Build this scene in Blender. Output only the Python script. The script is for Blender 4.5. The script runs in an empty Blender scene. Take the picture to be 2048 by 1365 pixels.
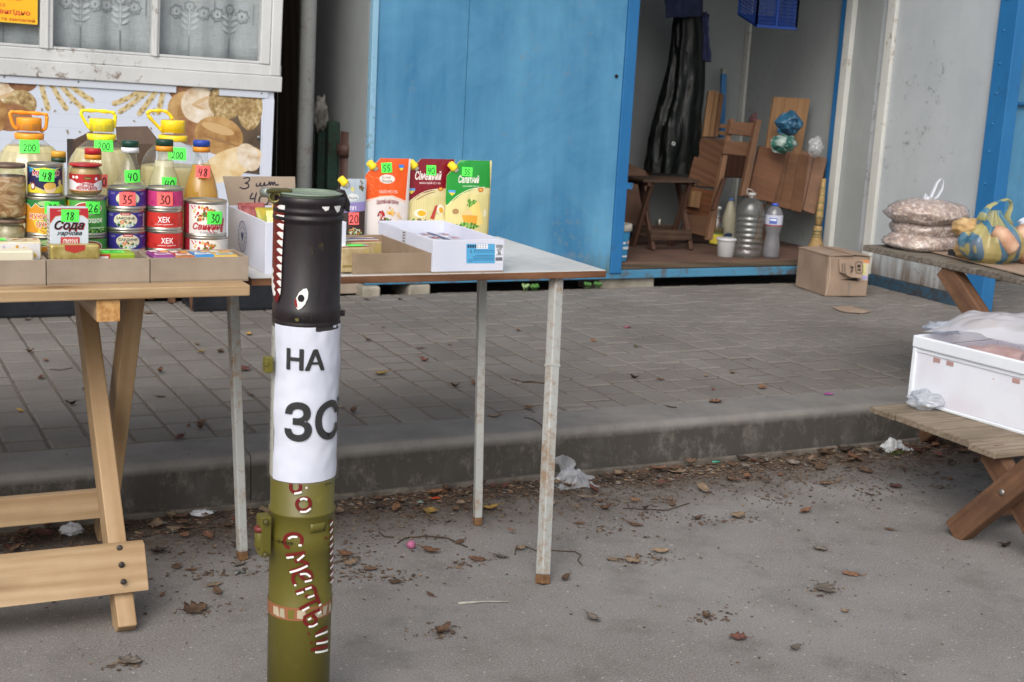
import bpy, bmesh, math, random
from mathutils import Vector, Matrix, noise as mnoise
R = math.radians
rnd = random.Random(7)
scene = bpy.context.scene
COL = scene.collection

# ------------------------------------------------------------------ camera
CAM_H = 1.25
FPX = 2750.7                      # focal length in pixels of a 2048 px wide frame
PITCH, ROLL, YAW = R(11.552), R(3.1755), R(27.118)
def _street(v):
    c, s = math.cos(YAW), math.sin(YAW)
    return Vector((v[0]*c + v[1]*s, -v[0]*s + v[1]*c, v[2]))
_F = Vector((0, math.cos(PITCH), -math.sin(PITCH)))
_U = Vector((0, math.sin(PITCH), math.cos(PITCH)))
_RT = Vector((1, 0, 0))
CF = _street(_F)
CR = _street(math.cos(ROLL)*_RT + math.sin(ROLL)*_U)
CD = _street(-(-math.sin(ROLL)*_RT + math.cos(ROLL)*_U))
CC = Vector((0, 0, CAM_H))
cam_data = bpy.data.cameras.new('camera')
cam = bpy.data.objects.new('camera', cam_data)
COL.objects.link(cam)
m = Matrix.Identity(4)
for i in range(3):
    m[i][0], m[i][1], m[i][2], m[i][3] = CR[i], -CD[i], -CF[i], CC[i]
cam.matrix_world = m
cam_data.sensor_width = 22.3
cam_data.sensor_fit = 'HORIZONTAL'
cam_data.lens = FPX/2048*22.3
cam_data.clip_start, cam_data.clip_end = 0.05, 500
cam_data.dof.use_dof = True
cam_data.dof.focus_distance = 3.0
cam_data.dof.aperture_fstop = 6.3
scene.camera = cam

# ------------------------------------------------------------------ sky, sun, exposure
SUN_EL, SUN_ROT = R(42), R(220)
world = bpy.data.worlds.new('World')
scene.world = world
world.use_nodes = True
wn = world.node_tree
wn.nodes.clear()
sky = wn.nodes.new('ShaderNodeTexSky')
sky.sky_type = 'NISHITA'
sky.sun_disc = False
sky.sun_elevation, sky.sun_rotation = SUN_EL, SUN_ROT
sky.air_density, sky.dust_density, sky.ozone_density = 1.0, 5.0, 1.0
hsv = wn.nodes.new('ShaderNodeHueSaturation')
hsv.inputs['Saturation'].default_value = 0.38          # a closed grey cloud cover
bg = wn.nodes.new('ShaderNodeBackground')
bg.inputs['Strength'].default_value = 0.15
wo = wn.nodes.new('ShaderNodeOutputWorld')
wn.links.new(sky.outputs[0], hsv.inputs['Color'])
wn.links.new(hsv.outputs[0], bg.inputs['Color'])
wn.links.new(bg.outputs[0], wo.inputs['Surface'])
sun_data = bpy.data.lights.new('sun', 'SUN')
sun_data.energy = 0.85
sun_data.angle = R(50)
sun_data.color = (1.0, 0.97, 0.93)
sun = bpy.data.objects.new('sun', sun_data)
COL.objects.link(sun)
# sun direction: sky rotation is measured clockwise from +Y
sd = Vector((math.sin(SUN_ROT)*math.cos(SUN_EL), math.cos(SUN_ROT)*math.cos(SUN_EL), math.sin(SUN_EL)))
sun.location = sd*20
sun.rotation_euler = sd.to_track_quat('Z', 'Y').to_euler()
vs = scene.view_settings
vs.view_transform, vs.look = 'Standard', 'None'
vs.exposure, vs.gamma, vs.use_curve_mapping = 0.27, 1.0, False
cy = scene.cycles
cy.use_denoising = True
cy.max_bounces, cy.diffuse_bounces, cy.glossy_bounces, cy.transmission_bounces, cy.transparent_max_bounces = 8, 4, 3, 6, 16
cy.caustics_reflective = cy.caustics_refractive = False
cy.sample_clamp_indirect = 6.0

# ------------------------------------------------------------------ pixel -> place on a real plane
def ray(u, v): return CF + CR*((u-1024)/FPX) + CD*((v-682.5)/FPX)
def atz(u, v, z): d = ray(u, v); return CC + d*((z-CC.z)/d.z)
def aty(u, v, y): d = ray(u, v); return CC + d*((y-CC.y)/d.y)
def atx(u, v, x): d = ray(u, v); return CC + d*((x-CC.x)/d.x)
def to_cam(p):                       # angle about Z that faces the camera from p
    return math.atan2(-p[1], -p[0])

# ------------------------------------------------------------------ objects
def world_off(o):
    v = Vector((0, 0, 0))
    while o is not None:
        v += o.location; o = o.parent
    return v
def world_rot(o):
    while o is not None:
        if 'own_axes' in o: return o.rotation_euler.to_matrix()
        o = o.parent
    return None
def settag(o, label=None, cat=None, group=None, kind=None):
    if label: o['label'] = label
    if cat: o['category'] = cat
    if group: o['group'] = group
    if kind: o['kind'] = kind
    return o
def thing(name, label, cat, loc=(0, 0, 0), group=None):
    o = bpy.data.objects.new(name, None)
    o.empty_display_size = 0.05
    COL.objects.link(o)
    o.location = loc
    return settag(o, label, cat, group)
def children_of(o): return [c for c in bpy.data.objects if c.parent == o]
def copy_tree(o, loc, rz=0.0, parent=None):
    c = o.copy(); COL.objects.link(c)
    if parent is None:
        c.location = loc; c.rotation_euler = (0, 0, rz)
    else:
        c.parent = parent
    for ch in children_of(o): copy_tree(ch, None, 0, c)
    return c

class MB:
    """collects vertices and faces (world or local coordinates) for one mesh object"""
    def __init__(s): s.v, s.f, s.m, s.sm = [], [], [], []; s.frame = None
    def add(s, vs, fs, mi=0, smooth=False):
        b = len(s.v)
        s.v += [tuple(p) for p in vs]
        for f in fs:
            s.f.append([b+i for i in f]); s.m.append(mi); s.sm.append(smooth)
        return s
    def box(s, c, d, rot=None, mi=0):
        hx, hy, hz = d[0]/2, d[1]/2, d[2]/2
        vs = [Vector((x, y, z)) for z in (-hz, hz) for y in (-hy, hy) for x in (-hx, hx)]
        if rot is not None: vs = [rot @ p for p in vs]
        vs = [p+Vector(c) for p in vs]
        return s.add(vs, [(0, 2, 3, 1), (4, 5, 7, 6), (0, 1, 5, 4), (2, 6, 7, 3), (0, 4, 6, 2), (1, 3, 7, 5)], mi)
    def box2(s, lo, hi, mi=0):
        return s.box([(a+b)/2 for a, b in zip(lo, hi)], [abs(b-a) for a, b in zip(lo, hi)], None, mi)
    def beam(s, a, b, w, t, up=(0, 0, 1), mi=0):
        a, b = Vector(a), Vector(b)
        z = (b-a).normalized(); x = Vector(up).cross(z)
        if x.length < 1e-4: x = Vector((1, 0, 0))
        x.normalize(); y = z.cross(x)
        rot = Matrix((x, y, z)).transposed()
        if not s.v: s.frame = rot
        return s.box((a+b)/2, (w, t, (b-a).length), rot, mi)
    def prism(s, pts, off, mi=0):
        off = Vector(off); n = len(pts)
        a = [Vector(p) for p in pts]; b = [p+off for p in a]
        nrm = sum(((a[i].cross(a[(i+1) % n])) for i in range(n)), Vector())
        if nrm.dot(off) > 0: a.reverse(); b.reverse()
        fs = [list(range(n)), list(range(2*n-1, n-1, -1))]
        for i in range(n): j = (i+1) % n; fs.append([j, i, n+i, n+j])
        return s.add(a+b, fs, mi)
    def lathe(s, prof, c=(0, 0, 0), seg=28, mi=0, mod=None, cap0=True, cap1=True, smooth=True, axis=None):
        vs, fs = [], []
        for (r, z) in prof:
            for k in range(seg):
                a = 2*math.pi*k/seg
                rr = r*(mod(a, z, r) if mod else 1)
                vs.append(Vector((rr*math.cos(a), rr*math.sin(a), z)))
        for i in range(len(prof)-1):
            for k in range(seg):
                k2 = (k+1) % seg
                fs.append((i*seg+k, i*seg+k2, (i+1)*seg+k2, (i+1)*seg+k))
        if axis is not None:
            q = Vector((0, 0, 1)).rotation_difference(Vector(axis).normalized())
            vs = [q @ p for p in vs]
        vs = [p+Vector(c) for p in vs]
        s.add(vs, fs, mi, smooth)
        b = len(s.v)-len(vs)
        if cap0: s.f.append([b+k for k in range(seg)][::-1]); s.m.append(mi); s.sm.append(False)
        if cap1: s.f.append([b+(len(prof)-1)*seg+k for k in range(seg)]); s.m.append(mi); s.sm.append(False)
        return s
    def tube(s, path, r, seg=8, mi=0, closed=False, flat=1.0):
        path = [Vector(p) for p in path]; n = len(path)
        vs, fs = [], []; prev = None
        for i, p in enumerate(path):
            if closed: t = path[(i+1) % n]-path[i-1]
            else: t = path[min(i+1, n-1)]-path[max(i-1, 0)]
            t.normalize()
            if prev is None:
                x = t.cross(Vector((0, 0, 1)))
                if x.length < 1e-3: x = t.cross(Vector((1, 0, 0)))
            else:
                x = prev - t*prev.dot(t)
            x.normalize(); prev = x; y = t.cross(x)
            rr = r[i] if isinstance(r, (list, tuple)) else r
            for k in range(seg):
                a = 2*math.pi*k/seg
                vs.append(p + x*(rr*math.cos(a)) + y*(rr*flat*math.sin(a)))
        for i in range(n if closed else n-1):
            j = (i+1) % n
            for k in range(seg):
                k2 = (k+1) % seg
                fs.append((i*seg+k, i*seg+k2, j*seg+k2, j*seg+k))
        if not closed:
            fs.append(list(range(seg))[::-1]); fs.append([(n-1)*seg+k for k in range(seg)])
        return s.add(vs, fs, mi, True)
    def grid(s, nu, nv, fn, mi=0, smooth=True):
        vs = [fn(i/nu, j/nv) for j in range(nv+1) for i in range(nu+1)]
        fs = [(j*(nu+1)+i, j*(nu+1)+i+1, (j+1)*(nu+1)+i+1, (j+1)*(nu+1)+i) for j in range(nv) for i in range(nu)]
        return s.add(vs, fs, mi, smooth)
    def blob(s, c, rad, fn=None, nu=24, nv=14, mi=0):
        vs, fs = [], []
        for j in range(nv+1):
            th = math.pi*j/nv
            for i in range(nu):
                a = 2*math.pi*i/nu
                d = Vector((math.sin(th)*math.cos(a), math.sin(th)*math.sin(a), -math.cos(th)))
                k = fn(d) if fn else 1
                vs.append(Vector(c)+Vector((d.x*rad[0], d.y*rad[1], d.z*rad[2]))*k)
        for j in range(nv):
            for i in range(nu):
                i2 = (i+1) % nu
                fs.append((j*nu+i, j*nu+i2, (j+1)*nu+i2, (j+1)*nu+i))
        return s.add(vs, fs, mi, True)
    def build(s, name, mats, parent=None, origin=None, bevel=0, kind=None, seg=2, local=False, solid=0):
        if not isinstance(mats, (list, tuple)): mats = [mats]
        me = bpy.data.meshes.new(name)
        if parent is not None: off = Vector((0, 0, 0)) if local else world_off(parent)
        elif origin is not None: off = Vector(origin)
        else:
            xs, ys, zs = zip(*s.v)
            off = Vector(((min(xs)+max(xs))/2, (min(ys)+max(ys))/2, min(zs)))
        fr = s.frame if (s.frame is not None and len(s.v) == 8 and not local) else None
        pr = world_rot(parent) if (parent is not None and not local) else None
        if pr is not None:
            it = pr.transposed(); fr = None
            me.from_pydata([tuple(it @ (Vector(p)-off)) for p in s.v], [], s.f)
        elif fr is not None:             # keep a single board in its own axes so that its grain runs along it
            cen = sum((Vector(p) for p in s.v), Vector())/8
            it = fr.transposed()
            me.from_pydata([tuple(it @ (Vector(p)-cen)) for p in s.v], [], s.f)
        else:
            me.from_pydata([(p[0]-off.x, p[1]-off.y, p[2]-off.z) for p in s.v], [], s.f)
        for mt in mats: me.materials.append(mt)
        me.polygons.foreach_set('material_index', s.m)
        me.polygons.foreach_set('use_smooth', s.sm)
        me.validate(); me.update()
        o = bpy.data.objects.new(name, me)
        COL.objects.link(o)
        if parent is not None: o.parent = parent
        else: o.location = off
        if fr is not None:
            o.location = cen-off if parent is not None else cen
            o.rotation_euler = fr.to_euler(); o['own_axes'] = 1
        if solid:
            md = o.modifiers.new('solid', 'SOLIDIFY'); md.thickness = solid; md.offset = 0
        if bevel:
            md = o.modifiers.new('bevel', 'BEVEL'); md.width = bevel; md.segments = seg; md.limit_method = 'ANGLE'; md.angle_limit = R(35)
        if kind: o['kind'] = kind
        return o
def rotz(a): return Matrix.Rotation(a, 3, 'Z')
def rot(ax, a): return Matrix.Rotation(a, 3, ax)
def nz(p, s=1.0, o=0.0): return mnoise.noise(Vector((p[0]*s+o, p[1]*s+o*1.3, p[2]*s-o)))

# ------------------------------------------------------------------ materials
def lin(h):
    h = h.lstrip('#'); out = []
    for i in (0, 2, 4):
        c = int(h[i:i+2], 16)/255
        out.append(c/12.92 if c <= 0.04045 else ((c+0.055)/1.055)**2.4)
    return (*out, 1)
_mc = {}
class NT:
    def __init__(s, name):
        s.mat = bpy.data.materials.new(name); s.mat.use_nodes = True
        s.t = s.mat.node_tree; s.n = s.t.nodes
        s.bsdf = s.n['Principled BSDF']; s.out = s.n['Material Output']
    def new(s, ty, **kw):
        n = s.n.new(ty)
        for k, v in kw.items(): setattr(n, k, v)
        return n
    def link(s, a, b): s.t.links.new(a, b)
    def coord(s, scale=(1, 1, 1), kind='Object', loc=(0, 0, 0)):
        tc = s.new('ShaderNodeTexCoord'); mp = s.new('ShaderNodeMapping')
        mp.inputs['Scale'].default_value = scale; mp.inputs['Location'].default_value = loc
        s.link(tc.outputs[kind], mp.inputs['Vector']); return mp.outputs[0]
    def geo(s, scale=(1, 1, 1)):
        g = s.new('ShaderNodeNewGeometry'); mp = s.new('ShaderNodeMapping')
        mp.inputs['Scale'].default_value = scale
        s.link(g.outputs['Position'], mp.inputs['Vector']); return mp.outputs[0]
    def noise(s, vec, scale, detail=5, rough=0.6, dist=0.0):
        n = s.new('ShaderNodeTexNoise')
        n.inputs['Scale'].default_value = scale; n.inputs['Detail'].default_value = detail
        n.inputs['Roughness'].default_value = rough; n.inputs['Distortion'].default_value = dist
        s.link(vec, n.inputs['Vector']); return n.outputs['Fac']
    def ramp(s, fac, stops):
        r = s.new('ShaderNodeValToRGB'); e = r.color_ramp.elements
        while len(e) < len(stops): e.new(0.5)
        for el, (p, c) in zip(e, stops): el.position = p; el.color = c
        s.link(fac, r.inputs['Fac']); return r.outputs['Color']
    def mix(s, fac, a, b, mode='MIX'):
        n = s.new('ShaderNodeMix', data_type='RGBA', blend_type=mode)
        for sock, val in ((n.inputs[0], fac), (n.inputs[6], a), (n.inputs[7], b)):
            if hasattr(val, 'links') or hasattr(val, 'is_linked'): s.link(val, sock)
            else: sock.default_value = val
        return n.outputs[2]
    def math(s, op, a, b=0.0):
        n = s.new('ShaderNodeMath', operation=op)
        for sock, val in ((n.inputs[0], a), (n.inputs[1], b)):
            if hasattr(val, 'is_linked'): s.link(val, sock)
            else: sock.default_value = val
        return n.outputs[0]
    def bump(s, h, strength=0.3, dist=0.002):
        b = s.new('ShaderNodeBump'); b.inputs['Strength'].default_value = strength
        b.inputs['Distance'].default_value = dist
        s.link(h, b.inputs['Height']); s.link(b.outputs[0], s.bsdf.inputs['Normal'])
    def set(s, color=None, rough=None, metal=None, spec=None):
        for k, v in (('Base Color', color), ('Roughness', rough), ('Metallic', metal), ('Specular IOR Level', spec)):
            if v is None: continue
            if hasattr(v, 'is_linked'): s.link(v, s.bsdf.inputs[k])
            else: s.bsdf.inputs[k].default_value = v
        return s.mat
    def obj_random(s):
        return s.new('ShaderNodeObjectInfo').outputs['Random']
W0, W1 = (0, 0, 0, 1), (1, 1, 1, 1)
def ink(hexc, rough=0.45):
    k = ('ink', hexc, rough)
    if k not in _mc:
        n = NT('print_ink'); n.set(lin(hexc), rough); _mc[k] = n.mat
    return _mc[k]
def plain(name, c1, c2=None, scale=8, rough=0.6, bump=0.0, bscale=60, metal=0.0, spec=0.5, detail=5, lo=0.35, hi=0.65, bdist=0.001, objvar=0.0):
    k = (name, c1, c2, scale, rough, bump, bscale, metal, objvar)
    if k in _mc: return _mc[k]
    n = NT(name); v = n.coord()
    c = lin(c1)
    if c2: c = n.ramp(n.noise(v, scale, detail), [(lo, lin(c1)), (hi, lin(c2))])
    if objvar:
        vr = n.math('ADD', n.math('MULTIPLY', n.obj_random(), objvar), 1-objvar/2)
        hs = n.new('ShaderNodeHueSaturation'); n.link(vr, hs.inputs['Value'])
        if hasattr(c, 'is_linked'): n.link(c, hs.inputs['Color'])
        else: hs.inputs['Color'].default_value = c
        c = hs.outputs[0]
    n.set(c, rough, metal, spec)
    if bump: n.bump(n.noise(v, bscale, 4), bump, bdist)
    _mc[k] = n.mat
    return n.mat
def wood(name, dark, light, axis=0, scale=1.0, rough=0.6, knots=False, objvar=0.25, grime=None, gfac=0.5, wave=0.22, fineg=0.35):
    k = (name, dark, light, axis, scale, grime)
    if k in _mc: return _mc[k]
    n = NT(name)
    sc = [22*scale]*3; sc[axis] = 1.1*scale
    tc = n.new('ShaderNodeTexCoord'); mp = n.new('ShaderNodeMapping'); mp.inputs['Scale'].default_value = sc
    ad = n.new('ShaderNodeVectorMath', operation='ADD')
    sca = n.new('ShaderNodeVectorMath', operation='SCALE'); sca.inputs['Scale'].default_value = 7.3
    cmb = n.new('ShaderNodeCombineXYZ'); r = n.obj_random()
    for i in range(3): n.link(r, cmb.inputs[i])
    n.link(cmb.outputs[0], sca.inputs[0]); n.link(tc.outputs['Object'], ad.inputs[0]); n.link(sca.outputs[0], ad.inputs[1])
    n.link(ad.outputs[0], mp.inputs['Vector'])
    v = mp.outputs[0]
    big = n.noise(v, 0.35, 3, 0.5, 0.6)
    wv = n.new('ShaderNodeTexWave', wave_type='BANDS', bands_direction='DIAGONAL')
    wv.inputs['Scale'].default_value = 0.9; wv.inputs['Distortion'].default_value = 7.0
    wv.inputs['Detail'].default_value = 3; wv.inputs['Detail Scale'].default_value = 0.8
    n.link(v, wv.inputs['Vector'])
    fine = n.noise(v, 3.0, 6, 0.65)
    f = n.math('ADD', n.math('MULTIPLY', wv.outputs['Fac'], wave), n.math('ADD', n.math('MULTIPLY', fine, fineg), n.math('MULTIPLY', big, max(1.02-fineg-wave, .15))))
    c = n.ramp(f, [(0.28, lin(dark)), (0.78, lin(light))])
    if knots:
        ks = [9.0]*3; ks[axis] = 2.6
        mp2 = n.new('ShaderNodeMapping'); mp2.inputs['Scale'].default_value = ks; n.link(ad.outputs[0], mp2.inputs['Vector'])
        vo = n.new('ShaderNodeTexVoronoi'); vo.inputs['Scale'].default_value = 1.0; n.link(mp2.outputs[0], vo.inputs['Vector'])
        sp = n.new('ShaderNodeSeparateColor'); n.link(vo.outputs['Color'], sp.inputs[0])
        pick = n.ramp(sp.outputs[0], [(.62, W0), (.64, W1)])
        kn = n.ramp(vo.outputs['Distance'], [(.05, W1), (.13, (.35, .35, .35, 1)), (.26, W0)])
        c = n.mix(n.math('MULTIPLY', pick, kn), c, lin('#5d3a20'))
    hs = n.new('ShaderNodeHueSaturation'); n.link(c, hs.inputs['Color'])
    n.link(n.math('ADD', n.math('MULTIPLY', r, objvar), 1-objvar/2), hs.inputs['Value'])
    c = hs.outputs[0]
    if grime:
        g = n.ramp(n.noise(n.coord((3, 3, 3)), 2.2, 6, 0.7), [(0.42, W0), (0.68, W1)])
        c = n.mix(n.math('MULTIPLY', g, gfac), c, lin(grime))
    n.set(c, rough, 0, 0.3)
    n.bump(fine, 0.25, 0.0008)
    _mc[k] = n.mat
    return n.mat
def painted(name, base, base2, rust='#6b4428', rfac=0.6, rlo=0.62, rhi=0.7, rough=0.45, low=None, rscale=6.0, vert=0.25, metal=0.0, bump=0.15):
    """weathered paint: tone drift, streaks, rust or dirt spots; low=(z0,z1,colour) adds dirt near the bottom (world z)"""
    n = NT(name); v = n.geo(); vv = n.geo((1, 1, vert))
    t = n.ramp(n.math('ADD', n.math('MULTIPLY', n.noise(vv, 3.5, 6, 0.65), .5), n.math('MULTIPLY', n.noise(v, 1.6, 7, 0.7, .8), .5)), [(0.34, lin(base)), (0.66, lin(base2))])
    sp = n.noise(v, rscale*6, 5, 0.75); pt = n.noise(v, rscale*0.35, 3, 0.6)
    ms = n.ramp(n.math('ADD', n.math('MULTIPLY', sp, 0.65), n.math('MULTIPLY', pt, 0.45)), [(rlo, W0), (rhi, W1)])
    c = n.mix(n.math('MULTIPLY', ms, rfac), t, lin(rust))
    if low:
        sx = n.new('ShaderNodeSeparateXYZ'); n.link(v, sx.inputs[0])
        mr = n.new('ShaderNodeMapRange'); n.link(sx.outputs[2], mr.inputs[0])
        mr.inputs[1].default_value = low[1]; mr.inputs[2].default_value = low[0]
        st = n.noise(n.geo((1, 1, 0.12)), 14, 6, 0.7)
        k = n.ramp(n.math('MULTIPLY', n.math('MULTIPLY', mr.outputs[0], st), 1.6), [(0.45, W0), (0.8, W1)])
        c = n.mix(n.math('MULTIPLY', k, 0.8), c, lin(low[2]))
    n.set(c, rough, metal, 0.4)
    n.bump(n.noise(v, 55, 4), bump, 0.001)
    return n.mat
def film(name, tint, opac=0.5, rough=0.25, gloss=0.25, body=None):
    """thin plastic film or clear bottle wall: partly see-through, partly white, with a sheen"""
    k = ('film', name, tint, opac, rough, gloss)
    if k in _mc: return _mc[k]
    n = NT(name)
    tr = n.new('ShaderNodeBsdfTransparent'); tr.inputs['Color'].default_value = lin(tint)
    df = n.new('ShaderNodeBsdfDiffuse'); df.inputs['Color'].default_value = lin(body or tint)
    tl = n.new('ShaderNodeBsdfTranslucent'); tl.inputs['Color'].default_value = lin(body or tint)
    gl = n.new('ShaderNodeBsdfGlossy'); gl.inputs['Roughness'].default_value = rough
    m1 = n.new('ShaderNodeMixShader'); m1.inputs[0].default_value = 0.45
    n.link(df.outputs[0], m1.inputs[1]); n.link(tl.outputs[0], m1.inputs[2])
    m2 = n.new('ShaderNodeMixShader'); m2.inputs[0].default_value = opac
    n.link(tr.outputs[0], m2.inputs[1]); n.link(m1.outputs[0], m2.inputs[2])
    lw = n.new('ShaderNodeLayerWeight'); lw.inputs['Blend'].default_value = 0.5
    m3 = n.new('ShaderNodeMixShader')
    n.link(n.math('ADD', n.math('MULTIPLY', n.math('POWER', lw.outputs['Facing'], 4.0), 0.5), 0.03+gloss*0.08), m3.inputs[0])
    n.link(m2.outputs[0], m3.inputs[1]); n.link(gl.outputs[0], m3.inputs[2])
    n.link(m3.outputs[0], n.out.inputs['Surface'])
    _mc[k] = n.mat
    return n.mat

# ------------------------------------------------------------------ flat print: lettering and pictures on real surfaces
_tc = {}
def text_mesh(body, bold=0.0, shear=0.0, spacing=1.0):
    k = (body, bold, shear, spacing)
    if k not in _tc:
        c = bpy.data.curves.new('lettering', 'FONT'); c.body = body; c.resolution_u = 2
        c.offset = bold; c.shear = shear; c.space_character = spacing
        o = bpy.data.objects.new('lettering', c); COL.objects.link(o)
        me = bpy.data.meshes.new_from_object(o)
        vs = [tuple(p.co[:2]) for p in me.vertices]; fs = [tuple(p.vertices) for p in me.polygons]
        bpy.data.objects.remove(o); bpy.data.curves.remove(c); bpy.data.meshes.remove(me)
        _tc[k] = (vs, fs)
    return _tc[k]
HAND = {'0': [[(.3, 1), (.08, .75), (.05, .3), (.25, 0), (.5, .2), (.55, .65), (.42, .95), (.3, 1)]],
        '1': [[(.1, .7), (.4, 1), (.3, .5), (.22, 0)]],
        '2': [[(.05, .75), (.25, 1), (.5, .85), (.42, .5), (.05, 0), (.3, .08), (.6, .02)]],
        '3': [[(.1, .95), (.5, .95), (.25, .6), (.5, .4), (.4, .08), (.05, .05)]],
        '4': [[(.25, 1), (.08, .5), (.55, .5)], [(.5, .95), (.42, .4), (.32, 0)]],
        '5': [[(.2, .95), (.12, .55), (.4, .5), (.42, .15), (.08, .02)], [(.2, .95), (.6, 1)]],
        '6': [[(.5, 1), (.15, .6), (.08, .15), (.35, 0), (.52, .25), (.35, .48), (.12, .3)]],
        '8': [[(.5, .85), (.25, 1), (.15, .75), (.45, .35), (.3, 0), (.08, .2), (.35, .55), (.55, .9)]],
        'ш': [[(.0, .55), (.05, .05), (.25, .05), (.32, .55), (.36, .05), (.6, .05), (.66, .55), (.7, .05)]],
        'т': [[(.0, .1), (.05, .5), (.15, .55), (.22, .1), (.3, .5), (.42, .55), (.5, .1), (.62, .5), (.8, .5), (1, .42)]],
        ' ': []}
def stroke(pts, w):
    """a pen stroke: polyline -> ribbon polygons (Catmull-Rom smoothed)"""
    P = [Vector((*p, 0)) for p in pts]
    out = []
    for i in range(len(P)-1):
        p0, p1, p2, p3 = P[max(i-1, 0)], P[i], P[i+1], P[min(i+2, len(P)-1)]
        for k in range(4):
            t = k/4
            out.append(0.5*((2*p1)+(p2-p0)*t+(2*p0-5*p1+4*p2-p3)*t*t+(3*p1-p0-3*p2+p3)*t*t*t))
    out.append(P[-1])
    L, Rr = [], []
    for i, p in enumerate(out):
        t = out[min(i+1, len(out)-1)]-out[max(i-1, 0)]
        if t.length < 1e-9: t = Vector((1, 0, 0))
        n = Vector((-t.y, t.x, 0)).normalized()*(w/2)
        L.append(p+n); Rr.append(p-n)
    vs = [tuple(p[:2]) for p in L+Rr]; n = len(out)
    return vs, [(i, n+i, n+i+1, i+1) for i in range(n-1)]
def hand_strokes(s, u, v, h):
    x = u; res = []
    for ch in s:
        g = HAND[ch]; wid = 0.0
        for st in g:
            res.append([(x+a*h*0.9, v+b*h) for a, b in st]); wid = max(wid, max(a for a, b in st))
        x += (wid*0.9+0.16)*h if g else 0.35*h
    return res
def ell_pts(u, v, ru, rv, n=20, rot=0.0):
    c, s = math.cos(rot), math.sin(rot)
    return [(u+ru*math.cos(a)*c-rv*math.sin(a)*s, v+ru*math.cos(a)*s+rv*math.sin(a)*c) for a in [2*math.pi*k/n for k in range(n)]]
def rect_pts(u0, v0, u1, v1): return [(u0, v0), (u1, v0), (u1, v1), (u0, v1)]
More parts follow.
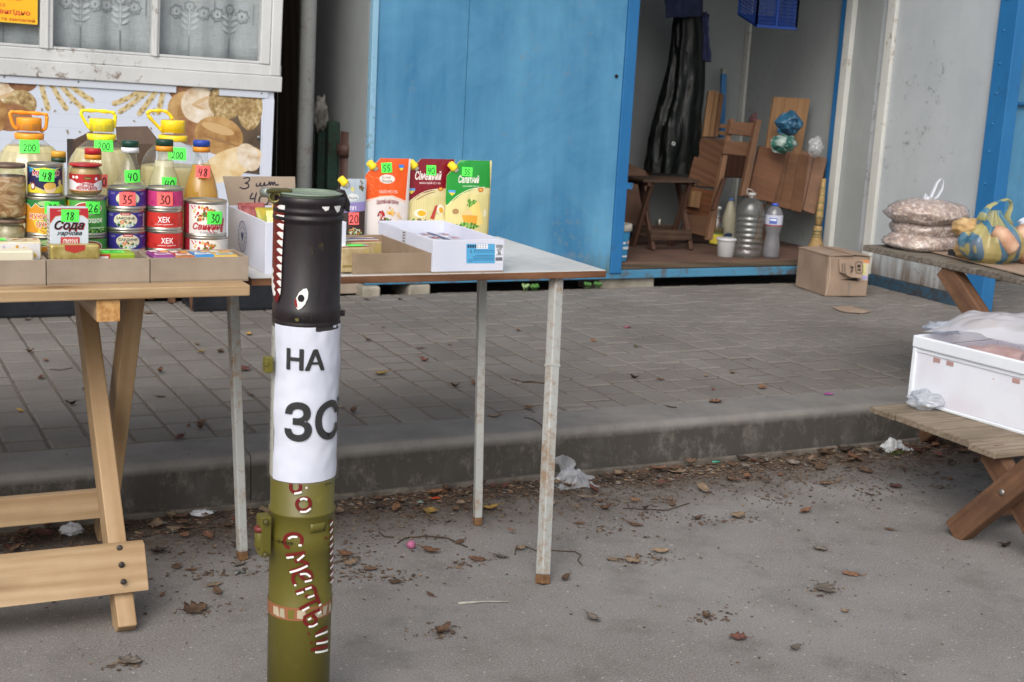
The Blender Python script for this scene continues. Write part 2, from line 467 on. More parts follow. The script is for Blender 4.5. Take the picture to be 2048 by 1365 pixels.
def decal(name, parent, shapes, fn, step=None, lift=0.00025, base=0.0003, rough=0.45, clip=None, kind=None, stepv=None):
    """shapes in order, each lifted a hair above the one before. fn(u,v,h)->world point.
    ('p',pts,col) polygon; ('t',text,u,v,size,col,{bold,shear,wid}) printed text (centred, size = cap height in m);
    ('h',text,u,v,size,col,w) handwriting; ('s',pts,w,col) pen stroke"""
    if step:                                  # every layer follows the same facets, so no layer dips under another
        f0 = fn
        def fn(a, b, h):
            a0 = math.floor(a/step+1e-6)*step; t = (a-a0)/step
            if not stepv: return f0(a0, b, h).lerp(f0(a0+step, b, h), t)
            b0 = math.floor(b/stepv+1e-6)*stepv; q = (b-b0)/stepv
            p10, p01 = f0(a0+step, b0, h), f0(a0, b0+stepv, h)
            if t+q <= 1: p00 = f0(a0, b0, h); return p00+(p10-p00)*t+(p01-p00)*q
            p11 = f0(a0+step, b0+stepv, h); return p11+(p01-p11)*(1-t)+(p10-p11)*(1-q)
    mb = MB(); mats = []; idx = {}
    def mi(c):
        if c not in idx:
            idx[c] = len(mats); mats.append(c if not isinstance(c, str) else ink(c, rough))
        return idx[c]
    def small(sh):
        if sh[0] != 'p' or len(sh[1]) > 9: return False
        us, ws = zip(*sh[1]); return (max(us)-min(us))*(max(ws)-min(ws)) < 2.5e-4
    wt = [0.25 if small(sh) else 1.0 for sh in shapes]
    lay = 0; lift = min(lift, max(0.0012/max(sum(wt), 1), 3e-5)) if len(shapes) > 9 else lift
    for sh, w_sh in zip(shapes, wt):
        h = base+lift*lay; lay += w_sh
        groups = []
        if sh[0] == 'p': groups = [([tuple(p) for p in sh[1]], [tuple(range(len(sh[1])))])]; col = sh[2]
        elif sh[0] == 't':
            _, body, u, v, size, col = sh[:6]; op = sh[6] if len(sh) > 6 else {}
            vs, fs = text_mesh(body, op.get('bold', 0.0), op.get('shear', 0.0), op.get('sp', 1.0))
            if not vs: continue
            x0 = min(p[0] for p in vs); x1 = max(p[0] for p in vs)
            sy = size/0.69; sx = sy
            if 'wid' in op: sx = op['wid']/max(x1-x0, 1e-6)
            a = op.get('rot', 0.0); ca, sa = math.cos(a), math.sin(a)
            arc = op.get('arc', 0.0)
            V = []
            for p in vs:
                xx = (p[0]-(x0+x1)/2)*sx; yy = (p[1]-0.35)*sy + arc*(xx/(max((x1-x0)*sx/2, 1e-6)))**2
                V.append((u+xx*ca-yy*sa, v+xx*sa+yy*ca))
            groups = [(V, fs)]
        elif sh[0] == 'h':
            _, body, u, v, size, col, w = sh
            groups = [stroke(st, w) for st in hand_strokes(body, u, v, size)]
        elif sh[0] == 's':
            _, pts, w, col = sh
            groups = [stroke(pts, w)]
        k = mi(col)
        for vs, fs in groups:
            if step:
                bm = bmesh.new()
                bv = [bm.verts.new((a, b, 0)) for a, b in vs]
                for f in fs:
                    try: bm.faces.new([bv[i] for i in f])
                    except ValueError: pass
                us = [a for a, b in vs]
                q = math.ceil(min(us)/step)*step
                while q < max(us):
                    bmesh.ops.bisect_plane(bm, geom=bm.verts[:]+bm.edges[:]+bm.faces[:], plane_co=(q, 0, 0), plane_no=(1, 0, 0), dist=1e-7)
                    q += step
                if stepv:
                    ws = [b for a, b in vs]; q = math.ceil(min(ws)/stepv)*stepv
                    while q < max(ws):
                        bmesh.ops.bisect_plane(bm, geom=bm.verts[:]+bm.edges[:]+bm.faces[:], plane_co=(0, q, 0), plane_no=(0, 1, 0), dist=1e-7)
                        q += stepv
                    if len(bm.verts):
                        dg = [p.co.x/step+p.co.y/stepv for p in bm.verts]; q = math.ceil(min(dg))
                        while q < max(dg):
                            bmesh.ops.bisect_plane(bm, geom=bm.verts[:]+bm.edges[:]+bm.faces[:], plane_co=(q*step, 0, 0), plane_no=(1/step, 1/stepv, 0), dist=1e-7)
                            q += 1
                if clip:
                    for co, no in clip:
                        bmesh.ops.bisect_plane(bm, geom=bm.verts[:]+bm.edges[:]+bm.faces[:], plane_co=(*co, 0), plane_no=(*no, 0), clear_outer=True)
                bm.verts.index_update()
                vs = [tuple(p.co[:2]) for p in bm.verts]; fs = [tuple(x.index for x in f.verts) for f in bm.faces]
                bm.free()
            mb.add([fn(a, b, h) for a, b in vs], fs, k)
    o = mb.build(name, mats, parent, kind=kind)
    return o
def planar(o, right, up):
    o, r, u = Vector(o), Vector(right).normalized(), Vector(up).normalized()
    n = r.cross(u)
    return lambda a, b, h: o + r*a + u*b + n*h
def cylmap(c, rad, ang):
    c = Vector(c)
    return lambda a, b, h: c + Vector(((rad+h)*math.cos(ang+a/rad), (rad+h)*math.sin(ang+a/rad), b))
TAGG, TAGR = '#5dff5a', '#ff6f6b'
def tag_shapes(txt, w, h, col=TAGG, size=None):
    size = size or h*0.62
    L = sum((max(a for st in HAND[c] for a, b in st)*0.9+0.16)*size for c in txt)
    return [('p', rect_pts(-w/2, -h/2, w/2, h/2), col), ('h', txt, -L/2+0.05*size, -h*0.36, size, '#1d3a22' if col == TAGG else '#3a1414', size*0.135),
            ('t', 'ЦІНА', -w*0.2, h*0.38, h*0.07, '#2f8f3a' if col == TAGG else '#b04040')]
def shift(shapes, du, dv, a=0.0):
    out = []
    c, s = math.cos(a), math.sin(a)
    def q(p): return (p[0]*c-p[1]*s+du, p[0]*s+p[1]*c+dv)
    for sh in shapes:
        sh = list(sh)
        if sh[0] in 'ps': sh[1] = [q(p) for p in sh[1]]
        else:
            if sh[0] == 'h' :
                w = sh[6]
                for st in hand_strokes(sh[1], sh[2], sh[3], sh[4]): out.append(('s', [q(p) for p in st], w, sh[5]))
                continue
            sh[2], sh[3] = q((sh[2], sh[3]))
            if sh[0] == 't':
                op = dict(sh[6]) if len(sh) > 6 else {}
                op['rot'] = op.get('rot', 0)+a; sh = sh[:6]+[op]
        out.append(tuple(sh))
    return out
# ================================================================== SETTING
ZK = 0.148            # top of the pavement
KF = 3.547            # kerb face
YK = 5.88             # front plane of the blue kiosk
XP = 5.14             # plane of the right hand wall and partition

# ---- road
n = NT('asphalt'); g = n.geo()
speck = n.noise(g, 210, 3, 0.85)
c = n.ramp(speck, [(0.32, lin('#5a5653')), (0.5, lin('#777370')), (0.68, lin('#95918d'))])
c = n.mix(n.ramp(n.noise(g, 1.7, 6, 0.65), [(0.4, W0), (0.75, (0.7, 0.7, 0.7, 1))]), c, lin('#8e8c8a'))
c = n.mix(n.ramp(n.noise(g, 5.5, 6, 0.7), [(0.5, W0), (0.72, (0.55, 0.55, 0.55, 1))]), c, lin('#57544f'))
st = n.ramp(n.noise(g, 75, 2, 0.5), [(0.66, W0), (0.72, W1)])
c = n.mix(n.math('MULTIPLY', st, 0.7), c, lin('#a9a59f'))
sx = n.new('ShaderNodeSeparateXYZ'); n.link(g, sx.inputs[0])
mr = n.new('ShaderNodeMapRange'); n.link(sx.outputs[1], mr.inputs[0])
mr.inputs[1].default_value = 2.95; mr.inputs[2].default_value = 3.55
gut = n.math('MULTIPLY', mr.outputs[0], n.math('ADD', n.noise(g, 7, 6, 0.75), 0.12))
c = n.mix(n.ramp(gut, [(0.18, W0), (0.5, W1)]), c, n.ramp(n.noise(g, 120, 4, 0.8), [(0.3, lin('#2e2722')), (0.7, lin('#6b5d51'))]))
n.set(c, 0.92, 0, 0.2)
n.bump(n.math('ADD', n.math('MULTIPLY', speck, 0.8), n.noise(g, 40, 4)), 0.5, 0.002)
mb = MB()
def roadz(x, y): return 0.0
mb.add([(-60, -60, 0), (60, -60, 0), (60, KF+0.02, 0), (-60, KF+0.02, 0)], [(0, 1, 2, 3)])
road = mb.build('road', n.mat, origin=(0, 0, 0), kind='structure')

# ---- bare ground under and behind the kiosks
n = NT('soil'); g = n.geo()
n.set(n.ramp(n.noise(g, 30, 6, 0.7), [(0.3, lin('#211c18')), (0.7, lin('#4d443b'))]), 0.95)
n.bump(n.noise(g, 60, 5), 0.8, 0.01)
MB().add([(-60, 5.86, ZK-0.03), (60, 5.86, ZK-0.03), (60, 60, ZK-0.03), (-60, 60, ZK-0.03)], [(0, 1, 2, 3)]).build('soil', n.mat, origin=(0, 0, 0), kind='structure')

# ---- kerb
n = NT('kerb_concrete'); g = n.geo()
c = n.ramp(n.noise(g, 4, 6, 0.7), [(0.3, lin('#676461')), (0.7, lin('#827f7c'))])
c = n.mix(n.ramp(n.noise(g, 160, 3, 0.8), [(0.6, W0), (0.75, (0.6, 0.6, 0.6, 1))]), c, lin('#453f39'))
sx = n.new('ShaderNodeSeparateXYZ'); n.link(g, sx.inputs[0])
mr = n.new('ShaderNodeMapRange'); n.link(sx.outputs[2], mr.inputs[0])
mr.inputs[1].default_value = 0.137; mr.inputs[2].default_value = 0.112
grm = n.math('MULTIPLY', mr.outputs[0], n.math('ADD', n.math('MULTIPLY', n.noise(n.geo((1, 1, 0.5)), 9, 6, 0.75), 0.7), 0.35))
c = n.mix(n.ramp(grm, [(0.12, W0), (0.7, W1)]), c, lin('#45423e'))      # road dirt splashed on the kerb face
sc = n.ramp(n.noise(n.geo((1, 1, 0.7)), 17, 6, 0.8), [(0.5, W0), (0.68, (0.6, 0.6, 0.6, 1))])
c = n.mix(sc, c, lin('#7d7871'))
n.set(c, 0.9, 0, 0.25); n.bump(n.noise(g, 120, 5, 0.7), 0.35, 0.0015)
KERB = n.mat
kerb = thing('kerb', None, None, (0, KF, 0)); kerb['kind'] = 'structure'
xj = atz(1567, 822, ZK).x
XJ0 = atz(495, 906, ZK).x
KL = xj-XJ0
def kerb_mesh():
    mb = MB(); prof = []
    r = 0.022
    prof = [(KF, -0.05), (KF, 0.03)]
    for k in range(6):
        a = math.pi/2*k/5
        prof.append((KF+0.006+r-r*math.cos(a), ZK-r+r*math.sin(a)))
    prof += [(3.752, ZK), (3.752, -0.05)]
    pts = [(0.0016, y, z) for y, z in prof]
    mb.prism(pts, (KL-0.0032, 0, 0))
    return mb
k0 = None
for i in range(-5, 8):
    x = xj+i*KL
    if k0 is None:
        k0 = kerb_mesh().build('kerb_stone', KERB, kerb, local=True); k0.location = (x, -KF, 0); o = k0
    else:
        o = k0.copy(); COL.objects.link(o); o.parent = kerb; o.location = (x, -KF, 0)
    o.location.y += rnd.uniform(-0.002, 0.002); o.location.z += rnd.uniform(-0.0015, 0.0015)
    o.rotation_euler.z = rnd.uniform(-0.0012, 0.0012)
mb = MB()      # the concrete footing showing as a thin ledge along the foot of the kerb
mb.box2((-8, KF-0.014, -0.05), (14, KF+0.01, 0.0155))
mb.build('kerb_footing', plain('footing_concrete', '#4a453f', '#6f6860', 18, 0.9, 0.5, 140), kerb, bevel=0.004)

# ---- pavement: a sand bed and single paving blocks
n = NT('paver'); g = n.geo()
c = n.ramp(n.noise(g, 2.2, 5, 0.6), [(0.32, lin('#69645f')), (0.7, lin('#7f7a75'))])
c = n.mix(n.ramp(n.noise(g, 240, 3, 0.8), [(0.35, (0.5, 0.5, 0.5, 1)), (0.6, W0)]), c, lin('#54504b'))
hs = n.new('ShaderNodeHueSaturation'); n.link(c, hs.inputs['Color'])
n.link(n.math('ADD', n.math('MULTIPLY', n.obj_random(), 0.16), 0.94), hs.inputs['Value'])
n.set(hs.outputs[0], 0.9, 0, 0.25); n.bump(n.noise(g, 170, 4, 0.7), 0.35, 0.0012)
PAVER = n.mat
n = NT('joint_sand'); g = n.geo()
n.set(n.ramp(n.noise(g, 70, 5, 0.8), [(0.3, lin('#443d37')), (0.7, lin('#6b6259'))]), 0.95)
mb = MB(); mb.box2((-14, 3.752, -0.02), (20, 5.905, ZK-0.0038))
pav = mb.build('pavement', n.mat, origin=(0, 0, 0), kind='structure')
CW = 0.1145; X0 = 0.537; GAP = 0.0060
blocks = []
for k in range(-30, 130):
    xc = X0+(k+0.5)*CW
    y = 3.756; first = True
    while y < 5.885:
        L = rnd.choice((0.115, 0.143, 0.143, 0.172)) if not first else rnd.choice((0.06, 0.1, 0.143, 0.172))
        first = False
        if y+L > 5.9: L = 5.9-y
        if L < 0.03: break
        blocks.append((xc, y+L/2, L)); y += L
def inframe(p, mrg=0):
    d = Vector(p)-CC; z = d.dot(CF)
    if z < 0.3: return False
    u, v = 1024+FPX*d.dot(CR)/z, 682.5+FPX*d.dot(CD)/z
    return -mrg < u < 2048+mrg and -mrg < v < 1365+mrg
vis = sorted([b for b in blocks if inframe((b[0], b[1], ZK), 20)], key=lambda b: (Vector((b[0], b[1], ZK))-CC).length)
near = vis[:298]; nearset = set(near)
def block_geo(mb, xc, yc, L, dz=0.0, tilt=(0, 0)):
    w, l, ch = CW/2-GAP/2, L/2-0.0055, 0.0055
    vs = []
    for z, i in ((-0.05, 0), (-ch, 0), (0, ch)):
        for sx_, sy_ in ((-1, -1), (1, -1), (1, 1), (-1, 1)):
            x, y = sx_*(w-i), sy_*(l-i)
            vs.append((xc+x, yc+y, ZK+dz+z+x*tilt[0]+y*tilt[1]))
    fs = [(8, 9, 10, 11)]
    for q in (0, 4):
        for i in range(4):
            j = (i+1) % 4; fs.append((q+i, q+j, q+4+j, q+4+i))
    mb.add(vs, fs)
bm_cache = {}
for (xc, yc, L) in near:
    k = round(L, 3)
    if k not in bm_cache:
        mb = MB(); block_geo(mb, 0, 0, L)
        o = mb.build('paving_block', PAVER, pav, local=True); bm_cache[k] = o
    else:
        o = bm_cache[k].copy(); COL.objects.link(o); o.parent = pav
    o.location = (xc, yc, rnd.uniform(-0.003, 0.002))
    o.rotation_euler = (rnd.uniform(-.010, .010), rnd.uniform(-.010, .010), rnd.uniform(-.014, .014))
mb = MB()
for b in blocks:
    if b not in nearset:
        block_geo(mb, b[0], b[1], b[2], rnd.uniform(-0.0018, 0.0015), (rnd.uniform(-.010, .010), rnd.uniform(-.010, .010)))
mb.build('paving_blocks_beyond', PAVER, pav, kind='stuff')

# ================================================================== BLUE KIOSK
BLUE = painted('blue_door_paint', '#336f98', '#639fc2', rust='#75848a', rfac=0.5, rlo=0.625, rhi=0.70, rough=0.5, low=(0.2, 0.5, '#4f5530'), rscale=4, vert=0.12)
BLUE2 = painted('blue_frame_paint', '#1f6096', '#2f72a6', rust='#3a3f40', rfac=0.5, rlo=0.63, rhi=0.7, rough=0.42, rscale=5)
BLUE3 = painted('blue_beam_paint', '#3a7496', '#4d87a6', rust='#5a4a3a', rfac=0.8, rlo=0.55, rhi=0.66, rough=0.55, rscale=3)
GREY = painted('grey_wall_paint', '#8a8f8f', '#9da2a2', rust='#5f5c57', rfac=0.4, rlo=0.68, rhi=0.76, rough=0.6, rscale=3, vert=0.3)
GREYP = painted('grey_partition_paint', '#a3a9ad', '#b7bcbf', rust='#4a463f', rfac=0.7, rlo=0.62, rhi=0.70, rough=0.55, low=(0.19, 0.62, '#5a4630'), rscale=3, vert=0.35)
WHITEP = painted('white_trim_paint', '#b9bab5', '#cfd0cb', rust='#7a5a3c', rfac=0.7, rlo=0.64, rhi=0.72, rough=0.55, rscale=4, vert=0.3)
FLOORM = wood('floor_board', '#4c3a33', '#6e5548', 0, 0.8, 0.8, grime='#3a2f2a')
xl = aty(745, 160, YK).x; xd = aty(1258, 300, YK).x; xs = aty(1236, 300, YK).x
kiosk = thing('market_kiosk', 'bright blue metal kiosk standing open with a dark room full of stored things', 'kiosk', (xl, YK, ZK))
MB().box2((xl, YK, 0.195), (XP, YK+0.07, 0.24)).build('base_beam', BLUE3, kiosk, bevel=0.004)
mb = MB(); mb.box2((xl+0.01, YK+0.012, 0.242), (XP-0.005, 7.1, 0.276))
mb.build('floor', FLOORM, kiosk, bevel=0.004)
MB().box2((xl+0.01, YK+0.004, 0.2435), (XP-0.005, YK+0.0115, 0.272)).build('floor_edge', wood('weathered_edge', '#3c3128', '#6b5d4c', 0, 1, 0.85), kiosk, bevel=0.002)
MB().box2((xl, 7.1, 0.2), (XP+0.05, 7.14, 2.2)).build('back_wall', GREY, kiosk)
MB().box2((xl, YK+0.075, 0.2), (xl+0.04, 7.098, 2.2)).build('side_wall', GREY, kiosk)
MB().box2((xl-0.1, 5.5, 2.202), (XP+0.06, 7.25, 2.29)).build('roof', BLUE2, kiosk, bevel=0.004)
# right hand inner wall with its trims
yb_ = atx(1663, 300, XP).y; ya_ = atx(1690, 100, XP).y
MB().box2((XP, YK+0.02, 0.2), (XP+0.04, 7.098, 2.2)).build('inner_wall', GREY, kiosk)
MB().box2((XP-0.02, 7.055, 0.277), (XP-0.001, 7.098, 2.2)).build('corner_trim', WHITEP, kiosk, bevel=0.003)
yq = atx(1668, 250, XP).y; yq2 = atx(1678, 250, XP).y; yq3 = atx(1692, 250, XP).y
MB().box2((XP-0.03, yq2, 0.277), (XP-0.001, yq, 2.2)).build('door_jamb', BLUE2, kiosk, bevel=0.003)
MB().box2((XP-0.034, yq3, 0.277), (XP-0.001, yq2-0.002, 2.2)).build('jamb_trim', WHITEP, kiosk, bevel=0.003)
# front: corner post, door sheets, edge post
MB().box2((xl-0.012, YK-0.012, 0.222), (xl+0.016, YK+0.03, 2.2)).build('corner_post', painted('pale_blue_paint', '#7aa9c6', '#8fb8cf', rust='#60605a', rlo=0.63), kiosk, bevel=0.003)
seams = [xl+0.018, aty(928, 250, YK).x, xs-0.001]
for a, b in zip(seams, seams[1:]):
    MB().box2((a+0.0012, YK-0.002, 0.228), (b-0.0012, YK+0.012, 2.2)).build('door_sheet', BLUE, kiosk, bevel=0.0015)
MB().box2((xs, YK-0.010, 0.224), (xd, YK+0.03, 2.2)).build('door_edge', BLUE2, kiosk, bevel=0.004)
p = aty(1232, 153, YK)
MB().lathe([(0.009, -0.004), (0.009, 0.004)], (p.x, YK-0.003, p.z), 12, axis=(0, -1, 0)).build('bolt_hole', ink('#101010'), kiosk)
p = aty(1253, 372, YK); mb = MB()
mb.box((p.x+0.006, YK-0.006, p.z), (0.03, 0.006, 0.03)); mb.tube([(p.x+0.014, YK-0.012, p.z-0.014), (p.x+0.026, YK-0.012, p.z-0.014), (p.x+0.026, YK-0.012, p.z+0.014), (p.x+0.014, YK-0.012, p.z+0.014)], 0.003, 6)
mb.build('latch', BLUE2, kiosk)
# supports under the kiosk
CONC = plain('rough_concrete', '#7d776c', '#a39c8e', 9, 0.95, 0.8, 60, bdist=0.004)
for lab, u0, u1, v0, v1, dy in (('long flat concrete block under the blue kiosk beside the open door', 1205, 1325, 558, 578, 0.03), ('rounded concrete lump under the blue kiosk beside the flat carton', 722, 760, 574, 592, -0.03), ('pale concrete lump under the blue kiosk, right of the rounded one', 812, 858, 570, 586, 0.0)):
    a, b = atz(u0, v1, ZK-0.0), atz(u1, v1, ZK-0.0)
    mb = MB(); z1 = 0.193
    mb.box2((a.x, YK+dy, ZK-0.03), (b.x, YK+0.25, z1))
    o = mb.build('concrete_block', CONC, bevel=0.012 if u1-u0 < 60 else 0.005, seg=3)
    settag(o, lab, 'concrete block', 'blocks holding up the blue kiosk')

# ================================================================== PARTITION at the right of the open room
part_ = thing('partition_wall', 'pale grey partition wall with white upright trims and a blue end post', 'partition', (XP, 5.4, ZK))
y1 = atx(1762, 200, XP).y; y2 = atx(1778, 200, XP).y; y3 = atx(1985, 200, XP).y; y4 = atx(2022, 200, XP).y
z0 = ZK+0.062
MB().box2((XP, y1+0.002, z0), (XP+0.03, YK+0.018, 2.2)).build('panel', GREYP, part_)
MB().box2((XP, y3+0.001, z0), (XP+0.03, y2-0.002, 2.2)).build('panel', GREYP, part_)
MB().box2((XP-0.022, y2, z0-0.02), (XP+0.035, y1, 2.2)).build('trim', WHITEP, part_, bevel=0.004)
MB().box2((XP-0.028, y4, ZK-0.001), (XP+0.05, y3, 2.2)).build('end_post', BLUE2, part_, bevel=0.004)
mb = MB()
for k in range(14):
    mb.lathe([(0.006, 0), (0.005, 0.004), (0.002, 0.006)], (XP-0.028, (y3+y4)/2+0.012, 0.35+k*0.145+rnd.uniform(-.01, .01)), 8, axis=(-1, 0, 0), cap0=False)
mb.build('rivets', BLUE2, part_)
MB().box2((XP-0.012, y3+0.001, ZK-0.001), (XP+0.034, YK-0.003, z0-0.003)).build('bottom_rail', painted('dark_blue_rail', '#2c4a5e', '#3b5a6d', rust='#3c2f24', rfac=0.8, rlo=0.5, rhi=0.65), part_, bevel=0.003)
MB().box2((XP+0.061, 4.9, 2.202), (8.2, 7.2, 2.29)).build('unseen_canopy', GREY, part_)  # unseen canopy above the view, added to darken the partition top and room

# ---- next blue kiosk behind the partition
k2 = thing('market_kiosk', 'blue kiosk front behind the partition end post with a bar handle', 'kiosk', (6.2, 5.72, ZK))
MB().box2((XP+0.06, 5.72, 0.25), (8.2, 5.74, 2.2)).build('wall', BLUE, k2)
MB().box2((XP+0.06, 5.70, 0.19), (8.2, 5.745, 0.249)).build('base_beam', BLUE3, k2, bevel=0.003)
p = aty(2016, 207, 5.72); mb = MB()
mb.box((p.x, 5.71, p.z), (0.035, 0.02, 0.04)); mb.tube([(p.x, 5.695, p.z), (p.x+0.3, 5.695, p.z)], 0.011, 10)
mb.lathe([(0.006, 0), (0.006, 0.006)], (p.x-0.002, 5.699, p.z+0.008), 10, axis=(0, -1, 0), mi=1)
mb.build('handle', [BLUE2, ink('#1a1a1a')], k2, bevel=0.002)

# ================================================================== BAKERY KIOSK at the left (it leans a little)
YB = 5.84; XB = 1.772; TILT = R(1.2)
bk = thing('bakery_kiosk', 'white wooden kiosk with lace curtained window over a printed bread panel', 'kiosk', (XB, YB, ZK))
bk.rotation_euler = (0, TILT, 0)
def lk(u, v):                       # pixel on the kiosk front -> local x, z
    p = aty(u, v, YB)-Vector((XB, YB, ZK)); c, s = math.cos(TILT), math.sin(TILT)
    return p.x*c-p.z*s, p.x*s+p.z*c
PEEL = painted('peeling_white_paint', '#b9bab9', '#d2d4d4', rust='#6b513c', rfac=0.8, rlo=0.62, rhi=0.68, rough=0.6, rscale=3.5, vert=0.35, bump=0.4)
zs0 = lk(250, 166)[1]; zs1 = lk(250, 133)[1]; zw = lk(200, 106)[1]
xr = lk(545, 260)[0]
XL = -2.6
MB().box2((XL, 0, 0.05), (xr, 0.03, zs0)).build('lower_wall', plain('white_board', '#c4cad6', '#cfd4de', 3, 0.5), bk, local=True)
MB().box2((XL, -0.016, zs0+0.001), (xr+0.03, 0.05, zs1)).build('sill_rail', PEEL, bk, local=True, bevel=0.004)
MB().box2((XL, -0.004, zs1+0.001), (xr+0.028, 0.04, zw)).build('window_bottom_rail', PEEL, bk, local=True, bevel=0.004)
wx = [lk(u, 60)[0] for u in (80, 106, 303, 319, 522, 560)]
TOPZ = 2.0
wins = bk
for i, (a, b) in enumerate(((wx[0], wx[1]), (wx[2], wx[3]))):
    MB().box2((a, -0.008, zw+0.001), (b, 0.04, TOPZ)).build('mullion', PEEL, bk, local=True, bevel=0.004)
    MB().box2(((a+b)/2-0.004, -0.016, zw+0.001), ((a+b)/2+0.006, -0.0085, TOPZ)).build('glazing_bar', PEEL, bk, local=True, bevel=0.002)
MB().box2((wx[4], -0.008, zw+0.001), (wx[4]+0.042, 0.04, TOPZ)).build('stile', PEEL, bk, local=True, bevel=0.004)
MB().box2((wx[4]+0.0435, -0.014, zs1+0.001), (wx[5]+0.006, 0.05, TOPZ)).build('corner_board', PEEL, bk, local=True, bevel=0.005)
MB().box2((XL, 0.1, 0.05), (XL+0.04, 1.4, 2.1)).build('side_wall', PEEL, bk, local=True)
MB().box2((xr-0.05, 0.052, 0.05), (xr-0.01, 1.4, 2.1)).build('side_wall', plain('dark_board', '#2b2723', '#3b352e', 6, 0.8), bk, local=True)
MB().box2((XL, 1.4, 0.05), (xr-0.01, 1.44, 2.1)).build('back_wall', plain('inner_board', '#8a8680', None, 6, 0.8), bk, local=True)
MB().box2((XL-0.1, -0.15, TOPZ+0.1), (xr+0.15, 1.5, TOPZ+0.16)).build('roof', plain('roof_board', '#8c8c8c', None, 6, 0.8), bk, local=True)
MB().box2((XL, -0.01, TOPZ+0.001), (xr+0.03, 0.05, TOPZ+0.099)).build('top_rail', PEEL, bk, local=True)
n = NT('window_glass')
tr = n.new('ShaderNodeBsdfTransparent'); tr.inputs['Color'].default_value = (0.97, 0.98, 0.98, 1)
gl = n.new('ShaderNodeBsdfGlossy'); gl.inputs['Roughness'].default_value = 0.03
fr = n.new('ShaderNodeLayerWeight'); mx = n.new('ShaderNodeMixShader')
n.link(n.math('ADD', n.math('MULTIPLY', n.math('POWER', fr.outputs['Facing'], 4.0), 0.6), 0.05), mx.inputs[0]); n.link(tr.outputs[0], mx.inputs[1]); n.link(gl.outputs[0], mx.inputs[2]); n.link(mx.outputs[0], n.out.inputs['Surface'])
GLASS = n.mat
edges = [XL+0.02, wx[0], wx[1], wx[2], wx[3], wx[4]]
for a, b in ((edges[0], edges[1]), (edges[2], edges[3]), (edges[4], edges[5])):
    MB().box2((a+0.001, 0.012, zw+0.002), (b-0.001, 0.016, TOPZ)).build('pane', GLASS, bk, local=True)
    MB().box2((a+0.001, -0.002, zw+0.0015), (b-0.001, 0.0115, zw+0.012)).build('putty_bead', PEEL, bk, local=True, bevel=0.002)
# lace curtains
n = NT('lace_cloth'); v = n.coord((1, 1, 1))
w1 = n.noise(n.coord((160, 1, 5)), 6, 3, 0.7); w2 = n.noise(n.coord((5, 1, 170)), 6, 3, 0.7)
c = n.ramp(n.math('MULTIPLY', n.math('ADD', w1, w2), 0.5), [(0.35, lin('#989da0')), (0.65, lin('#c4c9cc'))])
n.set(c, 0.9, 0, 0.1)
LACE = n.mat
cyw = lambda x, z: 0.05+0.012*math.sin(x*26+0.6*math.sin(x*9+z*0.8))*min(1, 0.35+abs(x+1.0)*0.3+(0.9 if x > wx[3] else 0))+0.006*math.sin(x*61)
mb = MB(); mb.grid(150, 10, lambda a, b: (XL+0.05+(xr-0.035-XL-0.05)*a, cyw(XL+0.05+(xr-0.035-XL-0.05)*a, b), zw-0.03+b*(TOPZ-zw+0.03)))
cur = mb.build('curtain', LACE, bk, local=True, solid=0.001)
sh = []
DKL, LTL = '#858a8e', '#c3c8cc'
def lace_flower(x, z, r):
    out = []
    pts = [(x+r*(1+0.14*math.cos(7*a))*math.cos(a), z+r*(1+0.14*math.cos(7*a))*math.sin(a)) for a in [2*math.pi*k/40 for k in range(41)]]
    out.append(('s', pts[::2]+[pts[0]], 0.0032, DKL))
    out.append(('p', ell_pts(x, z, r*0.62, r*0.62, 14), '#b9bec2'))
    out.append(('p', ell_pts(x, z, r*0.2, r*0.35, 4), DKL))
    return out
def lace_stem(x, z):
    out = []
    out += lace_flower(x, z+0.115, 0.02)+lace_flower(x-0.055, z+0.09, 0.026)+lace_flower(x+0.055, z+0.09, 0.026)
    for k, dz in enumerate((0.03, 0.055, 0.08)):
        for s in (-1, 1): out.append(('p', ell_pts(x+s*0.02, z+dz, 0.018, 0.0065, 10, s*0.6), LTL))
    out.append(('p', rect_pts(x-0.002, z, x+0.002, z+0.1), LTL))
    for k in range(13): out.append(('p', rect_pts(x-0.0032, z-0.012-k*0.0075, x+0.0032, z-0.0075-k*0.0075), DKL))
    out += lace_flower(x, z-0.128, 0.016)
    return out
z_l = lk(165, 52)[1]
for u in (10, 165, 245, 385, 465):
    x = lk(u, 50)[0]
    sh += lace_stem(x, z_l); sh += lace_stem(x, z_l+0.36)
    for k in range(12): sh.append(('p', rect_pts(x+0.098, z_l+0.06+k*0.0075, x+0.103, z_l+0.0645+k*0.0075), DKL))
decal('lace_pattern', cur, sh, lambda a, b, h: Vector((a, cyw(a, 0.5)-0.0035-h*0.25, b))+Vector((XB, YB, ZK)), step=0.012, lift=0.00002, base=0.0006, rough=0.9)
# yellow notice on the window
x0, zt_ = lk(76, 0); x1_, zb_ = lk(75, 50)
sh = [('p', rect_pts(-0.42, 0, 0, 0.36), '#f2c230'), ('p', rect_pts(-0.415, 0.006, -0.004, 0.356), '#f0b81f')]
sh += [('t', '99-09-81', -0.105, 0.094, 0.016, '#d8452b', {'bold': .02, 'wid': 0.085}), ('t', '9-22', -0.145, 0.066, 0.011, '#d8452b', {'wid': 0.05, 'bold': .01}),
       ('t', 'вигідно', -0.085, 0.042, 0.018, '#d8452b', {'bold': .025, 'wid': 0.115}), ('t', 'уй та замовляй', -0.088, 0.014, 0.012, '#c43a20', {'wid': 0.155, 'bold': .01})]
mb = MB(); mb.box2((x1_-0.42, -0.0016, zb_), (x1_, -0.0006, zb_+0.36))
po = mb.build('notice', ink('#e9c02c'), bk, local=True)
decal('notice_print', po, sh, lambda a, b, h: Vector((XB+x1_+a, YB-0.0016-h*0.5, ZK+zb_+b)), base=0.0004)
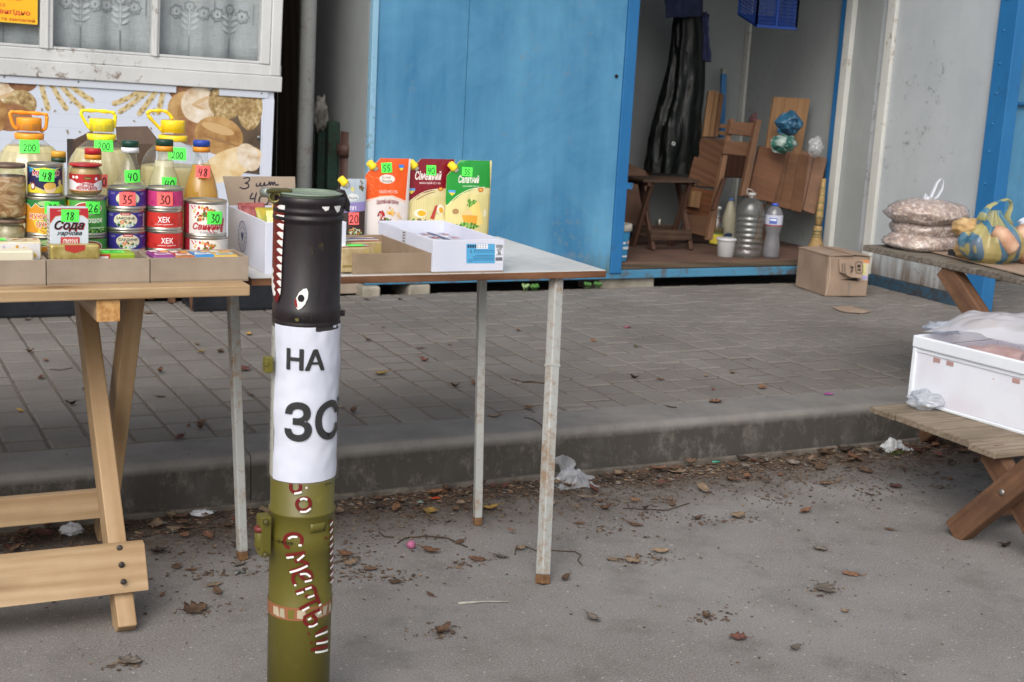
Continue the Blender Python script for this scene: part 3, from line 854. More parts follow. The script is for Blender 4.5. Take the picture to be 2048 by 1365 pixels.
# printed bread panel
n = NT('bread_crust')
def crust(name, c1, c2, c3, sc=18):
    n = NT(name); v = n.coord()
    f = n.noise(v, sc, 6, 0.65); g2 = n.noise(v, sc*0.25, 3, 0.5)
    c = n.ramp(n.math('ADD', n.math('MULTIPLY', f, 0.5), n.math('MULTIPLY', g2, 0.5)), [(0.36, lin(c1)), (0.5, lin(c2)), (0.64, lin(c3))])
    n.set(c, 0.35, 0, 0.4); return n.mat
CR1 = crust('print_pale_bun', '#b59268', '#d8c9b2', '#e8e0d6', 22); CR2 = crust('print_brown_bun', '#8a6238', '#b58f5c', '#cfae7c', 16)
CR3 = crust('print_seeded_bun', '#6e5637', '#a58b5e', '#d8c9a0', 60); CR4 = crust('print_dark_bun', '#6f4c32', '#94694a', '#ab8360', 20)
CR5 = crust('print_loaf', '#b79054', '#d9bd8a', '#e8d8b8', 14); CR6 = crust('print_shadow', '#3b332c', '#5b4d3f', '#6d5c4a', 12)
x_r = lk(535, 260)[0]
sh = [('p', [lk(-200, 140), lk(528, 186), lk(520, 350), lk(515, 480), lk(-200, 470)], '#c9d1df')]
for k in range(9):
    z_ = zs0-0.03-k*0.055
    sh.append(('p', rect_pts(XL+0.1, z_, x_r-0.03, z_+0.0015), '#b6bfcf'))
def E(u, v, ru, rv, col, rt=0.0):
    x, z = lk(u, v); s = 1/470.0
    sh.append(('p', ell_pts(x, z, ru*s, rv*s, 26, rt), col))
sh.append(('p', [lk(352, 186), lk(524, 190), lk(519, 350), lk(470, 345), lk(420, 300), lk(375, 250)], CR6))
E(372, 175, 36, 32, CR4); E(372, 222, 36, 38, CR2, 0.5); E(388, 262, 42, 30, CR4); E(398, 210, 36, 36, CR1); E(452, 203, 36, 36, CR3, 0.5); E(500, 215, 26, 46, CR3)
E(438, 272, 50, 38, CR2, -0.25); E(436, 258, 34, 9, '#c9a877', -0.25); E(440, 282, 40, 2.5, '#94704a', -0.25); E(402, 202, 20, 4, '#c9ad84', 0.5); E(396, 214, 14, 3, '#c4a67c', -0.3); E(465, 325, 62, 28, CR5, 0.35); E(497, 315, 22, 30, CR1, 0.6)
E(430, 345, 60, 22, CR5, 0.1)
E(8, 188, 34, 37, CR1); E(45, 165, 26, 18, CR4); E(40, 208, 30, 26, CR3); E(20, 235, 40, 26, CR4); E(-30, 230, 40, 40, CR2); E(10, 192, 18, 4, '#c9ad84', 0.4)
def wheat(p0, p1, nn=9, wd=4.2):
    for k in range(nn):
        t = k/(nn-1); u = p0[0]+(p1[0]-p0[0])*t; v = p0[1]+(p1[1]-p0[1])*t + 6*math.sin(t*2)
        a = math.atan2(-(p1[1]-p0[1]), p1[0]-p0[0])
        for s in (-1, 1): E(u+s*2.2*math.sin(a), v+s*2.2*math.cos(a), 5.2, 2.6, '#cdb98a' if (k+s) % 3 else '#a8925c', a+s*0.45)
wheat((78, 152), (96, 212)); wheat((96, 156), (132, 212)); wheat((110, 156), (165, 212), 11); wheat((125, 158), (184, 196), 11)
wheat((300, 172), (228, 202), 11); wheat((310, 170), (240, 218), 11); wheat((318, 172), (278, 222), 10); wheat((328, 172), (316, 220), 8)
for _ in range(22):
    E(rnd.uniform(60, 330), rnd.uniform(205, 270), 2.6, 1.4, '#8d7a5d', rnd.uniform(0, 3))
decal('bread_print', bk, sh, lambda a, b, h: Vector((XB+a, YB-0.0004-h*0.35, ZK+b)), base=0.0006, lift=0.0002)
mb = MB(); 
for u, v in ((8, 154), (156, 164), (421, 179), (522, 187), (517, 275)):
    x, z = lk(u, v); mb.lathe([(0.008, 0), (0.007, 0.003), (0.003, 0.005)], (x, -0.004, z), 10, axis=(0, -1, 0))
mb.build('screws', plain('zinc', '#8f9296', None, 5, 0.35, metal=0.8), bk, local=True)
a, b = lk(-100, 152), lk(350, 170)
MB().box2((XL+0.05, -0.008, zs0-0.028), (lk(352, 170)[0], -0.001, zs0-0.001)).build('white_strip', ink('#c6ccd6', 0.4), bk, local=True)
MB().box2((lk(438, 180)[0], -0.008, zs0-0.028), (xr-0.028, -0.001, zs0-0.001)).build('white_strip', ink('#c6ccd6', 0.4), bk, local=True)
MB().box2((lk(528, 180)[0], -0.009, 0.1), (xr, -0.001, zs0-0.03)).build('white_strip', ink('#cdd3e0', 0.4), bk, local=True)

# ================================================================== things in the gap between the kiosks
DARKW = wood('dark_old_board', '#17130f', '#33291f', 2, 0.8, 0.85)
fence = thing('board_fence', 'dark weathered board fence at the back of the gap between the kiosks', 'fence', (1.95, 7.0, ZK))
for k in range(9):
    x = 1.62+k*0.13
    MB().box2((x, 6.95+rnd.uniform(-.01, .01), ZK-0.03), (x+0.124, 6.98, 2.5+rnd.uniform(-.05, .05))).build('board', DARKW, fence, bevel=0.004)
p = aty(612, 200, 6.1)
mb = MB(); mb.tube([(p.x-0.004, 6.1, ZK-0.03), (p.x+0.002, 6.1, 1.2), (p.x+0.004, 6.1, 2.6)], 0.036, 16)
settag(mb.build('pipe_post', painted('old_pipe_paint', '#7d7f7e', '#969896', rust='#6a4a3a', rfac=0.6, rlo=0.6, rough=0.7, vert=0.2)), 'tall pale grey pipe post standing in the gap between the kiosks', 'post')
GREENP = painted('old_green_paint', '#182f28', '#294a3d', rust='#2a211b', rfac=0.9, rlo=0.5, rhi=0.62, rough=0.8, vert=0.2)
for lab, u0, u1, vt, y in (('dark green wooden post just right of the grey pipe', 634, 652, 246, 6.35), ('brighter green wooden post beside the brown pipe', 655, 677, 243, 6.3)):
    a, b = aty(u0, vt, y), aty(u1, vt, y)
    o = MB().box2((a.x, y-0.02, ZK-0.03), (b.x, y+0.03, a.z)).build('wooden_post', GREENP, bevel=0.004)
    settag(o, lab, 'post', 'green posts in the gap')
p = aty(696, 264, 6.2); rr = 0.035
pi_ = thing('drain_pipe', 'short brown pipe with a thick collar in the gap beside the blue kiosk', 'pipe', (p.x, 6.2, ZK))
BRP = painted('brown_pipe_paint', '#38241f', '#4a322b', rust='#221815', rough=0.6)
MB().lathe([(rr, ZK-0.03), (rr, p.z)], (p.x, 6.2, 0), 18).build('pipe', BRP, pi_)
zc = aty(690, 300, 6.2).z
MB().lathe([(rr+0.002, zc-0.03), (rr+0.01, zc-0.028), (rr+0.01, zc+0.022), (rr+0.002, zc+0.026)], (p.x-0.006, 6.2, 0), 18, cap0=False, cap1=False).build('collar', BRP, pi_)
p = aty(642, 225, 6.32)
def rag(name, c, rad, seed, amp=0.35, nu=26, nv=16, fr=7.0):
    mb = MB(); mb.blob(c, rad, lambda d: 1+amp*nz(d, 2.2, seed)+amp*0.5*nz(d, fr, seed+3), nu, nv)
    return mb
o = rag('rag', (p.x, 6.33, p.z-0.01), (0.035, 0.03, 0.075), 3, 0.5).build('rag_bundle', plain('dirty_rag', '#5f5a55', '#a5a19b', 14, 0.7))
settag(o, 'dirty grey rag bundle on top of the dark green post', 'rag')
# ================================================================== TABLES
ZT = 0.74
PINE = wood('fresh_pine', '#937655', '#bfa684', 0, 0.8, 0.55, grime='#8a6a44', gfac=0.3, wave=.16, fineg=.55, knots=True)
PINEL = wood('fresh_pine_leg', '#8f7250', '#b89d7b', 2, 0.8, 0.55, grime='#7d5f3c', gfac=0.35, wave=.12, fineg=.5, knots=True)
PINEY = wood('fresh_pine_beam', '#937655', '#bfa684', 1, 1.0, 0.55)
ENDG = plain('pine_end_grain', '#a5713c', '#d0a468', 70, 0.7, 0.3, 90)
STEEL = plain('dark_screw', '#3a3633', '#5a5551', 40, 0.5, metal=0.6)
# ---- pine trestle table
pl_ = atz(501, 571, ZT); YL, XLT = pl_.y, pl_.x
tl = thing('trestle_table', 'fresh pine trestle table covered in groceries at the left', 'table', (0.5, YL+0.45, 0))
wds = [0.19, 0.185, 0.19, 0.185, 0.19]
y = YL
for i, w in enumerate(wds):
    jit = [0, .006, -.004, .003, .004][i]
    MB().box2((-0.75, y+0.0015, ZT-0.024), (XLT+jit, y+w-0.0015, ZT+(0 if i == 0 else rnd.uniform(-.0015, 0)))).build('plank', PINE, tl, bevel=0.003)
    y += w
a0 = atz(251, 1262, 0); a1 = atx(168, 590, a0.x+0.005)
b0 = atz(208, 1072, 0); b1 = atx(266, 590, b0.x+0.005)
def leg_pts(p0, p1, ztop):
    d = (p1-p0)/(p1.z-p0.z); return p0, p0+d*(ztop-p0.z)
A0, A1 = leg_pts(a0, a1, ZT-0.026); B0, B1 = leg_pts(b0, b1, ZT-0.026)
for dx in (0, -0.95):
    s = Vector((dx, 0, 0))
    for p, q in ((A0, A1), (B0, B1)):
        dr = (q-p).normalized()
        MB().beam(p+s, q+s-dr*0.005, 0.068, 0.040, (1, 0, 0)).build('leg', PINEL, tl, bevel=0.003)
yb = aty(215, 605, YL+0.02)
MB().box2((yb.x-0.024, YL+0.012, ZT-0.072), (yb.x+0.024, YL+0.80, ZT-0.0255)).build('cross_beam', PINEY, tl, bevel=0.002)
MB().box2((yb.x-0.0235, YL+0.0105, ZT-0.0715), (yb.x+0.0235, YL+0.012, ZT-0.026)).build('beam_end', ENDG, tl)
cb = aty(307, 594, B1.y+0.05); MB().box2((cb.x-0.02, cb.y-0.03, ZT-0.05), (cb.x+0.03, cb.y+0.06, ZT-0.0255)).build('cleat', PINEY, tl, bevel=0.002)
sl_ = (A1.y-A0.y)/(A1.z-A0.z)
def legy(z): return A0.y+sl_*(z-A0.z)-0.034*math.sqrt(1+sl_*sl_)-0.021
p, q = aty(286, 1083, legy(.19)), aty(296, 1177, legy(.10))
mb = MB()
mb.prism([(-0.7, legy(q.z), q.z+0.004), (q.x, legy(q.z), q.z), (p.x, legy(p.z), p.z), (-0.7, legy(p.z), p.z+0.004)], (0, 0.020, 0.004))
fr_ = mb.build('rail', PINE, tl, bevel=0.002)
mb = MB()
for u, v in ((239, 1096), (243, 1130), (247, 1164)):
    s = aty(u, v, legy(.15))
    for _ in range(4): s = aty(u, v, legy(s.z)-.0008); mb.lathe([(0.0065, -.002), (0.0065, 0.0012), (0.003, 0.002)], s, 10, axis=(0, -1, 0.2))
mb.build('screws', STEEL, fr_, kind='stuff')
yrr = B0.y+(B1.y-B0.y)*0.15/B1.z-0.052
p, q = aty(190, 982, yrr), aty(190, 1038, yrr)
MB().box2((-0.7, yrr, q.z), (p.x+0.02, yrr+0.022, p.z)).build('rail', PINE, tl, bevel=0.002)

# ---- laminate folding table with metal legs
pr = atz(1213, 541, ZT); YRT, XRT = pr.y, pr.x
yback = atz(1008, 479, ZT).y+0.06
tr_ = thing('folding_table', 'worn white laminate table with brown edges on thin metal legs', 'table', (1.3, YRT+0.3, 0))
n = NT('worn_laminate'); g = n.geo((1, 1, 1))
c = n.ramp(n.noise(g, 5, 6, 0.7), [(0.35, lin('#b3b1ac')), (0.62, lin('#d0cfcb'))])
sc = n.ramp(n.noise(n.geo((0.5, 6, 1)), 30, 5, 0.75), [(0.6, W0), (0.68, (0.8, 0.8, 0.8, 1))])
c = n.mix(sc, c, lin('#7d6d5a'))
c = n.mix(n.ramp(n.noise(g, 16, 6, 0.7), [(0.62, W0), (0.7, (0.7, 0.7, 0.7, 1))]), c, lin('#8a7a66'))
n.set(c, 0.35, 0, 0.5); n.bump(n.noise(g, 60, 4), 0.15, 0.0008)
LAM = n.mat
xl0 = atz(497, 553, ZT).x
MB().box2((xl0, YRT+0.0015, ZT-0.002), (XRT-0.0015, yback, ZT)).build('laminate_top', LAM, tr_, bevel=0.0008)
MB().box2((xl0, YRT, ZT-0.0185), (XRT, yback+0.001, ZT-0.0022)).build('board', wood('brown_chipboard_edge', '#4f3220', '#8a6146', 0, 1.6, 0.75, grime='#3a261a', gfac=0.5), tr_, bevel=0.0015)
LEGM = painted('chipped_leg_paint', '#8f918d', '#b5b7b4', rust='#8a6a48', rfac=0.8, rlo=0.54, rhi=0.67, rough=0.5, rscale=7, vert=0.35)
LEGM2 = painted('rusty_foot', '#6e5236', '#8d6a45', rust='#4f3420', rfac=0.9, rlo=0.45, rough=0.8)
def metal_leg(parent, bot, top, w, rz, split, w2=None):
    d = (top-bot); ax = d.normalized()
    x = Vector((math.cos(rz), math.sin(rz), 0)); x = (x-ax*x.dot(ax)).normalized(); yv = ax.cross(x)
    M = Matrix((x, yv, ax)).transposed()
    w2 = w2 or w
    def seg(p, q, wd, name, mt, par, bv=0.003):
        mb = MB(); mb.box((0, 0, 0), (wd, wd, (q-p).length), M)
        mb.v = [tuple(Vector(a)+(p+q)/2) for a in mb.v]
        return mb.build(name, mt, par, bevel=bv)
    ps = bot+d*split; pf = bot+ax*0.022
    lo = seg(pf, ps, w, 'leg', LEGM, parent)
    seg(bot, pf, w*1.03, 'foot', LEGM2, lo)
    seg(ps, top, w2, 'leg_sleeve', LEGM, lo)
    seg(ps-ax*0.004, ps+ax*0.003, w2*1.05, 'collar', LEGM, lo, 0.001)
def foot(u, v): return atz(u, v, 0)
f1 = foot(1085, 1168); t1 = atz(1112, 566, ZT-0.02); t1.y = YRT+0.035; t1.x = aty(1112, 566, t1.y).x
metal_leg(tr_, f1, Vector((t1.x, t1.y, ZT-0.0195)), 0.0265, R(14), 0.705, 0.0275)
f2 = foot(955, 1050); t2 = aty(963, 560, f2.y+0.012)
metal_leg(tr_, f2, Vector((t2.x, t2.y, ZT-0.0195)), 0.0215, R(-8), 0.80, 0.0225)
f3 = foot(485, 1119); t3 = aty(465, 585, f3.y+0.01); dd = (t3-f3)/(t3.z)
metal_leg(tr_, f3, f3+dd*(ZT-0.0195), 0.0225, R(10), 0.74, 0.0235)
f4 = foot(602, 1165); t4 = aty(612, 566, YRT+0.035)
metal_leg(tr_, f4, Vector((t4.x, YRT+0.035, ZT-0.0195)), 0.0265, R(14), 0.705, 0.0275)
for lz in (ZT-0.045,):
    mb = MB(); mb.beam((t2.x, t2.y, lz), (f3.x+dd.x*lz, f3.y+0.02, lz), 0.02, 0.02); mb.build('frame_rail', LEGM, tr_, bevel=0.002)

# ================================================================== GREY PLANK TABLE AND BENCH at the right
OLDW = wood('weathered_plank', '#453e37', '#938a7e', 0, 1.2, 0.85, grime='#3b332c', gfac=0.45, wave=.08, fineg=.7)
OLDB = wood('weathered_bench_plank', '#5f5142', '#a69885', 0, 1.2, 0.85, grime='#55473a', gfac=0.5, wave=.08, fineg=.7)
BRWN = wood('brown_leg_wood', '#432c1f', '#84624a', 2, 0.7, 0.75, grime='#33231a', gfac=0.55, wave=0.08, fineg=.6)
ZU = 0.65
c1, c2 = atz(1718, 490, ZU), atz(2048, 556, ZU)
XU = (c1.x+c2.x)/2
ut = thing('plank_table', 'weathered grey plank table carrying bags of food at the right', 'table', (XU+0.6, 3.5, 0))
ye = [c1.y]
for u, v in ((1783, 503), (1835, 515), (1885, 526), (1941, 538), (1998, 549)): ye.append(atz(u, v, ZU).y)
ye += [ye[-1]-0.13, ye[-1]-0.26]
for i in range(len(ye)-1):
    MB().box2((XU+rnd.uniform(-.008, .006), ye[i+1]+0.0015, ZU-0.022), (XU+1.5, ye[i]-0.0015, ZU+rnd.uniform(-.002, 0.001))).build('plank', OLDW, ut, bevel=0.003)
for dx in (0.0, 1.05):
    pa, pb = atx(1889, 530, XU+0.03), atx(1956, 632, XU+0.03)
    d = (pb-pa)/(pb.z-pa.z)
    P0, P1 = pa+d*(0.03-pa.z), pa+d*(ZU-0.0235-pa.z)
    s = Vector((dx, 0, 0))
    MB().beam(P0+s, P1+s, 0.07, 0.045, (1, 0, 0)).build('leg', BRWN, ut, bevel=0.003)
    Q0 = atx(1836, 893, XU+0.03); Q0.z = 0.012
    Q1 = Vector((Q0.x, P0.y+0.06, ZU-0.0235))
    MB().beam(Q0+s, Q1+s, 0.07, 0.045, (1, 0, 0)).build('leg', BRWN, ut, bevel=0.003)
MB().box2((XU+0.06, 3.20, 0.30), (XU+1.15, 3.22, 0.37)).build('stretcher', BRWN, ut, bevel=0.002)

ZB = 0.278
bps = [atz(u, v, ZB) for u, v in ((1750, 811), (1804, 828), (1871, 851), (1940, 885), (1985, 906))]
XBN = 2.83
bt = thing('plank_bench', 'low weathered bench holding a white crate on crossed brown legs', 'bench', (XBN+0.5, 2.85, 0))
for i in range(4):
    MB().box2((XBN+[.005, .012, .012, -.004][i], bps[i+1].y+0.001, ZB-0.02), (XBN+1.1, bps[i].y-0.001, ZB+[-.001, .0, .0015, 0][i])).build('plank', OLDB, bt, bevel=0.003)
xlg = 3.07*0.926
for dx in (0.0, 0.85):
    s = Vector((dx, 0, 0))
    e0, e1 = atx(1912, 1070, xlg), atx(2075, 935, xlg)
    d = (e1-e0).normalized()
    MB().beam(e0+s+Vector((0, 0, .008)), e0+d*0.62*0.62+s, 0.072, 0.044, (1, 0, 0)).build('leg', BRWN, bt, bevel=0.004)
    g0, g1 = atx(1985, 905, xlg+0.05), atx(2090, 1085, xlg+0.05)
    d2 = (g1-g0)/(g1.z-g0.z)
    MB().beam(g0+d2*(0.012-g0.z)+s, g0+d2*(ZB-0.022-g0.z)+s, 0.066, 0.044, (1, 0, 0)).build('leg', BRWN, bt, bevel=0.004)
bl = atx(2004, 985, xlg-0.024)
MB().lathe([(0.009, -.004), (0.009, 0.002), (0.004, 0.005)], bl, 10, axis=(-1, 0, 0)).build('bolt', plain('bolt_steel', '#8f8a83', None, 5, 0.4, metal=0.7), bt)
MB().box2((XBN+0.07, 2.70, 0.05), (XBN+0.95, 2.72, 0.11)).build('stretcher', BRWN, bt, bevel=0.002)

# ================================================================== THE PAINTED LAUNCH TUBE
YTB = 2.33
ta, tb_ = aty(618, 388, YTB), aty(597, 1340, YTB)
kx = (ta.x-tb_.x)/(ta.z-tb_.z)
xb0 = tb_.x-kx*tb_.z
pxm = FPX/((Vector((tb_.x, YTB, 0.9))-CC).dot(CF))
RT = 67.0/pxm*0.985
ANG = to_cam((xb0+0.03, YTB))
tubeo = thing('painted_tube', 'tall olive green tube with black shark face top, paper sign and red lettering', 'tube', (xb0, YTB, 0))
def tub(u, v, rad=None):
    rad = rad or RT
    d = ray(u, v); o = CC
    # ray against sheared cylinder: (x - xb0 - kx z)^2 + (y-YTB)^2 = r^2
    ox, oy = o.x-xb0-kx*o.z, o.y-YTB; dx, dy = d.x-kx*d.z, d.y
    a = dx*dx+dy*dy; b = 2*(ox*dx+oy*dy); c = ox*ox+oy*oy-rad*rad
    D = max(b*b-4*a*c, 0); t = (-b-math.sqrt(D))/(2*a)
    p = o+d*t
    ph = math.atan2(p.y-YTB, p.x-xb0-kx*p.z)-ANG
    ph = (ph+math.pi) % (2*math.pi)-math.pi
    return ph*rad, p.z
def tmap(rad):
    return lambda a, b, h: Vector((xb0+kx*b+(rad+h)*math.cos(ANG+a/rad), YTB+(rad+h)*math.sin(ANG+a/rad), b))
def tl_(mb, prof, seg=48, **kw):
    b = len(mb.v); mb.lathe(prof, (0, 0, 0), seg, **kw)
    mb.v[b:] = [(x+xb0+kx*z, y+YTB, z) for x, y, z in mb.v[b:]]
    return mb
def zv(v): return tub(605, v)[1]
OLIVE = painted('olive_paint', '#55501c', '#6a6328', rust='#8a7f3a', rfac=0.4, rlo=0.64, rhi=0.74, rough=0.42, rscale=5, vert=0.6, bump=0.08)
n = NT('black_brush_paint'); g = n.geo()
c = n.ramp(n.noise(n.geo((1, 1, .3)), 20, 5, 0.7), [(0.35, lin('#141013')), (0.7, lin('#2b2226'))])
c = n.mix(n.ramp(n.noise(n.geo((1, 1, .5)), 45, 5, 0.75), [(0.62, W0), (0.70, (0.7, .7, .7, 1))]), c, lin('#4f4426'))
n.set(c, n.math('ADD', n.math('MULTIPLY', n.noise(n.geo((1, 1, .25)), 30, 5, .7), .5), .12), 0, 0.45); n.bump(n.noise(n.geo((1, 1, .2)), 70, 4), 0.2, 0.0008)
BLK = n.mat
DOL = plain('dark_olive', '#3f3c1a', '#575222', 30, 0.5)
RD, WH = '#6a1716', '#e9e8e4'
ztop, zring, zblk = zv(397), zv(436), zv(652)
mb = MB()
zg = [zv(v) for v in (1036, 1078, 1112, 1215, 1243)]
tl_(mb, [(RT, 0.0), (RT, zg[4]-0.002), (RT+0.001, zg[4]), (RT+0.001, zg[3]), (RT, zg[3]+0.002), (RT, zg[2]-.003), (RT+0.0018, zg[2]), (RT+0.0018, zg[1]-.001), (RT+0.0012, zg[1]+.001), (RT+0.0012, zg[0]-0.003),
         (RT+0.003, zg[0]-.001), (RT+0.003, zg[0]+0.003), (RT, zg[0]+0.005), (RT, zblk-0.004), (RT, zblk)], cap1=False)
mb.build('body', OLIVE, tubeo)
# reddish tape band
decal('tape_band', tubeo, [('p', rect_pts(-RT*3.1, zg[4]+.001, RT*3.1, zg[3]-.001), '#8f5c3e')]+[('p', [(a, zg[4]+.004+rnd.uniform(0, .004)), (a+rnd.uniform(.008, .02), zg[4]+.004), (a+rnd.uniform(.008, .02), zg[3]-.005), (a, zg[3]-.006)], rnd.choice(['#a49d86', '#7d6a42', '#6b6428', '#b5a890'])) for a in [-.055+k*.017 for k in range(9)]], tmap(RT+0.0012), step=0.006, rough=0.4)
mb = MB()
r2 = RT+0.002
tl_(mb, [(RT, zblk-0.012), (r2, zblk-0.010), (r2, zblk+0.003), (r2-.0006, zblk+0.0045), (r2+.0002, zblk+.006), (r2+.0002, zblk+0.028), (r2-.0012, zblk+0.030), (r2-.001, zring-0.014), (r2-.001, zring-.010), (r2+0.0022, zring-0.007), (r2+0.0022, zring-.002),
         (r2-.0005, zring+.001), (r2-.0005, zring+.004), (r2+0.002, zring+0.006), (r2+0.002, zring+.010), (r2+.0008, zring+.013), (r2+.0008, ztop-0.016), (r2+0.003, ztop-0.012), (r2+0.003, ztop-0.001), (r2+.002, ztop), (r2-0.004, ztop)], cap0=False, cap1=False)
mb.build('black_top', BLK, tubeo)
mb = MB(); tl_(mb, [(r2-0.0041, ztop-0.004), (r2-.0041, ztop+0.003), (r2-0.001, ztop+0.004), (r2-.001, ztop+0.006), (r2-.012, ztop+0.0065), (r2-.013, ztop+0.003), (0.001, ztop+0.003)], cap0=False)
mb.build('end_cap', plain('pale_green_cap', '#6f7d6b', '#879484', 18, 0.4), tubeo)
# black face: mouth, teeth, eye, white patches (painted)
def T(pts, o=(500, 360), s=4.2636): return [tub(o[0]+x/s, o[1]+y/s, r2) for x, y in pts]
sh = [('p', T([(176, 150), (200, 175), (262, 195), (296, 270), (292, 380), (284, 500), (276, 620), (272, 760), (268, 880), (255, 990), (232, 1055), (205, 985), (190, 880), (183, 700), (182, 500), (180, 300)]), RD)]
teeth_r = [(235, 228, 300, 215, 298, 285), (222, 305, 296, 305, 292, 355), (232, 380, 292, 378, 288, 428), (232, 452, 287, 448, 284, 505), (232, 522, 283, 518, 280, 572), (230, 592, 280, 590, 278, 640), (232, 660, 277, 655, 275, 710), (230, 730, 276, 725, 273, 778), (230, 800, 273, 793, 271, 850), (232, 866, 270, 862, 268, 915), (236, 935, 268, 925, 262, 985)]
for a, b, c_, d, e, f in teeth_r:
    sh.append(('p', T([(a, b), (a+20, b-12), (c_, d), (e, f), ((a+e)/2+8, (b+f)/2+12)]), WH))
tl2 = [(186, 560), (192, 600), (190, 640), (197, 690), (194, 720), (206, 755), (212, 780), (200, 805), (212, 835), (202, 862), (222, 905), (212, 930), (226, 960), (222, 985), (206, 985), (194, 900), (186, 760), (183, 640)]
sh.append(('p', T(tl2), WH))
sh.append(('p', T([(395, 1010), (420, 960), (455, 930), (485, 925), (497, 960), (492, 1010), (470, 1060), (440, 1095), (412, 1108), (398, 1090)]), WH))
sh.append(('p', T([(385, 1015), (400, 1020), (405, 1060), (410, 1090), (390, 1080), (382, 1050)]), '#8a1a1c'))
cx_, cz_ = T([(437, 1010)])[0]; sh.append(('p', ell_pts(cx_, cz_, .0058, .0068, 14), '#120e12'))
def rough_ell(x, y, rx, ry, k=18): return T([(x+rx*(1+.18*math.sin(i*5.1))*math.cos(2*math.pi*i/k), y+ry*(1+.12*math.cos(i*3.7))*math.sin(2*math.pi*i/k)) for i in range(k)])
sh.append(('p', rough_ell(645, 220, 34, 44), WH)); sh.append(('p', rough_ell(740, 228, 24, 48), WH))
decal('shark_paint', tubeo, sh, tmap(r2+0.0005), step=0.006, base=0.0008, lift=0.00012, rough=0.4)
# fittings at the top
p0 = tub(549, 394, r2+.008); q = tmap(r2+.008)(p0[0], p0[1], 0)
cd_ = (CC-q).normalized(); cdh = Vector((cd_.x, cd_.y, 0.05)).normalized()
mb = MB(); mb.lathe([(0.0115, -0.018), (0.0115, 0.0), (0.0098, 0.0015), (0.0078, 0.0015), (0.0072, -0.012)], q, 20, axis=cdh)
mb.build('brass_ring', plain('worn_brass', '#5a5128', '#8b8252', 40, 0.4, metal=0.5), tubeo)
p0 = tub(546, 386, r2+.01); q2 = aty(533, 385, YTB-0.005)
mb = MB(); mb.lathe([(0.0085, -0.010), (0.0085, 0.006), (0.006, 0.008)], q2, 14, axis=(0.25, -1, 0.1))
mb.build('bolt', plain('grey_bolt', '#7f857f', '#9aa09a', 30, 0.45, metal=0.4), tubeo)
mb = MB(); a, b = aty(529, 378, YTB), aty(565, 381, YTB)
mb.box2((a.x, YTB-0.02, a.z-0.004), (b.x+.012, YTB+0.01, a.z+0.001)); mb.build('hinge_plate', DOL, tubeo, bevel=0.001)
mb = MB(); e = aty(690, 392, YTB-.01)
mb.prism([(e.x-.012, YTB-.018, e.z+.011), (e.x-.003, YTB-.018, e.z+.011), (e.x+.008, YTB-.018, e.z-.012), (e.x+.007, YTB-.018, e.z-.030), (e.x-.001, YTB-.018, e.z-.024), (e.x-.012, YTB-.018, e.z-.012)], (0, 0.022, 0))
mb.build('cap_hook', BLK, tubeo, bevel=0.0015)
mb = MB(); e = aty(679, 627, YTB-.01); mb.box((e.x, YTB-.012, e.z), (0.014, 0.016, 0.007)); mb.tube([(e.x+.006, YTB-.012, e.z-.002), (e.x+.006, YTB-.012, e.z+.006)], .004, 8)
mb.build('side_lug', BLK, tubeo, bevel=0.001)
decal('buckle_marks', tubeo, [('s', T([(455, 1195), (455, 1140), (520, 1140), (520, 1200)]), .0008, '#3a3030'), ('p', T([(385, 1180), (415, 1178), (418, 1205), (400, 1208), (388, 1200)]), '#5d5628')], tmap(r2+.0006), step=0.006, base=0.001)
# left clamp with its red knob, and small clip
e = aty(521, 1070, YTB-.012); mb = MB()
mb.box((e.x+.006, YTB-.012, e.z), (0.02, 0.03, 0.075)); mb.lathe([(0.010, -0.028), (0.010, 0.0), (0.008, 0.003)], (e.x-.002, YTB-.016, e.z+.006), 14)
cl = mb.build('clamp', OLIVE, tubeo, bevel=0.002)
MB().lathe([(0.0112, 0), (0.0112, 0.007), (0.009, 0.009)], (e.x-.002, YTB-.016, e.z+.009), 14).build('red_knob', plain('dark_red', '#5d2320', '#7a2f2a', 30, 0.5), cl)
mb = MB()
for dz in (.03, -.032): mb.lathe([(.005, 0), (.005, .006), (.003, .008)], (e.x+.004, YTB-.028, e.z+dz), 8, axis=(0, -1, 0))
mb.build('clamp_bolts', DOL, cl, kind='stuff')
e = aty(532, 730, YTB-.012); mb = MB(); mb.box((e.x+.004, YTB-.01, e.z), (0.014, 0.02, 0.028)); mb.box((e.x-.001, YTB-.014, e.z+.004), (0.008, 0.016, 0.010))
mb.build('clip', OLIVE, tubeo, bevel=0.0015)
# paper sign in a plastic sleeve
rp = RT+0.0016
zp1, zp0 = zv(655), zv(966)
aL = tub(549, 800, rp)[0]; aS = tub(541, 800, rp)[0]
def wob(a, b): return 0.0020*abs(nz((a*22, b*16, 0), 1, 41))+0.0010*nz((a*60, b*45, 0), 1, 43)+0.0009*math.sin(a*60+b*20)*max(0, a/RT-0.6)+0.0006*math.sin(b*45+a*30)
pm_ = tmap(rp)
def pmap(a, b, h): return pm_(a, b, h+wob(a, b))
mb = MB(); mb.grid(64, 60, lambda a, b: pmap(aL+(RT*1.95-aL)*a, zp0+(zp1-zp0)*b+.003*(a-.5)*(1-b), 0))
paper = mb.build('paper_sign', plain('white_paper', '#ced3e3', '#d7dbe8', 6, 0.5, 0.12, 14, bdist=0.003), tubeo)
def TP(u, v): return tub(u, v, rp)
def ptext(body, u0, u1, v0, v1, bold=0.018):
    a0_, z1_ = TP(u0, v0); a1__, _ = TP(u1, v0); _, z0_ = TP((u0+u1)/2, v1)
    return ('t', body, (a0_+a1__)/2, (z0_+z1_)/2, z1_-z0_, '#1d1d20', {'bold': bold, 'wid': a1__-a0_})
a_s = TP(572, 845)[0]; hz = zv(810)-zv(878)
wz = (TP(625, 845)[0]-a_s)
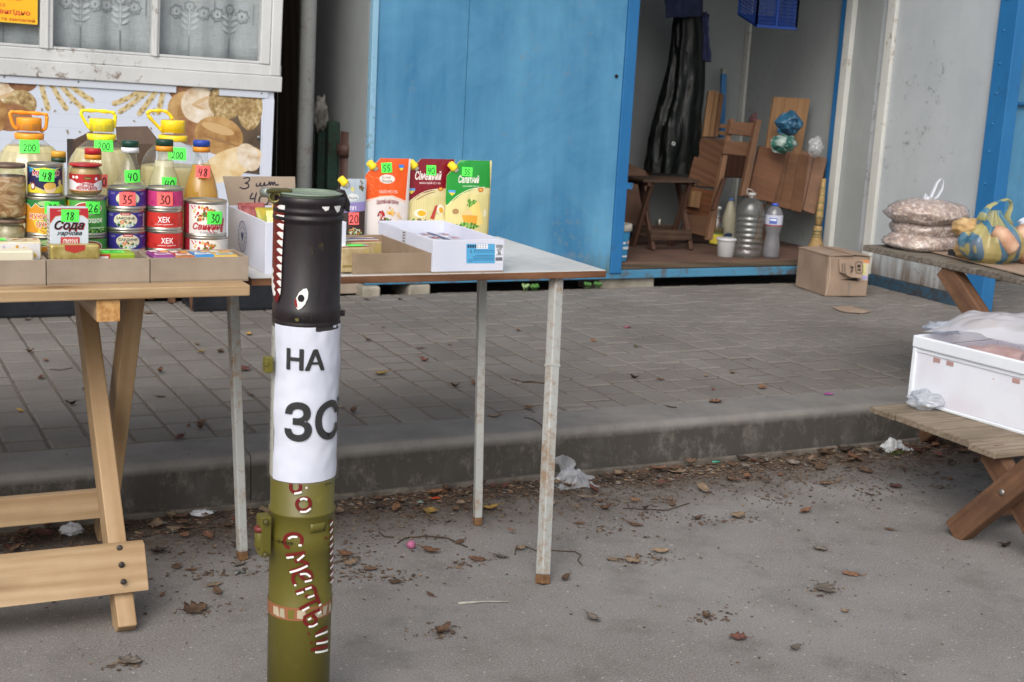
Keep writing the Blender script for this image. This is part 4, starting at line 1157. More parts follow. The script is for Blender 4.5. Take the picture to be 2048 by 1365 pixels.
hat = ptext('НА', 575, 648, 699, 740, 0.012)
sgn = [(*hat[:2], hat[2]+d, *hat[3:]) for d in (-.0011, 0, .0011)]+[(*hat[:3], hat[3]+d, *hat[4:]) for d in (-.0009, .0009)]+[('t', 'ЗСУ', a_s+wz*1.72, zv(845), hz, '#1d1d20', {'bold': .03, 'wid': wz*3.5})]
decal('sign_lettering', paper, sgn, pmap, step=0.004, base=0.0011, rough=0.3, kind='stuff')
mb = MB(); mb.grid(4, 24, lambda a, b: tmap(rp+.0003)(aS+(aL-.0005-aS)*a, zp0+(zp1-zp0)*b, 0))
sl = mb.build('sleeve_strip', plain('grey_film_strip', '#a9aaa2', '#b8b9b0', 9, 0.3), tubeo)
decal('punch_holes', sl, [('p', ell_pts((aS+aL)/2, zv(v), .0016, .0022, 10), '#4d4a30') for v in (688, 700, 727, 752, 772, 812, 850, 870, 893, 917)], tmap(rp+.0003), step=0.004)
mb = MB(); mb.grid(44, 20, lambda a, b: pm_(aS+(RT*1.98-aS)*a, zp0-.003+(zp1-zp0+.003)*b, 0.0048+0.0012*nz((a*6, b*7, 0), 1.0, 4)+0.0008*nz((a*16, b*18, 0), 1, 9)))
mb.build('plastic_sleeve', film('clear_sleeve', '#ffffff', 0.03, 0.12, 0.0), tubeo)
# red brush lettering
def TO(pts): return [tub(500+x/3.2136, 940+y/3.2136, RT) for x, y in pts]
strokes = [[(262, 84), (262, 118), (280, 140), (308, 138), (324, 118), (322, 90)],
           [(345, 178), (312, 192), (300, 220), (318, 252), (355, 256), (384, 232), (386, 200), (370, 182), (345, 178)],
           [(328, 482), (334, 440), (310, 412), (268, 408), (232, 424), (222, 456), (232, 488), (256, 498)],
           [(230, 546), (345, 528)], [(342, 520), (340, 545), (290, 590)], [(290, 572), (372, 600), (330, 625), (255, 650)],
           [(330, 640), (288, 665), (275, 700), (290, 735)], [(310, 650), (352, 640), (390, 660), (392, 700), (350, 706)], [(318, 668), (345, 700)],
           [(292, 785), (345, 765), (400, 742)], [(398, 742), (420, 770), (415, 800), (378, 815), (358, 800)],
           [(318, 892), (370, 862), (436, 830)], [(425, 798), (440, 835), (448, 868)],
           [(345, 945), (395, 918), (448, 890)], [(352, 942), (352, 975), (378, 995), (412, 985), (424, 955), (400, 930)],
           [(418, 1062), (455, 1030), (494, 1000)], [(420, 1108), (495, 1075)], [(390, 1155), (440, 1140), (496, 1128)]]
sh = [('s', TO(s), .0062, RD) for s in strokes]
for x, y in ((376, 1050), (393, 1106), (485, 434)): sh.append(('p', TO([(x-7, y-7), (x+7, y-8), (x+8, y+6), (x-5, y+8)]), RD))
hl = [[(285, 150), (318, 145), (332, 138)], [(322, 190), (345, 182), (368, 190)], [(322, 266), (360, 266), (390, 244)], [(248, 440), (270, 428), (305, 428)], [(312, 482), (332, 482)], [(236, 562), (282, 556)], [(348, 544), (305, 580)], [(256, 655), (310, 640), (370, 612)],
      [(322, 668), (360, 665), (388, 684)], [(352, 716), (398, 704)], [(285, 738), (298, 738)], [(300, 795), (345, 780)], [(355, 765), (395, 750)], [(370, 818), (412, 802)], [(335, 902), (380, 878)], [(440, 868), (456, 858)], [(372, 960), (392, 948)], [(375, 1003), (405, 1000), (432, 982)], [(432, 922), (455, 906)],
      [(418, 1066), (450, 1052), (494, 1032)], [(424, 1112), (495, 1096)], [(416, 1168), (455, 1164), (494, 1152)], [(358, 112), (368, 112)]]
sh += [('s', TO(s), .0040, WH) for s in hl]
for k in range(9):
    y = 312+k*46; sh.append(('s', TO([(506, y+30), (526, y)]), .005, RD)); sh.append(('s', TO([(508, y+42), (524, y+16)]), .004, WH))
a0_, z_ = tub(562, 1082); sh.append(('t', '21-04-09', a0_, z_, .006, '#24220f', {'wid': .05, 'bold': .01}))
a0_, z_ = tub(656, 966); sh.append(('t', '04-', a0_, z_, .005, '#24220f', {'wid': .02}))
decal('red_lettering', tubeo, sh, tmap(RT+0.0024), step=0.005, base=0.0002, lift=0.00006, rough=0.35, kind='stuff')
mb = MB(); mb.grid(6, 2, lambda a, b: tmap(RT+0.0022)(TO([(388, 370)])[0][0]+.032*a, TO([(388, 405)])[0][1]+.017*b, 0)); mb.build('buckle_plate', OLIVE, tubeo, solid=0.001)
# ================================================================== GROCERIES ON THE PINE TABLE
def pxm_at(p): return FPX/((Vector(p)-CC).dot(CF))
def find_y(u, v1, v2, nn):
    lo, hi = 2.7, 4.2
    f = lambda y: (aty(u, v1, y).z-ZT)-nn*(aty(u, v1, y).z-aty(u, v2, y).z)
    for _ in range(50):
        m_ = (lo+hi)/2
        if f(m_)*f(lo) <= 0: hi = m_
        else: lo = m_
    return (lo+hi)/2
YTR = atz(497, 562, ZT).y                      # front of the cardboard trays
YC = find_y(250, 373, 415.5, 4)
TRAYD = atz(460, 498, ZT+0.055).y-YTR
YC = max(min(YC, YTR+0.40), YTR+TRAYD+0.045)
CARD = plain('grey_brown_card', '#8f8172', '#a09282', 10, 0.8, 0.15, 80)
CARDI = plain('card_inside', '#857665', '#968774', 10, 0.85)
def tray(name, label, x0, x1, y0, y1, z0, h, front=None, group=None, t=0.003, mats=None, cat='tray', slant=0.0):
    mt, mi_ = mats or (CARD, CARDI)
    r = thing(name, label, cat, ((x0+x1)/2, (y0+y1)/2, z0), group)
    MB().box2((x0, y0, z0), (x1, y1, z0+t)).build('bottom', mi_, r)
    MB().box2((x0, y0, z0+t+.0002), (x1, y0+t, z0+h)).build('front_wall', mt, r, bevel=0.0008)
    MB().box2((x0, y1-t, z0+t+.0002), (x1, y1, z0+h)).build('back_wall', mt, r, bevel=0.0008)
    MB().box2((x0, y0+t+.0003, z0+t+.0002), (x0+t, y1-t-.0003, z0+h-.001)).build('side_wall', mt, r, bevel=0.0008)
    MB().box2((x1-t, y0+t+.0003, z0+t+.0002), (x1, y1-t-.0003, z0+h-.001)).build('side_wall', mt, r, bevel=0.0008)
    mb = MB()
    for x in (x0+t+.006, x1-t-.006): mb.box((x, y0+t+.003, z0+h-.006), (0.009, 0.004, 0.011))
    mb.build('corner_tabs', ink('#2a2622'), r, kind='stuff')
    return r
zt_ = aty(400, 515, YTR).z
hT = zt_-ZT
tg = 'grey cardboard trays along the front of the pine table'
xs_ = [aty(u, 545, YTR).x for u in (-60, 91, 93, 299, 301, 497)]
tray('cardboard_tray', 'cardboard tray holding white and yellow butter packs at the left edge', xs_[0], xs_[1], YTR-.004, YTR+TRAYD, ZT, hT, group=tg)
tray('cardboard_tray', 'middle cardboard tray holding the baking soda box and gold butter', xs_[2], xs_[3], YTR-.002, YTR+TRAYD, ZT, hT, group=tg)
t3 = tray('cardboard_tray', 'right cardboard tray with small bright seasoning packets inside', xs_[4], xs_[5], YTR, YTR+TRAYD, ZT, hT, group=tg)
TIN = plain('tin_metal', '#a7a59b', '#bdbab0', 12, 0.32, metal=0.85)
TINT = plain('tin_lid_gold', '#b3ab8b', '#c8c1a4', 14, 0.35, metal=0.6)
def price(parent, fn, txt, w, h, col=TAGG, off=(0, 0), a=0.0, step=None, cat=None):
    mp = lambda u, v, hh: fn(u, v, hh)
    return decal('price_tag', parent, shift(tag_shapes(txt, w, h, col), off[0], off[1], a), mp, step=step, base=0.0016, lift=0.0002, rough=0.6)
def can(label, x, y, z, r, h, shapes, base, group, ang=0.0, extra=None, lid=None):
    o = thing('tin_can', label, 'can', (x, y, z), group)
    prof = [(r*.93, 0), (r*.985, 0.0), (r, .0018), (r, .004), (r*.972, .0055), (r*.972, h-.0055), (r, h-.004), (r, h-.001), (r*.98, h), (r*.93, h), (r*.92, h-.004), (r*.5, h-.0045), (r*.001, h-.004)]
    MB().lathe(prof, (x, y, z), 32, cap1=False).build('body', [TIN, ], o)
    MB().lathe([(r*.9, h-.0035), (r*.6, h-.003), (r*.55, h-.0038), (.0005, h-.0035)], (x, y, z), 24, cap0=False, cap1=False).build('lid', lid or TINT, o)
    rr = r*.974; a = to_cam((x, y))+ang
    full = math.pi*rr
    sh = [('p', rect_pts(-full, .007, full, h-.007), base)]+shapes
    decal('label', o, sh, cylmap((x, y, z), rr, a), step=rr*0.125, lift=0.00008, base=0.0002, rough=0.35)
    if extra:
        for txt, w, hh, col, off, rt in extra: price(o, cylmap((x, y, z), rr+.0012, a), txt, w, hh, col, off, rt, step=0.008)
    return o
def blobs(cx_, cy_, w, h, n, cols, s=(.003, .006), seed=1):
    q = random.Random(seed); out = []
    for _ in range(n):
        a = q.uniform(0, 6.28); k = math.sqrt(q.random())
        r = q.uniform(*s)
        out.append(('p', ell_pts(cx_+w*k*math.cos(a), cy_+h*k*math.sin(a), r, r*q.uniform(.5, 1), 9, q.uniform(0, 3)), q.choice(cols)))
    return out
def colx(u, y, v=440): return aty(u, v, y).x
# --- sardines
def stack_geom(u, v1, v2, n, y):
    ztop = aty(u, v1, y).z
    return (ztop-ZT)/n
hS = stack_geom(252, 373, 415, 4, YC)
cxs = colx(252, YC); rS = 38.5/pxm_at((cxs, YC, .9))
IND = '#3a3189'
def sard(word, barcode=False, banner='СКУМБРІЯ'):
    m_ = hS/2; sh = []
    sh += [('p', ell_pts(0, m_, rS*.62, hS*.34, 24), '#ded9bd')]
    sh += blobs(0, m_-hS*.17, rS*.5, hS*.12, 18, ['#3f7d34', '#5c9a45', '#2f5f2c', '#b9cfc0', '#9fc0d0'], (.002, .004), 3)
    sh += blobs(rS*.02, m_-hS*.06, rS*.33, hS*.07, 8, ['#d79a7a', '#e0b08c', '#7a5a55', '#c98a3a'], (.002, .0045), 5)
    sh += [('p', rect_pts(-rS*.24, m_+hS*.24, rS*.24, m_+hS*.35), '#b52a35'), ('p', rect_pts(-rS*.18, m_+hS*.28, rS*.18, m_+hS*.31), '#e8d5d0')]
    if word: sh.append(('t', word, 0, m_+hS*.10, hS*.12, '#26222c', {'wid': rS*.95, 'bold': .012}))
    for s in (-1, 1):
        for k in range(2): sh.append(('p', rect_pts(s*rS*.8-.006, m_+hS*(.26-k*.06), s*rS*.8+.006, m_+hS*(.275-k*.06)), '#b9b4dc'))
    if barcode:
        sh.append(('p', rect_pts(rS*1.02, m_-hS*.3, rS*1.14, m_+hS*.3), '#d9d8dc'))
        for k in range(9): sh.append(('p', rect_pts(rS*1.03, m_-hS*.26+k*hS*.058, rS*1.13, m_-hS*.24+k*hS*.058), '#26222c'))
    return sh
gS = 'stack of blue sardine cans'
sx_ = [0, .001, -.001, .002]
can('blue sardine can at the bottom of its stack, mostly hidden by the tray', cxs, YC, ZT, rS, hS, sard('САРДИНИ'), IND, gS, .0)
can('blue САРДИНИ can, lowest one showing above the tray', cxs+sx_[1], YC, ZT+hS, rS, hS, sard('САРДИНИ'), IND, gS, .08)
can('blue SARDINE can with a barcode, middle of its stack', cxs+sx_[2], YC, ZT+2*hS, rS, hS, sard('SARDINE', True), IND, gS, .0)
can('blue sardine can wearing a pink price tag 35, top of its stack', cxs+sx_[3], YC, ZT+3*hS, rS, hS, sard(''), IND, gS, .05, [('35', .034, hS*.62, TAGR, (-.001, hS*.5), 0.02)])
# --- hake
cxh = colx(328, YC); rH = rS*.985
def hake(w, c='#ffffff'):
    sh = []
    q = random.Random(9)
    for _ in range(10):
        a, b = q.uniform(-rH*1.2, rH*1.2), q.uniform(hS*.25, hS*.8)
        sh.append(('s', [(a+.004*math.cos(t), b+.003*math.sin(t)) for t in (0, 1.2, 2.5, 3.8, 5.2, 6.3)], .0006, '#8a1f22'))
    if w: sh += [('t', 'ХЕК', rH*.05, hS*.52, hS*.24, c, {'bold': .012, 'wid': rH*.62}), ('t', 'натуральний з додаванням олії', rH*.05, hS*.30, hS*.055, c, {'wid': rH*.95})]
    return sh
gH = 'stack of red hake cans'
can('red hake can hidden low behind the tray, bottom of its stack', cxh, YC, ZT, rH, hS, hake(True), '#c5302c', gH)
can('red ХЕК can just above the right tray, second from the bottom', cxh+.001, YC, ZT+hS, rH, hS, hake(True), '#c5302c', gH, .1)
can('red ХЕК can directly under the pink can', cxh, YC, ZT+2*hS, rH, hS, hake(True), '#c8352e', gH, -.05)
can('magenta pink can with a pink price tag 30, top of the hake stack', cxh+.001, YC, ZT+3*hS, rH, hS, hake(False), '#c23a78', gH, 0, [('30', .034, hS*.64, TAGR, (.001, hS*.5), .02)])
# --- pork
cxp = colx(410, YC+.005, 450); rP = 43.0/pxm_at((cxp, YC, .88)); hP = stack_geom(410, 400, 474, 2, YC)
def pork():
    sh = [('p', rect_pts(-rP*3.1, .0065, -rP*.78, hP-.0065), '#9f2b3a')]
    for k in range(3): sh.append(('p', [(-rP*.7+k*.004, hP*.88), (-rP*.7+k*.004+.004, hP*.88), (rP*.35+k*.004, hP*.1), (rP*.35-.004+k*.004, hP*.1)], ['#c25a63', '#efe7e2', '#c76f77'][k]))
    sh += [('p', ell_pts(rP*.08, hP*.62, rP*.72, hP*.3, 26), '#e9e4da')]
    sh += blobs(rP*.08, hP*.66, rP*.6, hP*.22, 46, ['#b5352f', '#c9513f', '#8f4a2c', '#d6884f', '#7a8a3c', '#4f7434', '#d9b46a'], (.0025, .0055), 7)
    sh += [('t', 'Свинина', rP*.2, hP*.30, hP*.17, '#b02a33', {'bold': .03, 'shear': .25, 'wid': rP*1.5}), ('t', 'з горохом', rP*.2, hP*.13, hP*.09, '#8d8a88', {'wid': rP*.8})]
    sh += [('p', [(rP*.75, hP*.15), (rP*.95, hP*.55), (rP*1.02, hP*.5), (rP*.9, hP*.12)], '#a83a45')]
    return sh
gP = 'stack of pork cans'
can('white and red Свинина can half hidden behind the right tray', cxp, YC+.005, ZT, rP, hP, pork(), '#d9d6d2', gP, .03)
can('white and red Свинина can with a green price tag 30', cxp, YC+.005, ZT+hP, rP, hP, pork(), '#d9d6d2', gP, -.02, [('30', .036, .029, TAGG, (rP*.48, hP*.55), -.03)])
# --- corn and peas
YV = YC-.002
cxc = colx(91, YV); cxg = colx(173, YV); rC = 40.5/pxm_at((cxc, YV, .88)); hC = stack_geom(91, 391, 469, 2, YV)
def corn():
    full = math.pi*rC*.97
    n_ = 26; top = hC-.0068
    drip = [(-full, top)]+[(-full+2*full*k/n_/1.0, hC*.78+hC*.07*math.sin(k*2.4)) for k in range(n_+1)]+[(full, top)]
    dripw = [(-full, top)]+[(-full+2*full*k/n_/1.0, hC*.765+hC*.07*math.sin(k*2.4)) for k in range(n_+1)]+[(full, top)]
    sh = [('p', dripw, '#e9e7dc'), ('p', drip, '#2c7a3f'), ('p', ell_pts(rC*.05, hC*.84, rC*.42, hC*.07, 18), '#a9c48a')]
    sh += [('p', ell_pts(-rC*.2, hC*.28, rC*.3, hC*.34, 18, .6), '#e4b73a'), ('p', ell_pts(rC*.25, hC*.25, rC*.62, hC*.09, 16, -.9), '#7fa83c'), ('p', ell_pts(0, hC*.22, rC*.5, hC*.06, 16, -.75), '#4f8a36')]
    sh += blobs(-rC*.2, hC*.24, rC*.25, hC*.2, 30, ['#f0cc58', '#d49a26', '#edc04a'], (.0018, .003), 2)
    sh += [('t', 'КУКУРУДЗА', rC*.15, hC*.5, hC*.13, '#f1ead8', {'bold': .07, 'wid': rC*1.9}), ('t', 'КУКУРУДЗА', rC*.15, hC*.5, hC*.12, '#c0302b', {'bold': .02, 'wid': rC*1.85})]
    sh += [('t', 'ЦУКРОВА', rC*.25, hC*.31, hC*.12, '#f1ead8', {'bold': .07, 'wid': rC*1.4}), ('t', 'ЦУКРОВА', rC*.25, hC*.31, hC*.11, '#c0302b', {'bold': .02, 'wid': rC*1.36})]
    return sh
gC = 'corn and pea cans'
can('orange and green sweet corn can behind the soda box, lower one', cxc, YV, ZT, rC, hC, corn(), '#cf8a24', gC, .05)
can('orange and green corn can КУКУРУДЗА with a green tag, under the milk can', cxc+.001, YV, ZT+hC, rC, hC, corn(), '#d2902a', gC, -.02, [('30', .031, .026, TAGG, (rC*.32, hC*.74), -.02)])
def pea():
    sh = [('p', rect_pts(-rC*1.25, hC*.5, -rC*.95, hC*.9), '#d6b634')]
    sh += [('p', ell_pts(rC*.1, hC*.72, rC*.72, hC*.17, 22), '#e9e6da'), ('p', ell_pts(rC*.1, hC*.72, rC*.66, hC*.15, 22), '#b23a2f')]
    sh += [('t', 'горошок', rC*.2, hC*.42, hC*.13, '#f2f2ea', {'bold': .03, 'wid': rC*1.3}), ('t', 'ЗЕЛЕНИЙ', rC*.25, hC*.285, hC*.08, '#2c5a2c', {'bold': .01, 'wid': rC*.95}), ('p', rect_pts(-rC*.3, hC*.2, rC*.95, hC*.225), '#cfe0c4')]
    sh += [('p', rect_pts(-rC*.6, .008, rC*1.1, hC*.19), '#244f22')]+blobs(rC*.25, hC*.14, rC*.75, hC*.06, 40, ['#4f9a3c', '#7cbb56', '#2f6f2c', '#96c76a'], (.002, .0034), 4)
    return sh
can('green pea can with a red oval, lower one behind the soda box', cxg, YV, ZT, rC, hC, pea(), '#4d9a45', gC, .0)
can('green горошок pea can with a green tag 26, under the mustard jar', cxg, YV, ZT+hC, rC, hC, pea(), '#55a84c', gC, .0, [('26', .031, .026, TAGG, (rC*.32, hC*.74), -.03)])
# --- condensed milk on the corn
zm = ZT+2*hC; hM = aty(96, 326, YV).z-zm; rM = 34.5/pxm_at((cxc, YV, .98))
w_ = rM*.974*math.pi
sh = [('p', [(-rM*1.4, .008), (-rM*1.4, hM*.3), (-rM*.85, hM*.38), (rM*.15, .012), (rM*1.05, hM*.38), (rM*1.5, hM*.3), (rM*1.5, .008)], '#e3d03a'),
      ('p', rect_pts(-w_, hM*.86, w_, hM-.008), '#2f93c4'), ('p', [(-rM*1.0, hM*.9), (-rM*.55, hM*.86), (0, hM*.9), (rM*.6, hM*.85), (rM*1.0, hM*.9), (rM*.6, hM*.8), (-rM*.5, hM*.8)], '#e8d84a'),
      ('p', [(-rM*.98, hM*.7), (-rM*.98, hM*.9), (-rM*.62, hM*.84)], '#2f93c4'),
      ('s', [(-rM*.95, hM*.42), (-rM*.4, hM*.25), (rM*.15, .012), (rM*.6, hM*.22), (rM*1.0, hM*.4)], .0016, '#b9b6a8'),
      ('p', ell_pts(rM*.3, hM*.27, rM*.34, hM*.16, 18), '#e8c79a'), ('p', ell_pts(rM*.28, hM*.34, rM*.36, hM*.11, 16, .1), '#d9ad55'), ('p', ell_pts(-rM*.72, hM*.32, rM*.17, hM*.12, 16), '#8a3b26'), ('p', ell_pts(-rM*.72, hM*.32, rM*.11, hM*.08, 16), '#e9e4da'),
      ('p', ell_pts(rM*.92, hM*.42, rM*.12, hM*.1, 14), '#d9b46a'),
      ('t', 'МОЛОКО', rM*.08, hM*.72, hM*.13, '#f4f1ea', {'bold': .07, 'wid': rM*1.62}), ('t', 'МОЛОКО', rM*.08, hM*.72, hM*.12, '#c0263a', {'bold': .03, 'wid': rM*1.58}), ('p', rect_pts(-rM*.5, hM*.595, rM*.66, hM*.625), '#c9c6dc')]
can('dark blue and yellow condensed milk can with a green tag 48', cxc, YV, zm, rM, hM, sh, '#26224f', gC, 0, [('48', .031, .026, TAGG, (rM*.12, hM*.66), -.06)])
# --- glass jars
def glass(name, tint='#f4f7f5'): return film(name, tint, 0.02, 0.06, 0.1)
GL = glass('jar_glass')
def jar(label, x, y, z, r, h, content, lidmat, fill=0.88, group=None, shapes=None, name='glass_jar', lidr=1.0):
    o = thing(name, label, 'jar', (x, y, z), group)
    MB().lathe([(r*.8, 0), (r*.96, .004), (r, .012), (r, h*.68), (r*.97, h*.78), (r*.84, h*.87), (r*.82, h*.9), (r*.82, h*.98)], (x, y, z), 32, cap1=False).build('glass', GL, o)
    MB().lathe([(r*.76, .004), (r*.92, .008), (r*.955, .015), (r*.955, h*.66), (r*.92, h*.78), (r*.8, h*fill)], (x, y, z), 32).build('contents', content, o)
    MB().lathe([(r*.85*lidr, h*.925), (r*.93*lidr, h*.93), (r*.94*lidr, h*.985), (r*.9*lidr, h), (r*.1, h+.0015)], (x, y, z), 32).build('lid', lidmat, o)
    if shapes: decal('label', o, shapes, cylmap((x, y, z), r*1.002, to_cam((x, y))), step=r*.125, lift=0.00008, rough=0.35)
    return o
zg_ = ZT+2*hC; xg = colx(171, YV, 350); hG = aty(171, 327, YV).z-zg_; rG = 31.5/pxm_at((xg, YV, .98))
sh = [('p', rect_pts(-rG*3.1, hG*.2, rG*3.1, hG*.70), '#e4e2e6'), ('p', [(-rG*3.1, hG*.70), (rG*3.1, hG*.70), (rG*3.1, hG*.5), (rG*.9, hG*.5), (rG*.55, hG*.42), (0, hG*.46), (-rG*.5, hG*.42), (-rG*.95, hG*.52), (-rG*3.1, hG*.5)], '#b52a2c'),
      ('p', rect_pts(-rG*3.1, hG*.17, rG*3.1, hG*.205), '#c07a3a'),
      ('p', ell_pts(rG*.12, hG*.585, rG*.26, hG*.05, 16), '#5a3a22'), ('t', 'Король', rG*.12, hG*.585, hG*.05, '#e0bf6a', {'shear': .2, 'wid': rG*.36}), ('p', ell_pts(-rG*.8, hG*.6, rG*.1, hG*.045, 12), '#ece6e0'), ('p', ell_pts(-rG*.55, hG*.6, rG*.1, hG*.045, 12), '#ece6e0'), ('p', ell_pts(rG*.68, hG*.56, rG*.1, hG*.05, 12), '#dfe4ee'),
      ('t', 'ГІРЧИЦЯ', rG*.08, hG*.395, hG*.085, '#b52a2c', {'bold': .03, 'wid': rG*.85}), ('t', '«ВІННИЦЬКА»', rG*.08, hG*.285, hG*.10, '#b52a2c', {'bold': .035, 'wid': rG*1.35})]
REDLID = plain('red_lid', '#a81f27', '#bd2a30', 20, 0.3)
jar('red lidded mustard jar ГІРЧИЦЯ standing on the green pea can', xg, YV, zg_, rG, hG, plain('mustard', '#b3935a', '#c4a56c', 20, 0.5), REDLID, .9, shapes=sh, lidr=1.08)
n = NT('stewed_meat'); v = n.coord((1, 1, 1.8))
f = n.noise(v, 26, 5, 0.6, 1.0)
n.set(n.ramp(f, [(0.3, lin('#5b3a26')), (0.45, lin('#94693f')), (0.58, lin('#c3a680')), (0.7, lin('#d8c9b2'))]), 0.3); n.bump(f, .4, .004)
MEAT = n.mat
n = NT('jar_brine'); v = n.coord((1, 1, 2)); f = n.noise(v, 20, 5, 0.6, 0.6)
n.set(n.ramp(f, [(0.35, lin('#7d6a45')), (0.55, lin('#a79a78')), (0.7, lin('#c9c6b4'))]), 0.3)
BRINE = n.mat
DLID = plain('worn_lid', '#6d5a4e', '#a08b7c', 12, 0.45, metal=0.4)
xj_ = colx(18, YV, 420); rJ = 33.0/pxm_at((xj_, YV, .9)); zj = aty(15, 440, YV-.02).z
jar('squat glass jar of stewed meat under the tall meat jar', xj_, YV, ZT, rJ, zj-ZT, BRINE, DLID, group='glass jars of meat')
jar('glass jar of brown stewed meat at the left edge, on top of another', xj_+.001, YV, zj+.001, rJ*1.02, aty(18, 328, YV).z-zj, MEAT, DLID, fill=.74, group='glass jars of meat')
# --- one litre bottles
def bottle_prof(r, h, ):
    return [(r*.55, 0), (r*.9, .004), (r, .014), (r*.99, h*.20), (r*.955, h*.22), (r*.99, h*.24), (r*.955, h*.28), (r*.99, h*.30), (r*.955, h*.335), (r, h*.36), (r*1.0, h*.50), (r*.95, h*.58), (r*.78, h*.68), (r*.55, h*.77), (r*.40, h*.83), (r*.36, h*.86), (r*.36, h*.90), (r*.44, h*.905), (r*.44, h*.915), (r*.36, h*.92), (r*.36, h*.97)]
def liq(name, tint, opac): return film(name, tint, opac, 0.1, 0.05)
PET = film('clear_bottle', '#fbfcfb', 0.04, 0.05, 0.35)
PET2 = film('cloudy_bottle', '#f4f3e6', 0.10, 0.08, 0.35)
def bottle(label, u, vtop, y, r_px, capc, ringc, liquid, fill, group, tagt=None, wallm=None):
    pz = aty(u, vtop, y); x = pz.x; h = pz.z-ZT; r = r_px/pxm_at((x, y, ZT+h*.5))
    o = thing('oil_bottle', label, 'bottle', (x, y, ZT), group)
    pr_ = bottle_prof(r, h)
    MB().lathe(pr_, (x, y, ZT), 32, cap1=False, mod=lambda a, z, rr: 1+0.012*math.cos(10*a+(z-ZT)*0)*(1 if h*.5 < z < h*.8 else 0)).build('bottle', wallm or PET, o)
    q = [(rr*.94, zz+.003) for rr, zz in pr_ if zz < h*fill]
    q.append((q[-1][0]*.97, h*fill))
    MB().lathe(q, (x, y, ZT), 28).build('oil', liquid, o)
    rc = r*.47
    mb = MB(); mb.lathe([(rc, h*.905), (rc, h*.948)], (x, y, ZT), 28, mod=lambda a, z, rr: 1+.015*math.cos(28*a), cap0=True); mb.build('cap_ring', ink(ringc, .4), o)
    mb = MB(); mb.lathe([(rc, h*.95), (rc, h-.003), (rc*.93, h), (rc*.5, h)], (x, y, ZT), 28, mod=lambda a, z, rr: 1+.015*math.cos(28*a)); mb.build('cap', ink(capc, .4), o)
    if tagt:
        txt, w, hh, col, pu, pv, a = tagt
        s = aty(pu, pv, y-r); rr = r*1.0
        az = to_cam((x, y)); d = (s.x-x)*(-math.sin(az))+(s.y-y)*math.cos(az)
        price(o, cylmap((x, y, ZT), rr, az), txt, w, hh, col, (d, s.z-ZT), a, step=0.008)
    return o
YBT = YC+.118
gB = 'one litre oil bottles behind the cans'
PALE = liq('pale_oil', '#fbf2c4', .7); AMB = liq('amber_oil', '#fbcf58', .62); CLO = liq('milky_oil', '#faf6dc', .75); CLR = liq('clear_oil', '#f8f4da', .5)
bottle('small bottle with a yellow cap over a dark green ring behind the milk can', 117, 303, YBT, 30, '#d9a53a', '#1f3a26', PALE, .6, gB)
bottle('oil bottle with a red cap over an orange ring behind the mustard jar', 186, 297, YBT, 34, '#b8232f', '#dd942a', PALE, .6, gB, ('30', .03, .03, TAGR, 204, 363, 0))
bottle('clear oil bottle with a green cap over a white ring and tag 40', 260, 282, YBT, 36, '#123f33', '#dfe1ea', CLR, .66, gB, ('40', .034, .028, TAGG, 265, 353, .06))
bottle('milky oil bottle with a green cap over an orange ring and tag 40', 329, 279, YBT-.01, 36, '#123f33', '#de962c', CLO, .83, gB, ('40', .034, .03, TAGG, 339, 368, -.03), PET2)
bottle('amber oil bottle with a blue cap over an orange ring and pink tag 48', 403, 281, YBT, 35, '#2646a0', '#de8f2a', AMB, .80, gB, ('48', .033, .028, TAGR, 406, 344, -.04))
